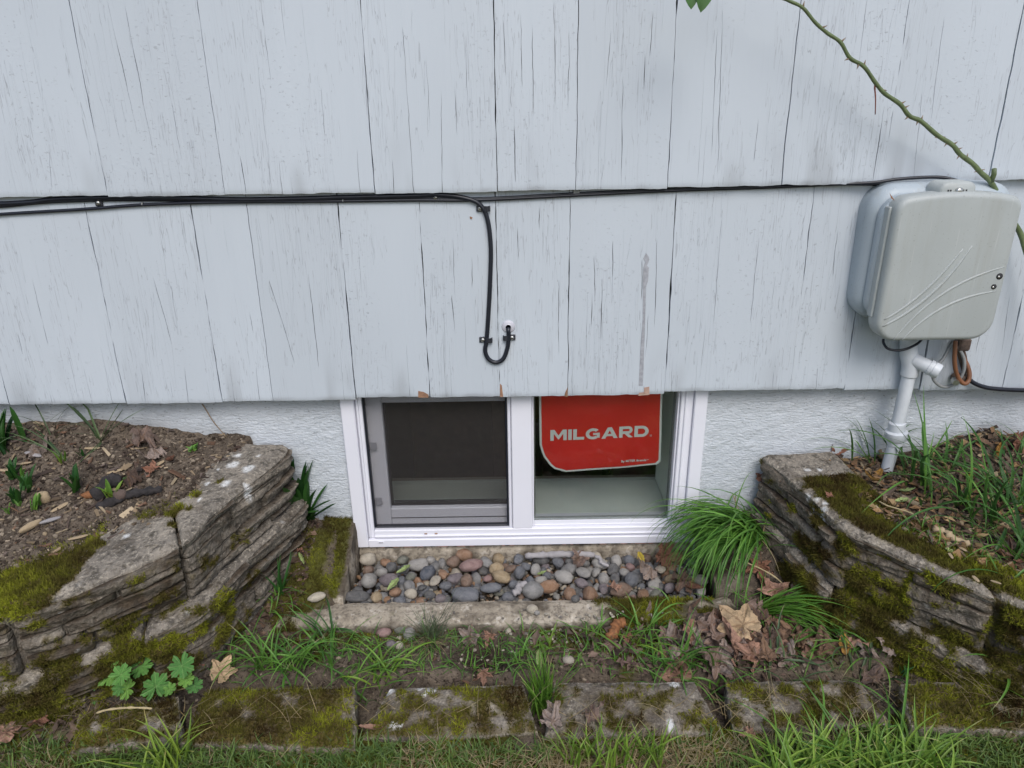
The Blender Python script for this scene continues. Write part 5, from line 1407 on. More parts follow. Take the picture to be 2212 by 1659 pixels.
# soil crumbs, grit
def on_ground(n, x0, x1, y0, y1, cond=None):
    x, y = RNG.uniform(x0, x1, n), RNG.uniform(y0, y1, n)
    k = np.ones(n, bool) if cond is None else cond(x, y)
    k &= ~((x > -.41) & (x < .455) & (y > -.235))
    x, y = x[k], y[k]; return np.stack([x, y, hgt(x, y)], -1)
inL = lambda x, y: (y > bedL(x)) & (x < -.52)
inR = lambda x, y: (y > bedR(x)) & (x > .58)
SOILP = [(.07, .054, .041), (.11, .086, .065), (.17, .135, .102), (.045, .034, .026), (.25, .205, .155)]
P = np.concatenate([on_ground(10000, -1.2, -.5, -.45, -.004, inL), on_ground(5000, .55, 1.2, -.45, -.004, inR), on_ground(9000, -.9, .9, -.42, -.0)])
blobs('soil_crumbs', P, np.minimum(.006, RNG.gamma(1.8, .0008, len(P)) + .0007), pick(SOILP, len(P)), MAT['crumb'], 'loose crumbs of brown soil and grit on the beds', 'soil', .8)
x = RNG.normal(-.015, .16, 160); y = RNG.uniform(-.30, -.20, 160); z = np.where(y > -.232, .151, hgt(x, y))
x2, y2 = RNG.uniform(.02, .2, 90), RNG.uniform(-.265, -.215, 90)
x, y = np.concatenate([x, x2]), np.concatenate([y, y2]); z = np.where(y > -.230, .152, hgt(x, y))
blobs('gravel', np.stack([x, y, z + .001], -1), RNG.uniform(.0012, .0040, len(x)), pick([(.36, .32, .26), (.27, .24, .2), (.2, .18, .16), (.42, .38, .31)], len(x)), MAT['crumb'], 'pale grit scattered below the front curb', 'gravel')
def chips(P, L, W_, T_, C, label, name='wood_chips', mat=None, cat='wood chips', tilt=.35):
    n = len(P); v0 = np.array([(a, b_, c) for a in (-.5, .5) for b_ in (-.5, .5) for c in (-.5, .5)], float)
    f0 = np.array([(0, 1, 3, 2), (4, 6, 7, 5), (0, 4, 5, 1), (2, 3, 7, 6), (0, 2, 6, 4), (1, 5, 7, 3)])
    v = v0[None] * np.stack([L, W_, T_], -1)[:, None, :]
    v[:, :4, 1] *= RNG.uniform(.35, 1, (n, 1)); v += RNG.normal(0, .06, v.shape) * np.stack([L, W_, T_], -1)[:, None, :]
    rx, ry, rz = RNG.normal(0, tilt, n), RNG.normal(0, tilt, n), RNG.uniform(0, 6.28, n)
    def rot(v, a, i, j):
        c, s_ = np.cos(a)[:, None], np.sin(a)[:, None]; o = v.copy(); o[..., i] = v[..., i] * c - v[..., j] * s_; o[..., j] = v[..., i] * s_ + v[..., j] * c; return o
    v = rot(rot(rot(v, rx, 1, 2), ry, 0, 2), rz, 0, 1) + P[:, None, :]
    F = (f0[None] + (np.arange(n) * 8)[:, None, None]).reshape(-1, 4)
    return tag(obj(name, v.reshape(-1, 3), F, mat or MAT['chip'], smooth=False, cols=np.repeat(C, 8, axis=0)), label, cat, kind='stuff')
CH = [(.26, .195, .125), (.15, .11, .075), (.10, .075, .058), (.07, .05, .04), (.34, .27, .18), (.17, .10, .065), (.13, .10, .085), (.085, .062, .05)]
P = on_ground(1500, -1.2, -.5, -.45, -.006, inL); n = len(P); P[:, 2] += RNG.uniform(.000, .005, n)
L = np.minimum(.032, RNG.gamma(1.8, .0042, n) + .003)
chips(P, L, L * RNG.uniform(.18, .45, n), RNG.uniform(.0008, .003, n), pick(CH, n), 'wood chip mulch scattered on the left bed')
P = on_ground(2600, .56, 1.2, -.48, -.006, inR); n = len(P); P[:, 2] += RNG.uniform(.000, .007, n)
L = np.minimum(.034, RNG.gamma(2.2, .0045, n) + .004)
chips(P, L, L * RNG.uniform(.12, .4, n), RNG.uniform(.0008, .0025, n), pick(CH, n), 'shredded wood mulch on the right bed')
P = on_ground(1500, -.9, .9, -.46, -.0, lambda x, y: (y < bedL(x)) | (x > -.5)); P = P[(P[:, 1] < bedL(P[:, 0])) | (P[:, 0] > -.5)]; P = P[(P[:, 1] < bedR(P[:, 0])) | (P[:, 0] < .52)]
n = len(P); P[:, 2] += .002; L = np.minimum(.03, RNG.gamma(2, .0035, n) + .003)
chips(P, L, L * RNG.uniform(.1, .4, n), RNG.uniform(.0006, .002, n), pick(CH[1:4] + CH[5:], n), 'bits of bark and twig on the soil below the well', cat='bark bits')

# ------------------------------------------------------------------ leaves
def maple_mesh(seed, lobes=5, curl=.35, sharp=1.0, base=.52):
    rn = np.random.default_rng(seed); na, nr = 60, 7
    th = np.linspace(-math.pi, math.pi, na, endpoint=False)
    tips = np.array([0, 1.05, -1.05, 2.05, -2.05][:lobes]); lens = np.array([1, .9, .9, .58, .58][:lobes]) * rn.uniform(.85, 1.1, lobes)
    R = base + 0 * th
    for a, l in zip(tips, lens):
        d = np.abs((th - a + math.pi) % (2 * math.pi) - math.pi)
        R = np.maximum(R, l * np.clip(1 - d * 1.25 * sharp, 0, 1) ** .75)
        for e in (-.26, .26):
            d2 = np.abs((th - a - e + math.pi) % (2 * math.pi) - math.pi); R = np.maximum(R, l * .72 * np.clip(1 - d2 * 2.6, 0, 1) ** .8)
    R *= 1 - .75 * np.clip(1 - np.abs(np.abs(th) - math.pi) * 3, 0, 1) ** 1.0
    R *= rn.uniform(.94, 1.04, na)
    V = [(0, 0, 0)]; vein = [1.0]
    fa = rn.uniform(0, 6.28); fd = rn.uniform(.3, 1.1)
    for k in range(1, nr + 1):
        t = k / nr
        for a, r in zip(th, R):
            x, y = r * t * math.cos(a), r * t * math.sin(a)
            V.append((x, y, 0)); dv = min(abs((a - q + math.pi) % (2 * math.pi) - math.pi) for q in tips); vein.append(1.0 if dv * r * t < .022 + .012 * (1 - t) else 0.0)
    V = np.array(V)
    q = V[:, 0] * math.cos(fa) + V[:, 1] * math.sin(fa); q2 = -V[:, 0] * math.sin(fa) + V[:, 1] * math.cos(fa)
    z = curl * fd * q ** 2 * np.sign(rn.uniform(-1, 1.6)) + curl * .9 * q2 * np.abs(q2) * rn.uniform(-1, 1) + curl * .45 * pn(V, 2.4, seed) + curl * .22 * pn(V, 6, seed + 3)
    z += curl * rn.uniform(.1, .9) * np.abs(V[:, 1]) * rn.choice([-1, 1, 1]) + curl * .18 * np.abs(pn(V, 4.5, seed + 8)) * 2
    rad = np.hypot(V[:, 0], V[:, 1]); z += curl * rn.uniform(.2, .9) * np.clip(rad - .45, 0, 1) ** 1.5
    V[:, 2] = z; shrink = 1 - .25 * np.abs(np.clip(z, -.6, .6)); V[:, 0] *= shrink; V[:, 1] *= shrink
    F = [(0, 1 + k, 1 + (k + 1) % na) for k in range(na)]
    for r_ in range(nr - 1):
        for k in range(na): F.append((1 + r_ * na + k, 1 + (r_ + 1) * na + k, 1 + (r_ + 1) * na + (k + 1) % na, 1 + r_ * na + (k + 1) % na))
    # stalk
    o = len(V); P = np.array([(-.02, 0, .0), (-.25, .03, .04), (-.55, .0, .02)]); v2, f2 = tube_vf(P, [.018, .014, .016], 5)
    V = np.concatenate([V, v2]); F += [tuple(i + o for i in f) for f in f2]; vein += [1.0] * len(v2)
    return mesh('leaf', V, F, MAT['leaf'], True, dict(vein=vein))
def oval_mesh(seed, curl=.6, ratio=.38):
    rn = np.random.default_rng(seed); n, m = 12, 6; V, ve = [], []
    for i in range(n + 1):
        t = i / n; w = ratio * math.sin(math.pi * t ** .85) ** .8 * (1 + .1 * rn.normal()) + .004
        for j in range(m + 1):
            v = 2 * j / m - 1
            a = v * curl * 2.2; x = t * 2 - 1
            V.append((x, w * math.sin(a) / (curl * 2.2), w * (1 - math.cos(a)) / (curl * 2.2) + curl * .35 * x * x * rn.uniform(.8, 1.2) + .03 * rn.normal())); ve.append(1.0 if j == m // 2 else 0.0)
    return mesh('leaf', np.array(V), grid_faces(n + 1, m + 1), MAT['leaf'], True, dict(vein=ve))
MAPLE = [maple_mesh(s, 5, c) for s, c in ((1, .3), (2, .55), (3, .8), (4, 1.0), (5, .65), (6, 1.2), (7, .45), (8, .9))]
FLATM = maple_mesh(21, 5, .34, 1.0, .56)
SPIKY = [maple_mesh(s, 5, c, 2.1, .22) for s, c in ((31, .7), (32, 1.0))]
OVAL = [oval_mesh(s, c, r) for s, c, r in ((1, .5, .4), (2, .9, .42), (3, 1.2, .36), (4, .35, .45))]
LC = {'tan': (.60, .43, .26), 'brown': (.25, .155, .10), 'dark brown': (.12, .08, .062), 'greyish brown': (.34, .27, .23), 'reddish brown': (.30, .145, .095), 'purplish brown': (.25, .178, .145), 'ochre': (.46, .25, .06), 'pale green': (.34, .44, .17), 'yellow': (.55, .42, .06), 'pinkish tan': (.36, .21, .15)}
def leaf(px, r, cn, label, kind='maple', z=None, rot=None, lift=.008, group=None, me=None, name='dead_leaf', cat='leaf'):
    p = PZ(*px, z) if z is not None else PT(*px)
    M_ = me or {'maple': MAPLE, 'oval': OVAL, 'spiky': SPIKY}[kind][random.randrange(len({'maple': MAPLE, 'oval': OVAL, 'spiky': SPIKY}[kind]))]
    o = link(name, M_); o.location = p + np.array([0, 0, lift]); o.scale = (r, r, r)
    o.rotation_mode = 'ZYX'
    o.rotation_euler = rot or (random.uniform(-.5, .5) + .15, random.uniform(-.5, .5), random.uniform(0, 6.28))
    c = np.array(LC[cn]) * random.uniform(.85, 1.15); o.color = (*np.clip(c, 0, 1), 1)
    return tag(o, label, cat, group)
g = 'dead leaves around the walls'
leaf((1598, 1402), .055, 'tan', 'big tan maple leaf lying on top of the leaf pile', me=FLATM, rot=(.38, -.12, 2.2), lift=.054)
leaf((1500, 1365), .044, 'purplish brown', 'folded purplish leaf left of the big tan maple leaf', rot=(.3, -.3, .6), lift=.022)
leaf((1478, 1395), .040, 'greyish brown', 'greyish leaf at the left end of the leaf pile', rot=(.4, .2, 3.9), lift=.016)
leaf((1540, 1385), .042, 'purplish brown', 'curled purplish leaf just left of the big tan maple leaf', rot=(.6, -.4, 5.0), lift=.024)
leaf((1480, 1345), .036, 'dark brown', 'dark shrivelled leaf behind the leaf pile, under the curb', rot=(.2, .5, 1.0), lift=.012)
leaf((1545, 1450), .035, 'purplish brown', 'dusky leaf at the front of the pile beside the tan leaf', rot=(.1, .5, 2.0), lift=.010)
leaf((1640, 1370), .036, 'dark brown', 'dark crumpled leaf right behind the big tan maple leaf', rot=(.7, .2, 1.0), lift=.022)
leaf((1668, 1295), .040, 'pinkish tan', 'pinkish tan leaf standing at the foot of the right wall', rot=(.9, .3, 1.9), lift=.014)
leaf((1715, 1305), .036, 'purplish brown', 'dark wrinkled leaf beside the pinkish one below the right wall', rot=(.6, -.2, .4), lift=.012)
leaf((1700, 1425), .036, 'greyish brown', 'grey-brown cupped leaf on the right part of the pile', rot=(.3, .4, 4.0), lift=.014, kind='maple')
leaf((1730, 1400), .030, 'brown', 'brown leaf fragment curled over the right part of the pile', rot=(.4, -.5, 2.5), lift=.018)
leaf((1820, 1405), .022, 'ochre', 'orange-yellow leaf half hidden in the pile', kind='oval', lift=.014)
leaf((1918, 1410), .034, 'greyish brown', 'grey ribbed leaf leaning on the foot of the right wall', rot=(1.0, .1, 1.5), lift=.014)
leaf((1955, 1445), .030, 'reddish brown', 'reddish curled leaf at the foot of the right wall', kind='spiky', rot=(.4, .2, 1.2), lift=.010)
leaf((1640, 1235), .044, 'reddish brown', 'reddish spidery maple leaf drooping on the soil by the right wall', me=SPIKY[0], rot=(.95, .0, 4.6), lift=.016)
leaf((1795, 1075), .014, 'reddish brown', 'small reddish scrap on the mossy top of the right wall', kind='spiky', z=.372, lift=.003)
leaf((1430, 1212), .044, 'reddish brown', 'brown maple leaf standing at the right back of the pebbles', rot=(.9, .35, 1.0), z=.152, lift=.012)
leaf((1405, 1240), .036, 'greyish brown', 'grey-brown leaf over the pebbles left of the grass clump', rot=(.3, .1, 3.0), z=.152, lift=.010)
leaf((1470, 1262), .040, 'dark brown', 'dark leaf over the pebbles under the grass clump', rot=(.2, .35, 5.3), z=.152, lift=.010)
leaf((1248, 1218), .030, 'purplish brown', 'dark shrivelled leaf among the back pebbles', rot=(.7, .2, 1.0), z=.148, lift=.010)
leaf((1490, 1275), .030, 'orange' if False else 'reddish brown', 'reddish stone-like leaf in the right corner of the well', kind='oval', z=.148, lift=.008)
leaf((1385, 1212), .016, 'yellow', 'small yellow leaf on the pebbles at the back right', kind='oval', z=.156, lift=.006)
leaf((1325, 1278), .022, 'pinkish tan', 'thin pinkish leaf on the pebbles by the front curb', kind='spiky', z=.152, lift=.008)
leaf((873, 1236), .017, 'pale green', 'pale green curled leaf on the left pebbles', kind='oval', z=.154, lift=.006)
leaf((850, 1268), .016, 'pale green', 'yellow-green leaf scrap on the front left pebbles', kind='oval', z=.152, lift=.006)
leaf((1170, 1244), .013, 'pale green', 'small green leaf on the central pebbles', kind='oval', z=.154, lift=.005)
leaf((480, 1468), .032, 'tan', 'tan leaf with holes behind the second edging block', me=FLATM, rot=(.7, .1, 1.2), lift=.016)
leaf((455, 1445), .020, 'reddish brown', 'small curled brown leaf beside the tan holed one', lift=.010, kind='oval')
leaf((95, 1545), .040, 'pinkish tan', 'broad pinkish brown leaf at the bottom left', me=FLATM, rot=(.2, .1, 1.0), lift=.014)
leaf((35, 1545), .036, 'greyish brown', 'folded grey-brown leaf at the left edge beside the broad pinkish one', rot=(.5, .5, .4), lift=.012)
leaf((20, 1590), .036, 'pinkish tan', 'flat pinkish leaf in the bottom left corner', rot=(.1, .1, 3.0), lift=.010)
leaf((92, 1568), .022, 'reddish brown', 'reddish leaf tucked under the broad pinkish one', kind='spiky', lift=.010)
leaf((1195, 1545), .022, 'greyish brown', 'grey crumpled leaf in the gap under the centre grass tuft', rot=(.8, .1, 1.0), z=.13, lift=.008)
leaf((1275, 1545), .028, 'purplish brown', 'curled purplish leaf on top of the greyest edging block', me=MAPLE[5], rot=(.1, .0, .2), z=.142, lift=.006)
leaf((1195, 1570), .030, 'greyish brown', 'ragged grey leaf across the joint of the two centre blocks', rot=(.1, -.2, 2.2), z=.135, lift=.008)
leaf((800, 1580), .020, 'pinkish tan', 'rounded brown leaf in the joint left of the lichen block', kind='oval', z=.135, lift=.006)
leaf((1015, 1390), .030, 'greyish brown', 'frilled grey leaf at the back of the bare hollow', rot=(.9, .1, 1.4), lift=.012)
leaf((1058, 1385), .028, 'pinkish tan', 'pale folded leaf right of the bare hollow', me=SPIKY[1], rot=(.9, .3, 4.4), lift=.012)
leaf((1045, 1460), .026, 'pinkish tan', 'narrow pinkish leaf at the front of the bare hollow', me=SPIKY[0], rot=(.8, -.2, 4.8), lift=.008)
leaf((1165, 1434), .018, 'pale green', 'pale green round leaf beside the centre grass tuft', kind='oval', lift=.008)
leaf((1320, 1400), .028, 'purplish brown', 'drooping purplish leaf below the orange bark piece', me=SPIKY[1], rot=(.6, .2, 4.6), lift=.010)
leaf((1355, 1385), .026, 'reddish brown', 'slender reddish leaf right of the orange bark piece', me=SPIKY[0], rot=(.5, .3, 5.2), lift=.010)
leaf((1410, 1350), .030, 'greyish brown', 'grey leaf against the curb left of the leaf pile', lift=.010, rot=(.4, .2, 2.0))
leaf((310, 960), .045, 'purplish brown', 'large purplish curled leaf on the left bed by the wall block', me=MAPLE[2], rot=(.2, .2, .5), lift=.012)
leaf((338, 985), .034, 'greyish brown', 'grey leaf half over the purplish one on the left bed', rot=(.2, -.2, 4.0), lift=.010)
leaf((295, 965), .026, 'greyish brown', 'torn grey leaf at the left of the purplish one on the bed', rot=(.2, .3, 2.0), lift=.009)
leaf((280, 1045), .034, 'dark brown', 'dark frilled leaf beside the bright shoot near the wall block', me=MAPLE[5], rot=(.3, .1, 1.0), lift=.012)
leaf((335, 1025), .026, 'reddish brown', 'coppery leaf scraps beside the left wall block', kind='spiky', lift=.010)
leaf((370, 1003), .022, 'reddish brown', 'rusty flake on the bed at the wall block edge', kind='oval', lift=.008)
leaf((75, 985), .034, 'greyish brown', 'grey leaf behind the strap-leaved plant at the far left', rot=(.2, .2, 1.0), lift=.008)
leaf((655, 1213), .016, 'pale green', 'oval pale green leaf on the moss left of the well', kind='oval', lift=.006)
leaf((650, 1195), .024, 'reddish brown', 'brown shrivelled leaf on the moss left of the well', kind='spiky', lift=.006)
leaf((610, 1285), .022, 'dark brown', 'dark leaf at the foot of the left wall by the small shoot', kind='oval', lift=.006)
leaf((1560, 1335), .022, 'pale green', 'pale green cupped leaf above the big tan maple leaf', kind='oval', lift=.014, rot=(.3, .2, .6))
leaf((2050, 1448), .028, 'pale green', 'light green oval leaf lying by the right end block', kind='oval', lift=.008, rot=(.1, .1, .2))
leaf((2170, 1450), .036, 'reddish brown', 'dark red-brown leaf near the right edge by the wall foot', me=MAPLE[3], rot=(.3, .3, .5), lift=.010)
leaf((1885, 1475), .030, 'purplish brown', 'black-brown curled leaf in the joint right of the dark block', me=MAPLE[5], rot=(.4, .3, 1.0), lift=.010)
leaf((1620, 1595), .026, 'pinkish tan', 'pinkish spidery leaf left of the big bright grass clump', me=SPIKY[1], rot=(.2, .1, 3.3), z=.125, lift=.012)
leaf((1290, 1640), .026, 'greyish brown', 'grey lobed leaf in the lawn at the bottom centre', z=.12, lift=.010)
leaf((1800, 985), .026, 'reddish brown', 'rusty leaf leaning on the stucco behind the right wall block', rot=(1.1, .2, 1.2), lift=.010, me=MAPLE[1])
leaf((1645, 1035), .020, 'reddish brown', 'brown leaf caught between grass clump and right wall block', rot=(.8, .2, 1.0), z=.32, lift=.0)
leaf((2195, 975), .040, 'reddish brown', 'big rusty maple leaf against the stucco at the far right', me=MAPLE[1], rot=(.9, .2, 1.0), lift=.014)
leaf((2150, 985), .024, 'ochre', 'ochre leaf left of the rusty maple leaf at the far right', kind='oval', lift=.010)
leaf((2090, 1040), .014, 'yellow', 'bright yellow leaf scrap on the right bed', kind='oval', lift=.010)
leaf((2170, 1185), .030, 'purplish brown', 'dusky maple leaf at the back edge of the right wall', me=MAPLE[0], rot=(.1, .1, 1.0), lift=.008)
leaf((1880, 1045), .026, 'ochre', 'orange curled leaf at the foot of the conduit', kind='oval', lift=.010)
# the unremarkable rest of the pile and the beds
def pile_label(x, y):
    if math.hypot(x - 1598, (y - 1392) * 1.6) < 70: pl = 'beside the big tan maple leaf'
    elif x < 1510: pl = 'at the left end of the leaf pile'
    elif y < 1375 and x < 1620: pl = 'at the back of the leaf pile under the curb'
    elif y > 1425: pl = 'in the leaf pile next to the edging blocks'
    elif x > 1690: pl = 'where the leaf pile meets the right wall'
    elif x > 1620: pl = 'in the right half of the leaf pile'
    else: pl = 'in the middle of the leaf pile'
    return 'crumpled %s leaf ' + pl
pile = []
for k in range(78):
    x = random.gauss(1585, 105); y = random.gauss(1400, 30)
    if 1440 < x < 1980 and 1345 < y < 1462: pile.append((x, y))
for x, y in pile:
    cn_ = random.choice(['greyish brown', 'purplish brown', 'greyish brown', 'brown', 'dark brown', 'pinkish tan', 'purplish brown'])
    leaf((x, y), random.uniform(.028, .050), cn_, pile_label(x, y) % cn_, lift=random.uniform(.002, .008) + .034 * random.random() * math.exp(-((x - 1585) / 100) ** 2), rot=(random.uniform(-.3, 1.0), random.uniform(-.6, .6), random.uniform(0, 6.28)), group='leaf pile by the right wall')
for k in range(46):
    x = random.uniform(.66, 1.05); yb_ = bedR(x) + .06; y = random.uniform(yb_, -.02)
    px = PYproj((x, y, float(hgt(x, y))))
    cn_ = random.choice(['brown', 'ochre', 'tan', 'reddish brown', 'brown', 'pinkish tan'])
    leaf(px, random.uniform(.011, .020), cn_, 'small curled %s leaf lying loose in the right bed, %s' % (cn_, 'near the stucco' if y > -.11 else 'close behind the wall blocks' if y < bedR(x) + .11 else 'mid bed'), kind='oval', lift=random.uniform(.003, .009), group='small leaves on the right bed')
for x, y, lab in ((1945, 1031, 'pale green oval leaf on the right bed nearest the wall block'), (1958, 1071, 'pale green leaf below the arching blades on the right bed'), (1945, 1092, 'heart-shaped pale green leaf on the right bed'), (2055, 1262 - 55, 'rolled pale green leaf at the back of the right wall')):
    leaf((x, y), .015, 'pale green', lab, kind='oval', lift=.010)
def litter(P, label, pal, lo=.004, hi=.012, name='leaf_litter'):
    n = len(P); L = RNG.uniform(lo, hi, n); a = RNG.uniform(0, 6.28, n); w = L * RNG.uniform(.3, .6, n)
    d = np.stack([np.cos(a), np.sin(a), RNG.normal(0, .35, n)], -1); s = np.stack([-np.sin(a), np.cos(a), RNG.normal(0, .35, n)], -1)
    up = np.array([0, 0, 1.]); cu = RNG.uniform(-.3, .6, n)[:, None] * L[:, None]
    V = np.stack([P - d * L[:, None], P - s * w[:, None] + up * cu, P + s * w[:, None] + up * cu * .6, P + d * L[:, None] + up * cu * .3, P + up * .0005], 1).reshape(-1, 3)
    f0 = np.array([(0, 1, 4), (0, 4, 2), (1, 3, 4), (4, 3, 2)]); F = (f0[None] + (np.arange(n) * 5)[:, None, None]).reshape(-1, 3)
    return tag(obj(name, V, F, MAT['litter'], smooth=False, cols=np.repeat(pick(pal, n), 5, axis=0)), label, 'leaf litter', kind='stuff')
P = on_ground(2600, .56, 1.2, -.48, -.01, inR); P[:, 2] += RNG.uniform(.001, .009, len(P))
litter(P, 'small broken leaf bits covering the right bed', [(.22, .13, .07), (.30, .18, .09), (.12, .08, .055), (.36, .25, .13)])
P = np.stack([RNG.normal(.33, .13, 900), RNG.normal(-.29, .05, 900)], -1); P = P[(P[:, 1] < -.235) & (P[:, 1] > -.40)]; P = np.concatenate([P, hgt(P[:, 0], P[:, 1])[:, None] + RNG.uniform(.001, .012, (len(P), 1))], 1)
litter(P, 'broken leaf bits under the leaf pile', [(.13, .085, .07), (.08, .055, .045), (.19, .13, .1)], .005, .014)
P = on_ground(900, -.55, -.36, -.3, -.01); P[:, 2] += .002
litter(P, 'brown litter between the left wall and the well', [(.10, .065, .045), (.17, .11, .075), (.07, .045, .035)], .003, .011)
P = np.stack([RNG.uniform(-1., -.55, 700), RNG.uniform(-.50, -.38, 700)], -1); P = np.concatenate([P, hgt(P[:, 0], P[:, 1])[:, None] + .003], 1)
litter(P, 'brown litter along the foot of the left wall', [(.13, .09, .065), (.2, .14, .1), (.08, .055, .04)], .003, .012)

# ------------------------------------------------------------------ grasses and shoots
def blades(root, n, L, W_, lean, bend, az=None, spread=.02, cols=((.07, .17, .03), (.13, .27, .04)), seg=8, tipc=None, clampz=True, rng=None, azs=6.28, wall=True, twist=.5, blunt=2.2):
    rng = rng or RNG
    root = np.asarray(root, float)
    b0 = np.repeat(root[None], n, 0) if root.ndim == 1 else root
    n = len(b0)
    b0 = b0 + np.concatenate([rng.normal(0, spread, (n, 2)), np.zeros((n, 1))], 1)
    a = rng.uniform(-azs / 2, azs / 2, n) + (0 if az is None else az) if azs < 6.28 else rng.uniform(0, 6.28, n)
    Ls = rng.uniform(L[0], L[1], n); th0 = np.abs(rng.uniform(lean[0], lean[1], n)); bd = rng.uniform(bend[0], bend[1], n); w = rng.uniform(W_[0], W_[1], n)
    tw = rng.normal(0, twist, n)
    pos = b0.copy(); C0 = np.array(cols[0]); C1 = np.array(cols[1]); mixv = rng.random((n, 1)); C = (C0 + (C1 - C0) * mixv) * (1 + rng.normal(0, .12, (n, 1)))
    V, CC = [], []
    for i in range(seg + 1):
        t = i / seg; th = th0 + bd * t ** 1.3; aa = a + tw * t
        d = np.stack([np.sin(th) * np.cos(aa), np.sin(th) * np.sin(aa), np.cos(th)], -1)
        if i: pos = pos + d * (Ls / seg)[:, None]
        if clampz: pos[:, 2] = np.maximum(pos[:, 2], hgt(pos[:, 0], pos[:, 1], False) + .003 + .004 * rng.random(n) * t)
        if wall: pos[:, 1] = np.minimum(pos[:, 1], -.006)
        s = np.stack([-np.sin(aa), np.cos(aa), .25 * np.sin(tw * 3 + t)], -1); prof = (1 - t ** blunt) * (.72 + .28 * min(1, t * 4))
        ww = (w * max(prof, .03))[:, None] * .5
        nrm_ = np.cross(d, s) * (w * .22 * prof)[:, None]
        V += [pos - s * ww + nrm_, pos.copy(), pos + s * ww + nrm_]
        cc = C * (.8 + .25 * t) if i > 1 else C * np.array([1.15, 1.05, .9]) * .85
        if tipc is not None and t > .86: cc = np.where((rng.random((n, 1)) < .3), np.array(tipc), cc)
        CC += [cc, cc * .9, cc]
    V = np.stack(V, 1); k = V.shape[1]
    f0 = []
    for i in range(seg):
        for j in range(2): f0.append((i * 3 + j, i * 3 + j + 1, (i + 1) * 3 + j + 1, (i + 1) * 3 + j))
    F = (np.array(f0)[None] + (np.arange(n) * k)[:, None, None]).reshape(-1, 4)
    return V.reshape(-1, 3), F, np.clip(np.stack(CC, 1).reshape(-1, 3), 0, 1)
def plant(name, px, label, cat, parts, z=None, mat='grass', loc=None):
    p = np.array(loc) if loc is not None else (PZ(*px, z) if z is not None else PT(*px))
    p = p - np.array([0, 0, .004])
    root = empty(name, p); tag(root, label, cat)
    for pname, kw in parts:
        kw = dict(kw); rp = kw.pop('at', None); mt = kw.pop('mat', mat)
        V, F, C = blades(p if rp is None else rp, **kw)
        obj(pname, V - p, F, MAT[mt], root, False, cols=C)
    return root
GB = ((.07, .19, .03), (.18, .38, .06)); GY = ((.12, .25, .03), (.26, .40, .05)); GD = ((.045, .13, .03), (.10, .24, .05)); DRY = ((.30, .24, .12), (.44, .36, .21)); HY = ((.018, .075, .016), (.045, .14, .025)); GG = ((.07, .13, .055), (.14, .21, .09))
# the big arching clump right of the window
plant('grass_clump', None, 'large bright grass clump arching left over the right end of the window well', 'grass clump', [
    ('blade_cluster', dict(n=260, L=(.12, .25), W_=(.0040, .0062), lean=(.3, 1.0), bend=(1.6, 2.6), az=math.pi + .35, azs=1.45, spread=.024, cols=((.06, .18, .028), (.18, .39, .06)), clampz=False, seg=11, twist=.25)),
    ('blade_cluster', dict(n=16, L=(.08, .16), W_=(.0032, .0048), lean=(.2, .9), bend=(.8, 1.9), spread=.024, cols=GB, clampz=False, seg=9)),
    ('dry_blades', dict(n=8, L=(.12, .2), W_=(.002, .003), lean=(.5, 1.1), bend=(.6, 1.5), spread=.02, cols=DRY))], loc=(.472, -.082, .235))
plant('hyacinth_plant', None, 'dark green strap-leaved bulb plant between the left wall and the window', 'plant', [
    ('leaves', dict(n=26, L=(.09, .155), W_=(.013, .018), lean=(.02, .5), bend=(.0, .45), spread=.011, cols=HY, seg=8, twist=.15, blunt=7, mat='grass')),
    ('outer_leaves', dict(n=12, L=(.07, .12), W_=(.010, .014), lean=(.4, .95), bend=(.0, .4), spread=.012, cols=HY, seg=8, twist=.2, blunt=7))], loc=PZ(668, 1112, .225))
plant('hyacinth_shoot', (625, 1003), 'short dark shoots against the stucco behind the left wall', 'shoot', [('leaves', dict(n=6, L=(.02, .035), W_=(.008, .010), lean=(.0, .3), bend=(0, .3), spread=.008, cols=HY, seg=5))], loc=PY(628, 1012, -.014))
# left bed
plant('hyacinth_plant', (8, 975), 'tall dark strap-leaved plant at the left edge of the bed', 'plant', [('leaves', dict(n=13, L=(.05, .10), W_=(.009, .013), lean=(.02, .4), bend=(0, .4), spread=.012, cols=HY, seg=7, twist=.15, blunt=6))])
plant('grass_tuft', (217, 955), 'tuft of long thin arching blades by the stucco on the left bed', 'grass tuft', [
    ('blade_cluster', dict(n=4, L=(.11, .17), W_=(.0035, .0048), lean=(.25, .6), bend=(.4, .8), az=2.9, azs=.9, spread=.004, cols=GG, clampz=False, wall=True)),
    ('blade_cluster', dict(n=3, L=(.10, .15), W_=(.0035, .0045), lean=(.4, .8), bend=(.2, .6), az=.3, azs=.7, spread=.004, cols=GG)),
    ('blade_cluster', dict(n=4, L=(.10, .16), W_=(.0022, .003), lean=(.8, 1.3), bend=(.3, .7), az=-.5, azs=1.2, spread=.004, cols=GG))])
plant('grass_tuft', (140, 1000), 'tuft of two long blades bending left across the left bed', 'grass tuft', [('blade_cluster', dict(n=4, L=(.12, .18), W_=(.003, .0042), lean=(.6, 1.0), bend=(.7, 1.2), az=2.9, azs=.7, spread=.004, cols=GG)), ('blade_cluster', dict(n=3, L=(.03, .06), W_=(.004, .006), lean=(.2, .5), bend=(.1, .5), spread=.004, cols=GY))])
plant('grass_tuft', (100, 955), 'wiry arching grass near the dark strap-leaved plant', 'grass tuft', [('blade_cluster', dict(n=7, L=(.08, .15), W_=(.0022, .003), lean=(.2, .8), bend=(.6, 1.6), spread=.012, cols=GG))])
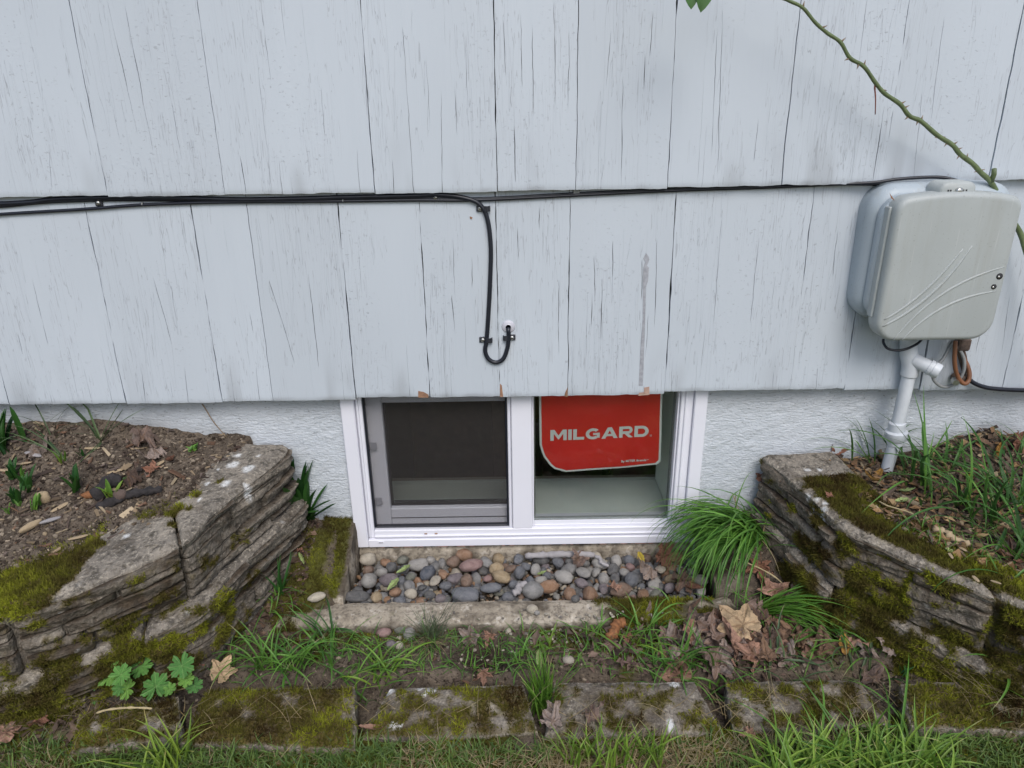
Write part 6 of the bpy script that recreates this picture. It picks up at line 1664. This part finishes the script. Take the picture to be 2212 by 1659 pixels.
for px, h, lab, col in (((167, 1066), .055, 'dark green fan-shaped shoot behind the black log', HY), ((247, 1081), .040, 'yellow-green shoot beside the moss at the left wall block', GY), ((30, 1040), .042, 'green shoot at the left edge, third row of the bed', HY),
                         ((52, 1036), .030, 'bright green twin shoot beside the one at the left edge', GB), ((57, 1062), .045, 'wide dark shoot in front of the twin shoot', HY), ((37, 1090), .045, 'arching young shoot at the left edge, low in the bed', HY),
                         ((78, 1102), .035, 'small bright shoot left of the pale wood block', GB), ((46, 1090), .022, 'tiny shoot between two larger ones at lower left', GB), ((20, 1112), .022, 'lowest tiny shoot at the left edge of the bed', GB), ((175, 989), .022, 'tiny dark shoot in the middle of the left bed', HY), ((272, 1050), .020, 'short shoot behind the yellow-green one', HY)):
    plant('hyacinth_shoot', px, lab, 'shoot', [('leaves', dict(n=7 if h > .03 else 5, L=(h * .6, h), W_=(h * .16, h * .22), lean=(.05, .7), bend=(-.1, .35), spread=.004, cols=col, seg=7, twist=.1, blunt=5))])
plant('clover', (418, 978), 'tiny bright green clover behind the left wall block', 'plant', [('leaves', dict(n=9, L=(.010, .018), W_=(.007, .009), lean=(.3, 1.2), bend=(0, .4), spread=.004, cols=GB, seg=4))])
# moss corner left of the well
plant('hyacinth_shoot', (605, 1285), 'green shoot on the moss at the foot of the left wall', 'shoot', [('leaves', dict(n=9, L=(.05, .085), W_=(.005, .008), lean=(.05, .7), bend=(.0, .5), spread=.004, cols=((.025, .10, .018), (.05, .16, .03)), seg=6))])
plant('grass_tuft', (595, 1305), 'curly thin grass at the foot of the left wall', 'grass tuft', [('blade_cluster', dict(n=16, L=(.05, .13), W_=(.0022, .003), lean=(.3, 1.0), bend=(1.0, 2.4), spread=.012, cols=GB))])
# tufts in front of the curb
tufts = [((562, 1440), 'curly green tuft at the foot of the left wall behind the blocks', 34, (.06, .13), GB), ((628, 1448), 'low curly tuft left of the pink pebble', 40, (.05, .12), GB), ((700, 1425), 'wispy tuft with a broad shoot left of centre', 32, (.05, .13), GB),
         ((690, 1375), 'grassy shoots near the front left curb corner', 22, (.05, .11), GD), ((830, 1460), 'curly tuft spilling into the gap left of the lichen block', 34, (.06, .13), GY), ((805, 1500), 'tangled blades in the gap left of the lichen block', 22, (.05, .10), GB), ((1042, 1375), 'small upright tuft below the curb, centre', 14, (.04, .07), GB), ((1020, 1372), 'low fan of blades beside the small upright tuft', 12, (.03, .06), GD),
         ((1120, 1430), 'thin tuft behind the centre grass tuft', 22, (.03, .07), GB), ((1238, 1360), 'small shoots below the curb right of centre', 12, (.03, .07), GB), ((1285, 1372), 'sparse blades left of the orange bark piece', 12, (.04, .08), GB), ((1190, 1410), 'loose yellowish blades right of the centre tuft', 20, (.03, .06), GY),
         ((1395, 1365), 'bushy green tuft against the curb right of the bark piece', 30, (.05, .12), GB), ((1370, 1405), 'yellowish tuft right of the bark piece', 20, (.05, .11), GY), ((1435, 1480), 'dense tuft behind the greyest edging block', 38, (.06, .14), GB), ((1480, 1455), 'leafy tuft at the left of the leaf pile', 36, (.05, .12), GB),
         ((1535, 1480), 'long blades drooping over the joint of two right blocks', 26, (.08, .17), GB), ((1690, 1455), 'arching blades in front of the leaf pile', 18, (.07, .13), GG), ((1790, 1365), 'curling blades between leaf pile and right wall', 40, (.06, .15), GB), ((1850, 1400), 'loose blades below the right stone wall', 22, (.06, .13), GB), ((1935, 1470), 'dark star-shaped shoot near the wall foot', 8, (.04, .07), HY),
         ((1850, 1455), 'long blades trailing over the dark block', 12, (.09, .16), GG), ((2150, 1430), 'spreading tuft at the right end by the wall foot', 26, (.08, .16), GB), ((1495, 1310), 'thin blades on the curb right of the bark', 14, (.04, .08), GB), ((1440, 1320), 'wispy grass on the mossy curb corner', 12, (.04, .09), GB), ((1580, 1290), 'single blades on the soil mound right of the well', 7, (.04, .08), GB), ((2190, 1520), 'long bright blades at the right edge over the end block', 20, (.10, .2), GY)]
for px, lab, n, L, cols in tufts:
    plant('grass_tuft', px, lab, 'grass tuft', [('blade_cluster', dict(n=max(6, int(n * .62)), L=L, W_=(.0028, .0052), lean=(.15, 1.1), bend=(.5, 2.2), spread=.014, cols=cols, tipc=(.4, .34, .18)))])
plant('grass_tuft', (930, 1385), 'fine grey-green bunch of wiry grass below the curb', 'grass tuft', [('blade_cluster', dict(n=120, L=(.03, .085), W_=(.0010, .0016), lean=(.1, 1.2), bend=(.1, .8), spread=.008, cols=((.08, .12, .06), (.17, .21, .11)))), ('dry_blades', dict(n=50, L=(.03, .07), W_=(.0008, .0013), lean=(.9, 1.4), bend=(.1, .7), az=-1.4, azs=2.5, spread=.006, cols=DRY)), ('long_blade', dict(n=2, L=(.12, .17), W_=(.0012, .0018), lean=(.4, .7), bend=(.1, .3), az=.5, azs=.6, spread=.002, cols=GG))])
plant('grass_tuft', None, 'upright green tuft in the gap between the two centre edging blocks', 'grass tuft', [('blade_cluster', dict(n=95, L=(.05, .125), W_=(.0028, .0044), lean=(.0, .42), bend=(.0, .8), spread=.011, cols=((.08, .20, .025), (.19, .36, .05)), tipc=(.45, .38, .18)))], loc=PZ(1172, 1530, .10))
plant('grass_clump', (1755, 1330), 'arching bunch of blades sweeping right behind the tan maple leaf', 'grass clump', [('blade_cluster', dict(n=60, L=(.10, .19), W_=(.0026, .0038), lean=(.5, .9), bend=(.8, 1.5), az=-.4, azs=.8, spread=.008, cols=((.09, .24, .03), (.17, .36, .05)), seg=9, twist=.25)), ('blade_cluster', dict(n=20, L=(.05, .12), W_=(.0024, .0036), lean=(.2, 1.0), bend=(.5, 1.8), spread=.012, cols=GB))], loc=PT(1640, 1330))
# right bed
rb = [((1990, 1055), 'clump of broad arching blades in front of the conduit', 20, (.10, .22), (.004, .0058), 2.7), ((1960, 1010), 'thin upright blades right of the conduit', 16, (.08, .18), (.003, .0045), 1.5), ((2050, 1010), 'upright cut blades in the middle of the right bed', 14, (.07, .15), (.003, .005), 1.4),
      ((2080, 1100), 'wide arching blades in the middle of the right bed', 18, (.12, .24), (.0035, .0055), 2.8), ((2120, 1120), 'blades drooping over the back of the right wall', 24, (.10, .2), (.0032, .005), -2.2), ((2180, 1090), 'dense blades at the right edge of the bed', 34, (.10, .22), (.0035, .005), 1.9), ((2195, 1200), 'tall blades at the right edge behind the wall top', 28, (.09, .2), (.0035, .005), 1.6), ((2030, 1090), 'scattered blades among the brown leaves of the right bed', 14, (.07, .16), (.003, .0045), -1.6), ((2205, 1010), 'blades by the stucco at the far right', 14, (.07, .15), (.003, .0045), 2.0), ((1880, 1000), 'wiry blades behind the right wall block beside the conduit', 10, (.10, .2), (.0025, .0035), 3.0)]
for px, lab, n, L, W_, az in rb:
    plant('grass_tuft', px, lab, 'grass tuft', [('blade_cluster', dict(n=max(4, int(n * .5)), L=L, W_=(W_[0] * 1.3, W_[1] * 1.35), lean=(.1, .8), bend=(.4, 2.0), az=az, azs=2.6, spread=.014, cols=GD, seg=9)), ('blade_cluster', dict(n=max(3, n // 4), L=L, W_=W_, lean=(.1, .9), bend=(.3, 1.5), spread=.014, cols=GB, seg=9))])
# bottom clumps
plant('grass_clump', None, 'big bright lawn clump at the bottom right', 'grass clump', [
    ('blade_cluster', dict(at=np.stack([RNG.uniform(.37, .62, 420), RNG.uniform(-.585, -.515, 420), 0 * np.zeros(420) + .115], -1), n=420, L=(.05, .115), W_=(.0030, .0054), lean=(.1, 1.2), bend=(.4, 1.7), spread=.01, cols=((.13, .27, .035), (.32, .48, .07)), tipc=(.5, .45, .2), seg=8)),
    ('blade_cluster', dict(n=30, L=(.10, .17), W_=(.003, .0045), lean=(.5, 1.2), bend=(.4, 1.3), spread=.05, cols=GB, seg=8))], loc=(.49, -.515, .11))
plant('grass_clump', None, 'bright yellow-green tuft at the bottom left', 'grass clump', [('blade_cluster', dict(n=42, L=(.05, .12), W_=(.003, .005), lean=(.05, .7), bend=(.1, 1.1), spread=.016, cols=((.16, .28, .03), (.32, .44, .06)), tipc=(.5, .42, .16)))], loc=(-.525, -.52, .12))
plant('grass_clump', None, 'spiky green tuft at the bottom centre right', 'grass clump', [('blade_cluster', dict(at=np.stack([RNG.uniform(.07, .22, 120), RNG.uniform(-.535, -.495, 120), np.full(120, .112)], -1), n=120, L=(.03, .075), W_=(.0028, .0044), lean=(.0, .6), bend=(.0, .9), spread=.006, cols=((.13, .25, .03), (.26, .40, .06)), tipc=(.5, .42, .2)))], loc=(.14, -.515, .105))
def lawn():
    n = 15000
    x = RNG.uniform(-1.15, 1.15, n); y = -.474 - RNG.gamma(1.5, .045, n)
    edge_ = -.484 - .012 * pn(np.stack([x, 0 * x, 0 * x], -1), 7, 3) - .02 * ss(.2, .6, -np.abs(x) + .5) * 0
    k = y < edge_; x, y = x[k], y[k]
    P = np.stack([x, y, hgt(x, y) - .002], -1)
    dry = np.clip(.5 + fbm(P, 9, 2, 14) * 1.8 + RNG.normal(0, .25, len(P)), 0, 1)
    g1 = P[dry < .66]; g2 = P[dry >= .66]
    V, F, C = blades(g1, len(g1), (.012, .036), (.0016, .0030), (.1, 1.2), (.1, 1.3), spread=.002, cols=((.07, .14, .03), (.20, .30, .07)), seg=5, wall=False)
    tag(obj('lawn_grass', V, F, MAT['grass'], smooth=False, cols=C), 'short rough lawn grass along the bottom of the picture', 'grass', kind='stuff')
    V, F, C = blades(g2, len(g2), (.015, .045), (.0010, .0018), (.7, 1.5), (.1, .9), spread=.003, cols=DRY, seg=5, wall=False)
    tag(obj('dry_grass', V, F, MAT['grass'], smooth=False, cols=C), 'bleached straw mixed into the lawn along the bottom', 'dry grass', kind='stuff')
    # sparse blades all over the mossy strip and straw on the blocks
    P = on_ground(2600, -.75, .85, -.40, -.24, lambda x, y: ((y < bedL(x) - .1) | (np.abs(x) < .55)) & (y > -.338)); 
    V, F, C = blades(P, len(P), (.012, .045), (.0014, .0026), (.2, 1.2), (.2, 1.4), spread=.003, cols=GB, seg=5)
    tag(obj('fine_grass', V, F, MAT['grass'], smooth=False, cols=C), 'fine scattered grass on the soil between curb and edging blocks', 'grass', kind='stuff')
    x = RNG.uniform(-.72, .9, 120); y = RNG.uniform(-.475, -.42, 120); P = np.stack([x, y, np.full(120, .150)], -1)
    V, F, C = blades(P, 120, (.03, .08), (.0007, .0012), (1.0, 1.5), (-.1, .5), az=1.5, azs=3.0, spread=.003, cols=DRY, seg=5, wall=False)
    tag(obj('straw', V, F, MAT['grass'], smooth=False, cols=C), 'loose straw lying across the edging blocks', 'straw', kind='stuff')
    P = np.stack([RNG.normal(.80, .05, 120), RNG.normal(-.455, .02, 120), np.full(120, .15)], -1)
    V, F, C = blades(P, 120, (.05, .11), (.0008, .0014), (.2, 1.0), (.3, 1.4), az=2.4, azs=2.0, spread=.003, cols=DRY, seg=6, wall=False)
    tag(obj('straw', V, F, MAT['grass'], smooth=False, cols=C), 'bleached arching straw over the right end block', 'straw', kind='stuff')
    P = np.stack([RNG.normal(-.70, .05, 110), RNG.normal(-.42, .02, 110), np.full(110, .16)], -1)
    V, F, C = blades(P, 110, (.03, .08), (.0007, .0012), (.7, 1.5), (.2, 1.2), spread=.01, cols=((.20, .15, .11), (.32, .25, .18)), seg=6, wall=False)
    tag(obj('straw', V, F, MAT['grass'], smooth=False, cols=C), 'matted grey-brown straw at the foot of the left wall', 'straw', kind='stuff')
lawn()
# lobed plant between the left wall and the first block
def lobed_mesh(seed):
    rn = np.random.default_rng(seed); na, nr = 56, 5; th = np.linspace(-math.pi, math.pi, na, endpoint=False)
    R = .78 + .0 * th
    lob = np.abs(np.cos(th * 3.5)); R = .62 + .38 * lob ** .6
    R = R * (1 + .07 * np.cos(th * 21)); R *= 1 - .86 * np.clip(1 - np.abs(np.abs(th) - math.pi) * 3.4, 0, 1)
    V = [(0, 0, .06)]; ve = [1.]
    for k in range(1, nr + 1):
        t = k / nr
        for a, r in zip(th, R): ve.append(1. if min(abs((a - q * math.pi / 3.5 + math.pi) % (2 * math.pi) - math.pi) for q in range(-3, 4)) < .06 else 0.); V.append((r * t * math.cos(a), r * t * math.sin(a), .06 - .05 * t + .10 * t * t + .05 * t * math.cos(a * 7) + .08 * t * math.sin(a * 2 + seed)))
    F = [(0, 1 + k, 1 + (k + 1) % na) for k in range(na)]
    for r_ in range(nr - 1):
        for k in range(na): F.append((1 + r_ * na + k, 1 + (r_ + 1) * na + k, 1 + (r_ + 1) * na + (k + 1) % na, 1 + r_ * na + (k + 1) % na))
    return mesh('leaf', np.array(V), F, MAT['geranium'], True, dict(vein=ve))
LOB = [lobed_mesh(s) for s in (1, 2, 3)]
gp = PT(300, 1500)
ger = tag(empty('lobed_plant', gp), 'bright green plant with round lobed leaves at the foot of the left wall', 'plant')
for i, (x, y, r) in enumerate(((208, 1464, .0195), (240, 1455, .0230), (262, 1458, .018), (303, 1441, .0200), (337, 1484, .0235), (393, 1438, .0205), (402, 1468, .013), (420, 1482, .014), (275, 1489, .017), (203, 1494, .020), (366, 1490, .012), (258, 1488, .012))):
    p = PZ(x, y, .195 + .012 * (i % 3) - (.03 if y > 1480 else 0)); o = link('leaf', LOB[i % 3], ger); o.location = p - gp; o.scale = (r, r, r)
    o.rotation_mode = 'ZYX'; o.rotation_euler = (random.uniform(.35, .75), random.uniform(-.3, .3), random.uniform(0, 6.28))
    P = spline([gp + (random.uniform(-.02, .02), random.uniform(-.01, .01), 0), .5 * (gp + p) + (0, 0, -.005), p], 4) - gp
    V, F = tube_vf(P, .0011, 5); obj('stalk', V, F, simple('stalk', (.20, .15, .07), .6) if i == 0 else bpy.data.materials['stalk'], ger)

# ------------------------------------------------------------------ loose pieces
def lump(px, r, mat, label, name, cat, sc=(1, 1, 1), rz=0, z=None, lift=.0, k=3):
    p = PZ(*px, z) if z is not None else PT(*px)
    key = (name, mat.name, k)
    if key not in LM:
        me = PEB[k].copy(); me.name = name; me.materials.clear(); me.materials.append(mat); LM[key] = me
    o = link(name, LM[key]); o.location = p + np.array([0, 0, lift]); o.scale = (r * sc[0], r * sc[1], r * sc[2]); o.rotation_euler = (random.uniform(-.2, .2), random.uniform(-.2, .2), rz)
    return tag(o, label, cat)
LM = {}
def stick(px0, px1, r, mat, label, name, cat, z0=None, z1=None, lift=.004, bendz=.006, bumps=.18):
    a = PZ(*px0, z0) if z0 is not None else PT(*px0); b_ = PZ(*px1, z1) if z1 is not None else PT(*px1)
    n = 22; t = np.linspace(0, 1, n)[:, None]; P = a + (b_ - a) * t + np.array([0, 0, 1]) * (lift + bendz * np.sin(t * math.pi))
    P[:, 0] += .004 * np.sin(t[:, 0] * 7); rr = r * (1 + bumps * np.sin(np.arange(n) * 1.9) + .1 * RNG.normal(0, 1, n)); rr[0] *= .7; rr[-1] *= .55
    V, F = tube_vf(P - a, rr, 9); V = V + (V - np.repeat(P - a, 9, 0)) * (pn(V, 160, 3) * .5)[:, None]
    return tag(obj(name, V, F, mat, None, True, loc=a), label, cat)
stick((210, 1100), (348, 1062), .0072, MAT['bark'], 'blackened knobbly stick lying behind the left wall block', 'stick', 'stick')
stick((205, 1082), (262, 1045), .0130, MAT['bark'], 'short thick black log on the left bed', 'log', 'log', lift=.008, bumps=.05)
lump((262, 1082), .0165, simple('brown_rock', (.12, .085, .07), .9, .3, 90, .7), 'brown crusty rock leaning on the short black log', 'rock', 'rock', (.8, .7, 1.2), lift=.012)
lump((97, 1085), .0140, MAT['palechip'], 'pale square wood chunk on the left bed', 'wood_chunk', 'wood chunk', (.85, .8, 1.3), lift=.010, k=6)
lump((195, 1075), .0130, MAT['orangebark'], 'smooth orange stone behind the short black log', 'rock', 'rock', (1.2, .7, .8), lift=.006, k=0)
lump((68, 1145), .0155, MAT['palechip'], 'split pale wood chip standing on the left bed', 'wood_chunk', 'wood chunk', (1.3, .5, .8), 1.0, lift=.008, k=1)
lump((110, 1130), .018, MAT['drift'], 'grey curled bark flake on the left bed', 'bark_flake', 'bark', (1.0, .4, .35), .9, lift=.006, k=1)
lump((72, 870 + 115), .012, MAT['drift'], 'grey wood chip in the middle back of the left bed', 'bark_flake', 'bark', (1.6, .6, .6), -.2, lift=.004, k=1)
for x, y, rz, lab in ((302, 972, .5, 'pale chip just behind the purplish leaf'), (340, 1008, .9, 'split pale chip beside the coppery leaf scraps'), (240, 1060, -.3, 'grey chip right of the fan-shaped shoot'), (52, 1005, .2, 'long pale chip left of the bending blades'), (200, 972, .1, 'pale flat chip below the arching tuft'), (250, 1022, .4, 'orange-tan chip in the middle of the left bed'), (15, 1020, .1, 'square pale chip at the left edge'), (170, 1165, .6, 'pale sliver near the yellow moss'), (130, 1100, .9, 'pale flake left of the blackened stick')):
    lump((x, y), .0095, MAT['palechip'], lab, 'wood_chip', 'wood chip', (1.7, .6, .35), rz, lift=.004, k=3)
lump((685, 1299), .0165, MAT['pebble'], 'white oval pebble on the left corner of the curb', 'pebble', 'pebble', (1.1, .75, .75), .15, lift=.010, k=0).color = (.60, .54, .42, 1)
for x, y, r, cn, lab in ((830, 1370, .0145, 'pinkish', 'pink round pebble below the curb, left of centre'), (885, 1375, .0155, 'light grey', 'round light grey pebble next to the wiry grass'), (868, 1362, .0150, 'greenish grey', 'flat grey pebble behind the round light grey one'), (846, 1395, .0110, 'purple-grey', 'mauve pebble below the pink round one'), (862, 1397, .0105, 'cream', 'cream pebble beside the mauve one'),
                        (1228, 1430, .0125, 'cream', 'white pebble on the moss right of the centre grass tuft'), (1150, 1319, .0115, 'cream', 'cream pebble resting on the curb top, centre right'), (1243, 1296, .0095, 'dark grey', 'dark slate pebble on the back edge of the curb'), (1098, 1363, .0080, 'cream', 'small white pebble below the curb, centre'), (1115, 1357, .0055, 'light grey', 'tiny grey pebble beside the small white one'), (1195, 1377, .0060, 'cream', 'tiny cream pebble on the mossy soil'), (1160, 1325, .0060, 'light grey', 'tiny grey pebble beside the cream one on the curb'),
                        (1512, 1258, .0165, 'greenish grey', 'round grey pebble in the right corner, under the grass clump'), (862, 1380, .006, 'cream', 'tiny cream pebble among those left of centre'), (98, 1155, .005, 'tan', 'tiny tan pebble on the left bed')):
    on = 1285 < y < 1330
    pebble((PZ(x, y, .156) if on else (PZ(x, y, .15) if x == 1512 else PT(x, y))) + np.array([0, 0, r * .3]), r, cn, lab, 'loose pebbles around the well', rot=(.1, .1, random.uniform(0, 3)), k=random.choice([0, 2, 4]))
stick((1312, 1388), (1348, 1350), .0095, MAT['orangebark'], 'orange-brown piece of bark below the curb, right of centre', 'bark_piece', 'bark', lift=.008, bumps=.1)
stick((1134, 1203), (1282, 1201), .0068, MAT['drift'], 'pale grey driftwood stick along the back of the pebbles', 'stick', 'stick', z0=.152, z1=.156, lift=.002, bendz=.003, bumps=.08)
stick((1285, 1203), (1312, 1225), .0040, MAT['drift'], 'thin grey twig right of the driftwood stick', 'stick', 'stick', z0=.156, z1=.152, lift=.002, bendz=.001, bumps=.08)
stick((1108, 1285), (1135, 1262), .0062, MAT['drift'], 'short grey stick among the front pebbles', 'stick', 'stick', z0=.150, z1=.154, lift=.003, bendz=.001)
stick((2012, 1146), (2090, 1182), .006, MAT['palechip'], 'long pale wood sliver behind the right wall', 'wood_sliver', 'wood chip', lift=.005, bumps=.1, bendz=.001)
stick((2110, 1025), (2150, 1032), .006, MAT['palechip'], 'pale broken stick end on the right bed', 'wood_sliver', 'wood chip', lift=.006, bumps=.1, bendz=.001)
stick((1560, 1325), (1590, 1345), .0015, MAT['thorn'], 'thin dry twig near the pale cupped leaf', 'twig', 'twig', lift=.02, bendz=.004)
stick((1700, 1285), (1580, 1215), .0014, MAT['straw'], 'long dry straw leaning across the soil right of the well', 'dry_stalk', 'stalk', lift=.012, bendz=.012)
stick((330, 1535), (205, 1545), .0018, MAT['straw'], 'pale curved dry stalk on the first edging block', 'dry_stalk', 'stalk', z0=.165, z1=.162, lift=.004, bendz=.006)
stick((1980, 1118), (1895, 1085), .0012, MAT['straw'], 'thin golden needle on the mossy right wall top', 'dry_stalk', 'stalk', z0=.372, z1=.37, lift=.002, bendz=.001)
w = spline([PY(437, 873, -.010), PY(445, 885, -.012), PY(462, 912, -.013), PY(490, 945, -.018)], 6)
tag(tube('dry_stalk', w, np.linspace(.0014, .0009, len(w)), MAT['thorn'], None, 6), 'thin dry brown stem curving down the stucco above the left wall', 'stalk')
for x, y, lab in ((2053, 1205, 'small grey chip on the mossy right wall top'), (2060, 1178, 'pale chip left of the grey one on the right wall top'), (2078, 1190, 'tan wood chip on the right wall top'), (2150, 1262, 'pale chip at the mossy joint of the right wall'), (1957 + 150, 1255, 'tiny pale chip near the wall joint')):
    lump((x, y), .006, MAT['palechip'], lab, 'wood_chip', 'wood chip', (1.4, .7, .4), random.uniform(0, 3), z=.347, lift=.004, k=3)
print('pebbles', NP, 'objects', len(bpy.data.objects), 'tris', sum(len(m.polygons) for m in bpy.data.meshes))
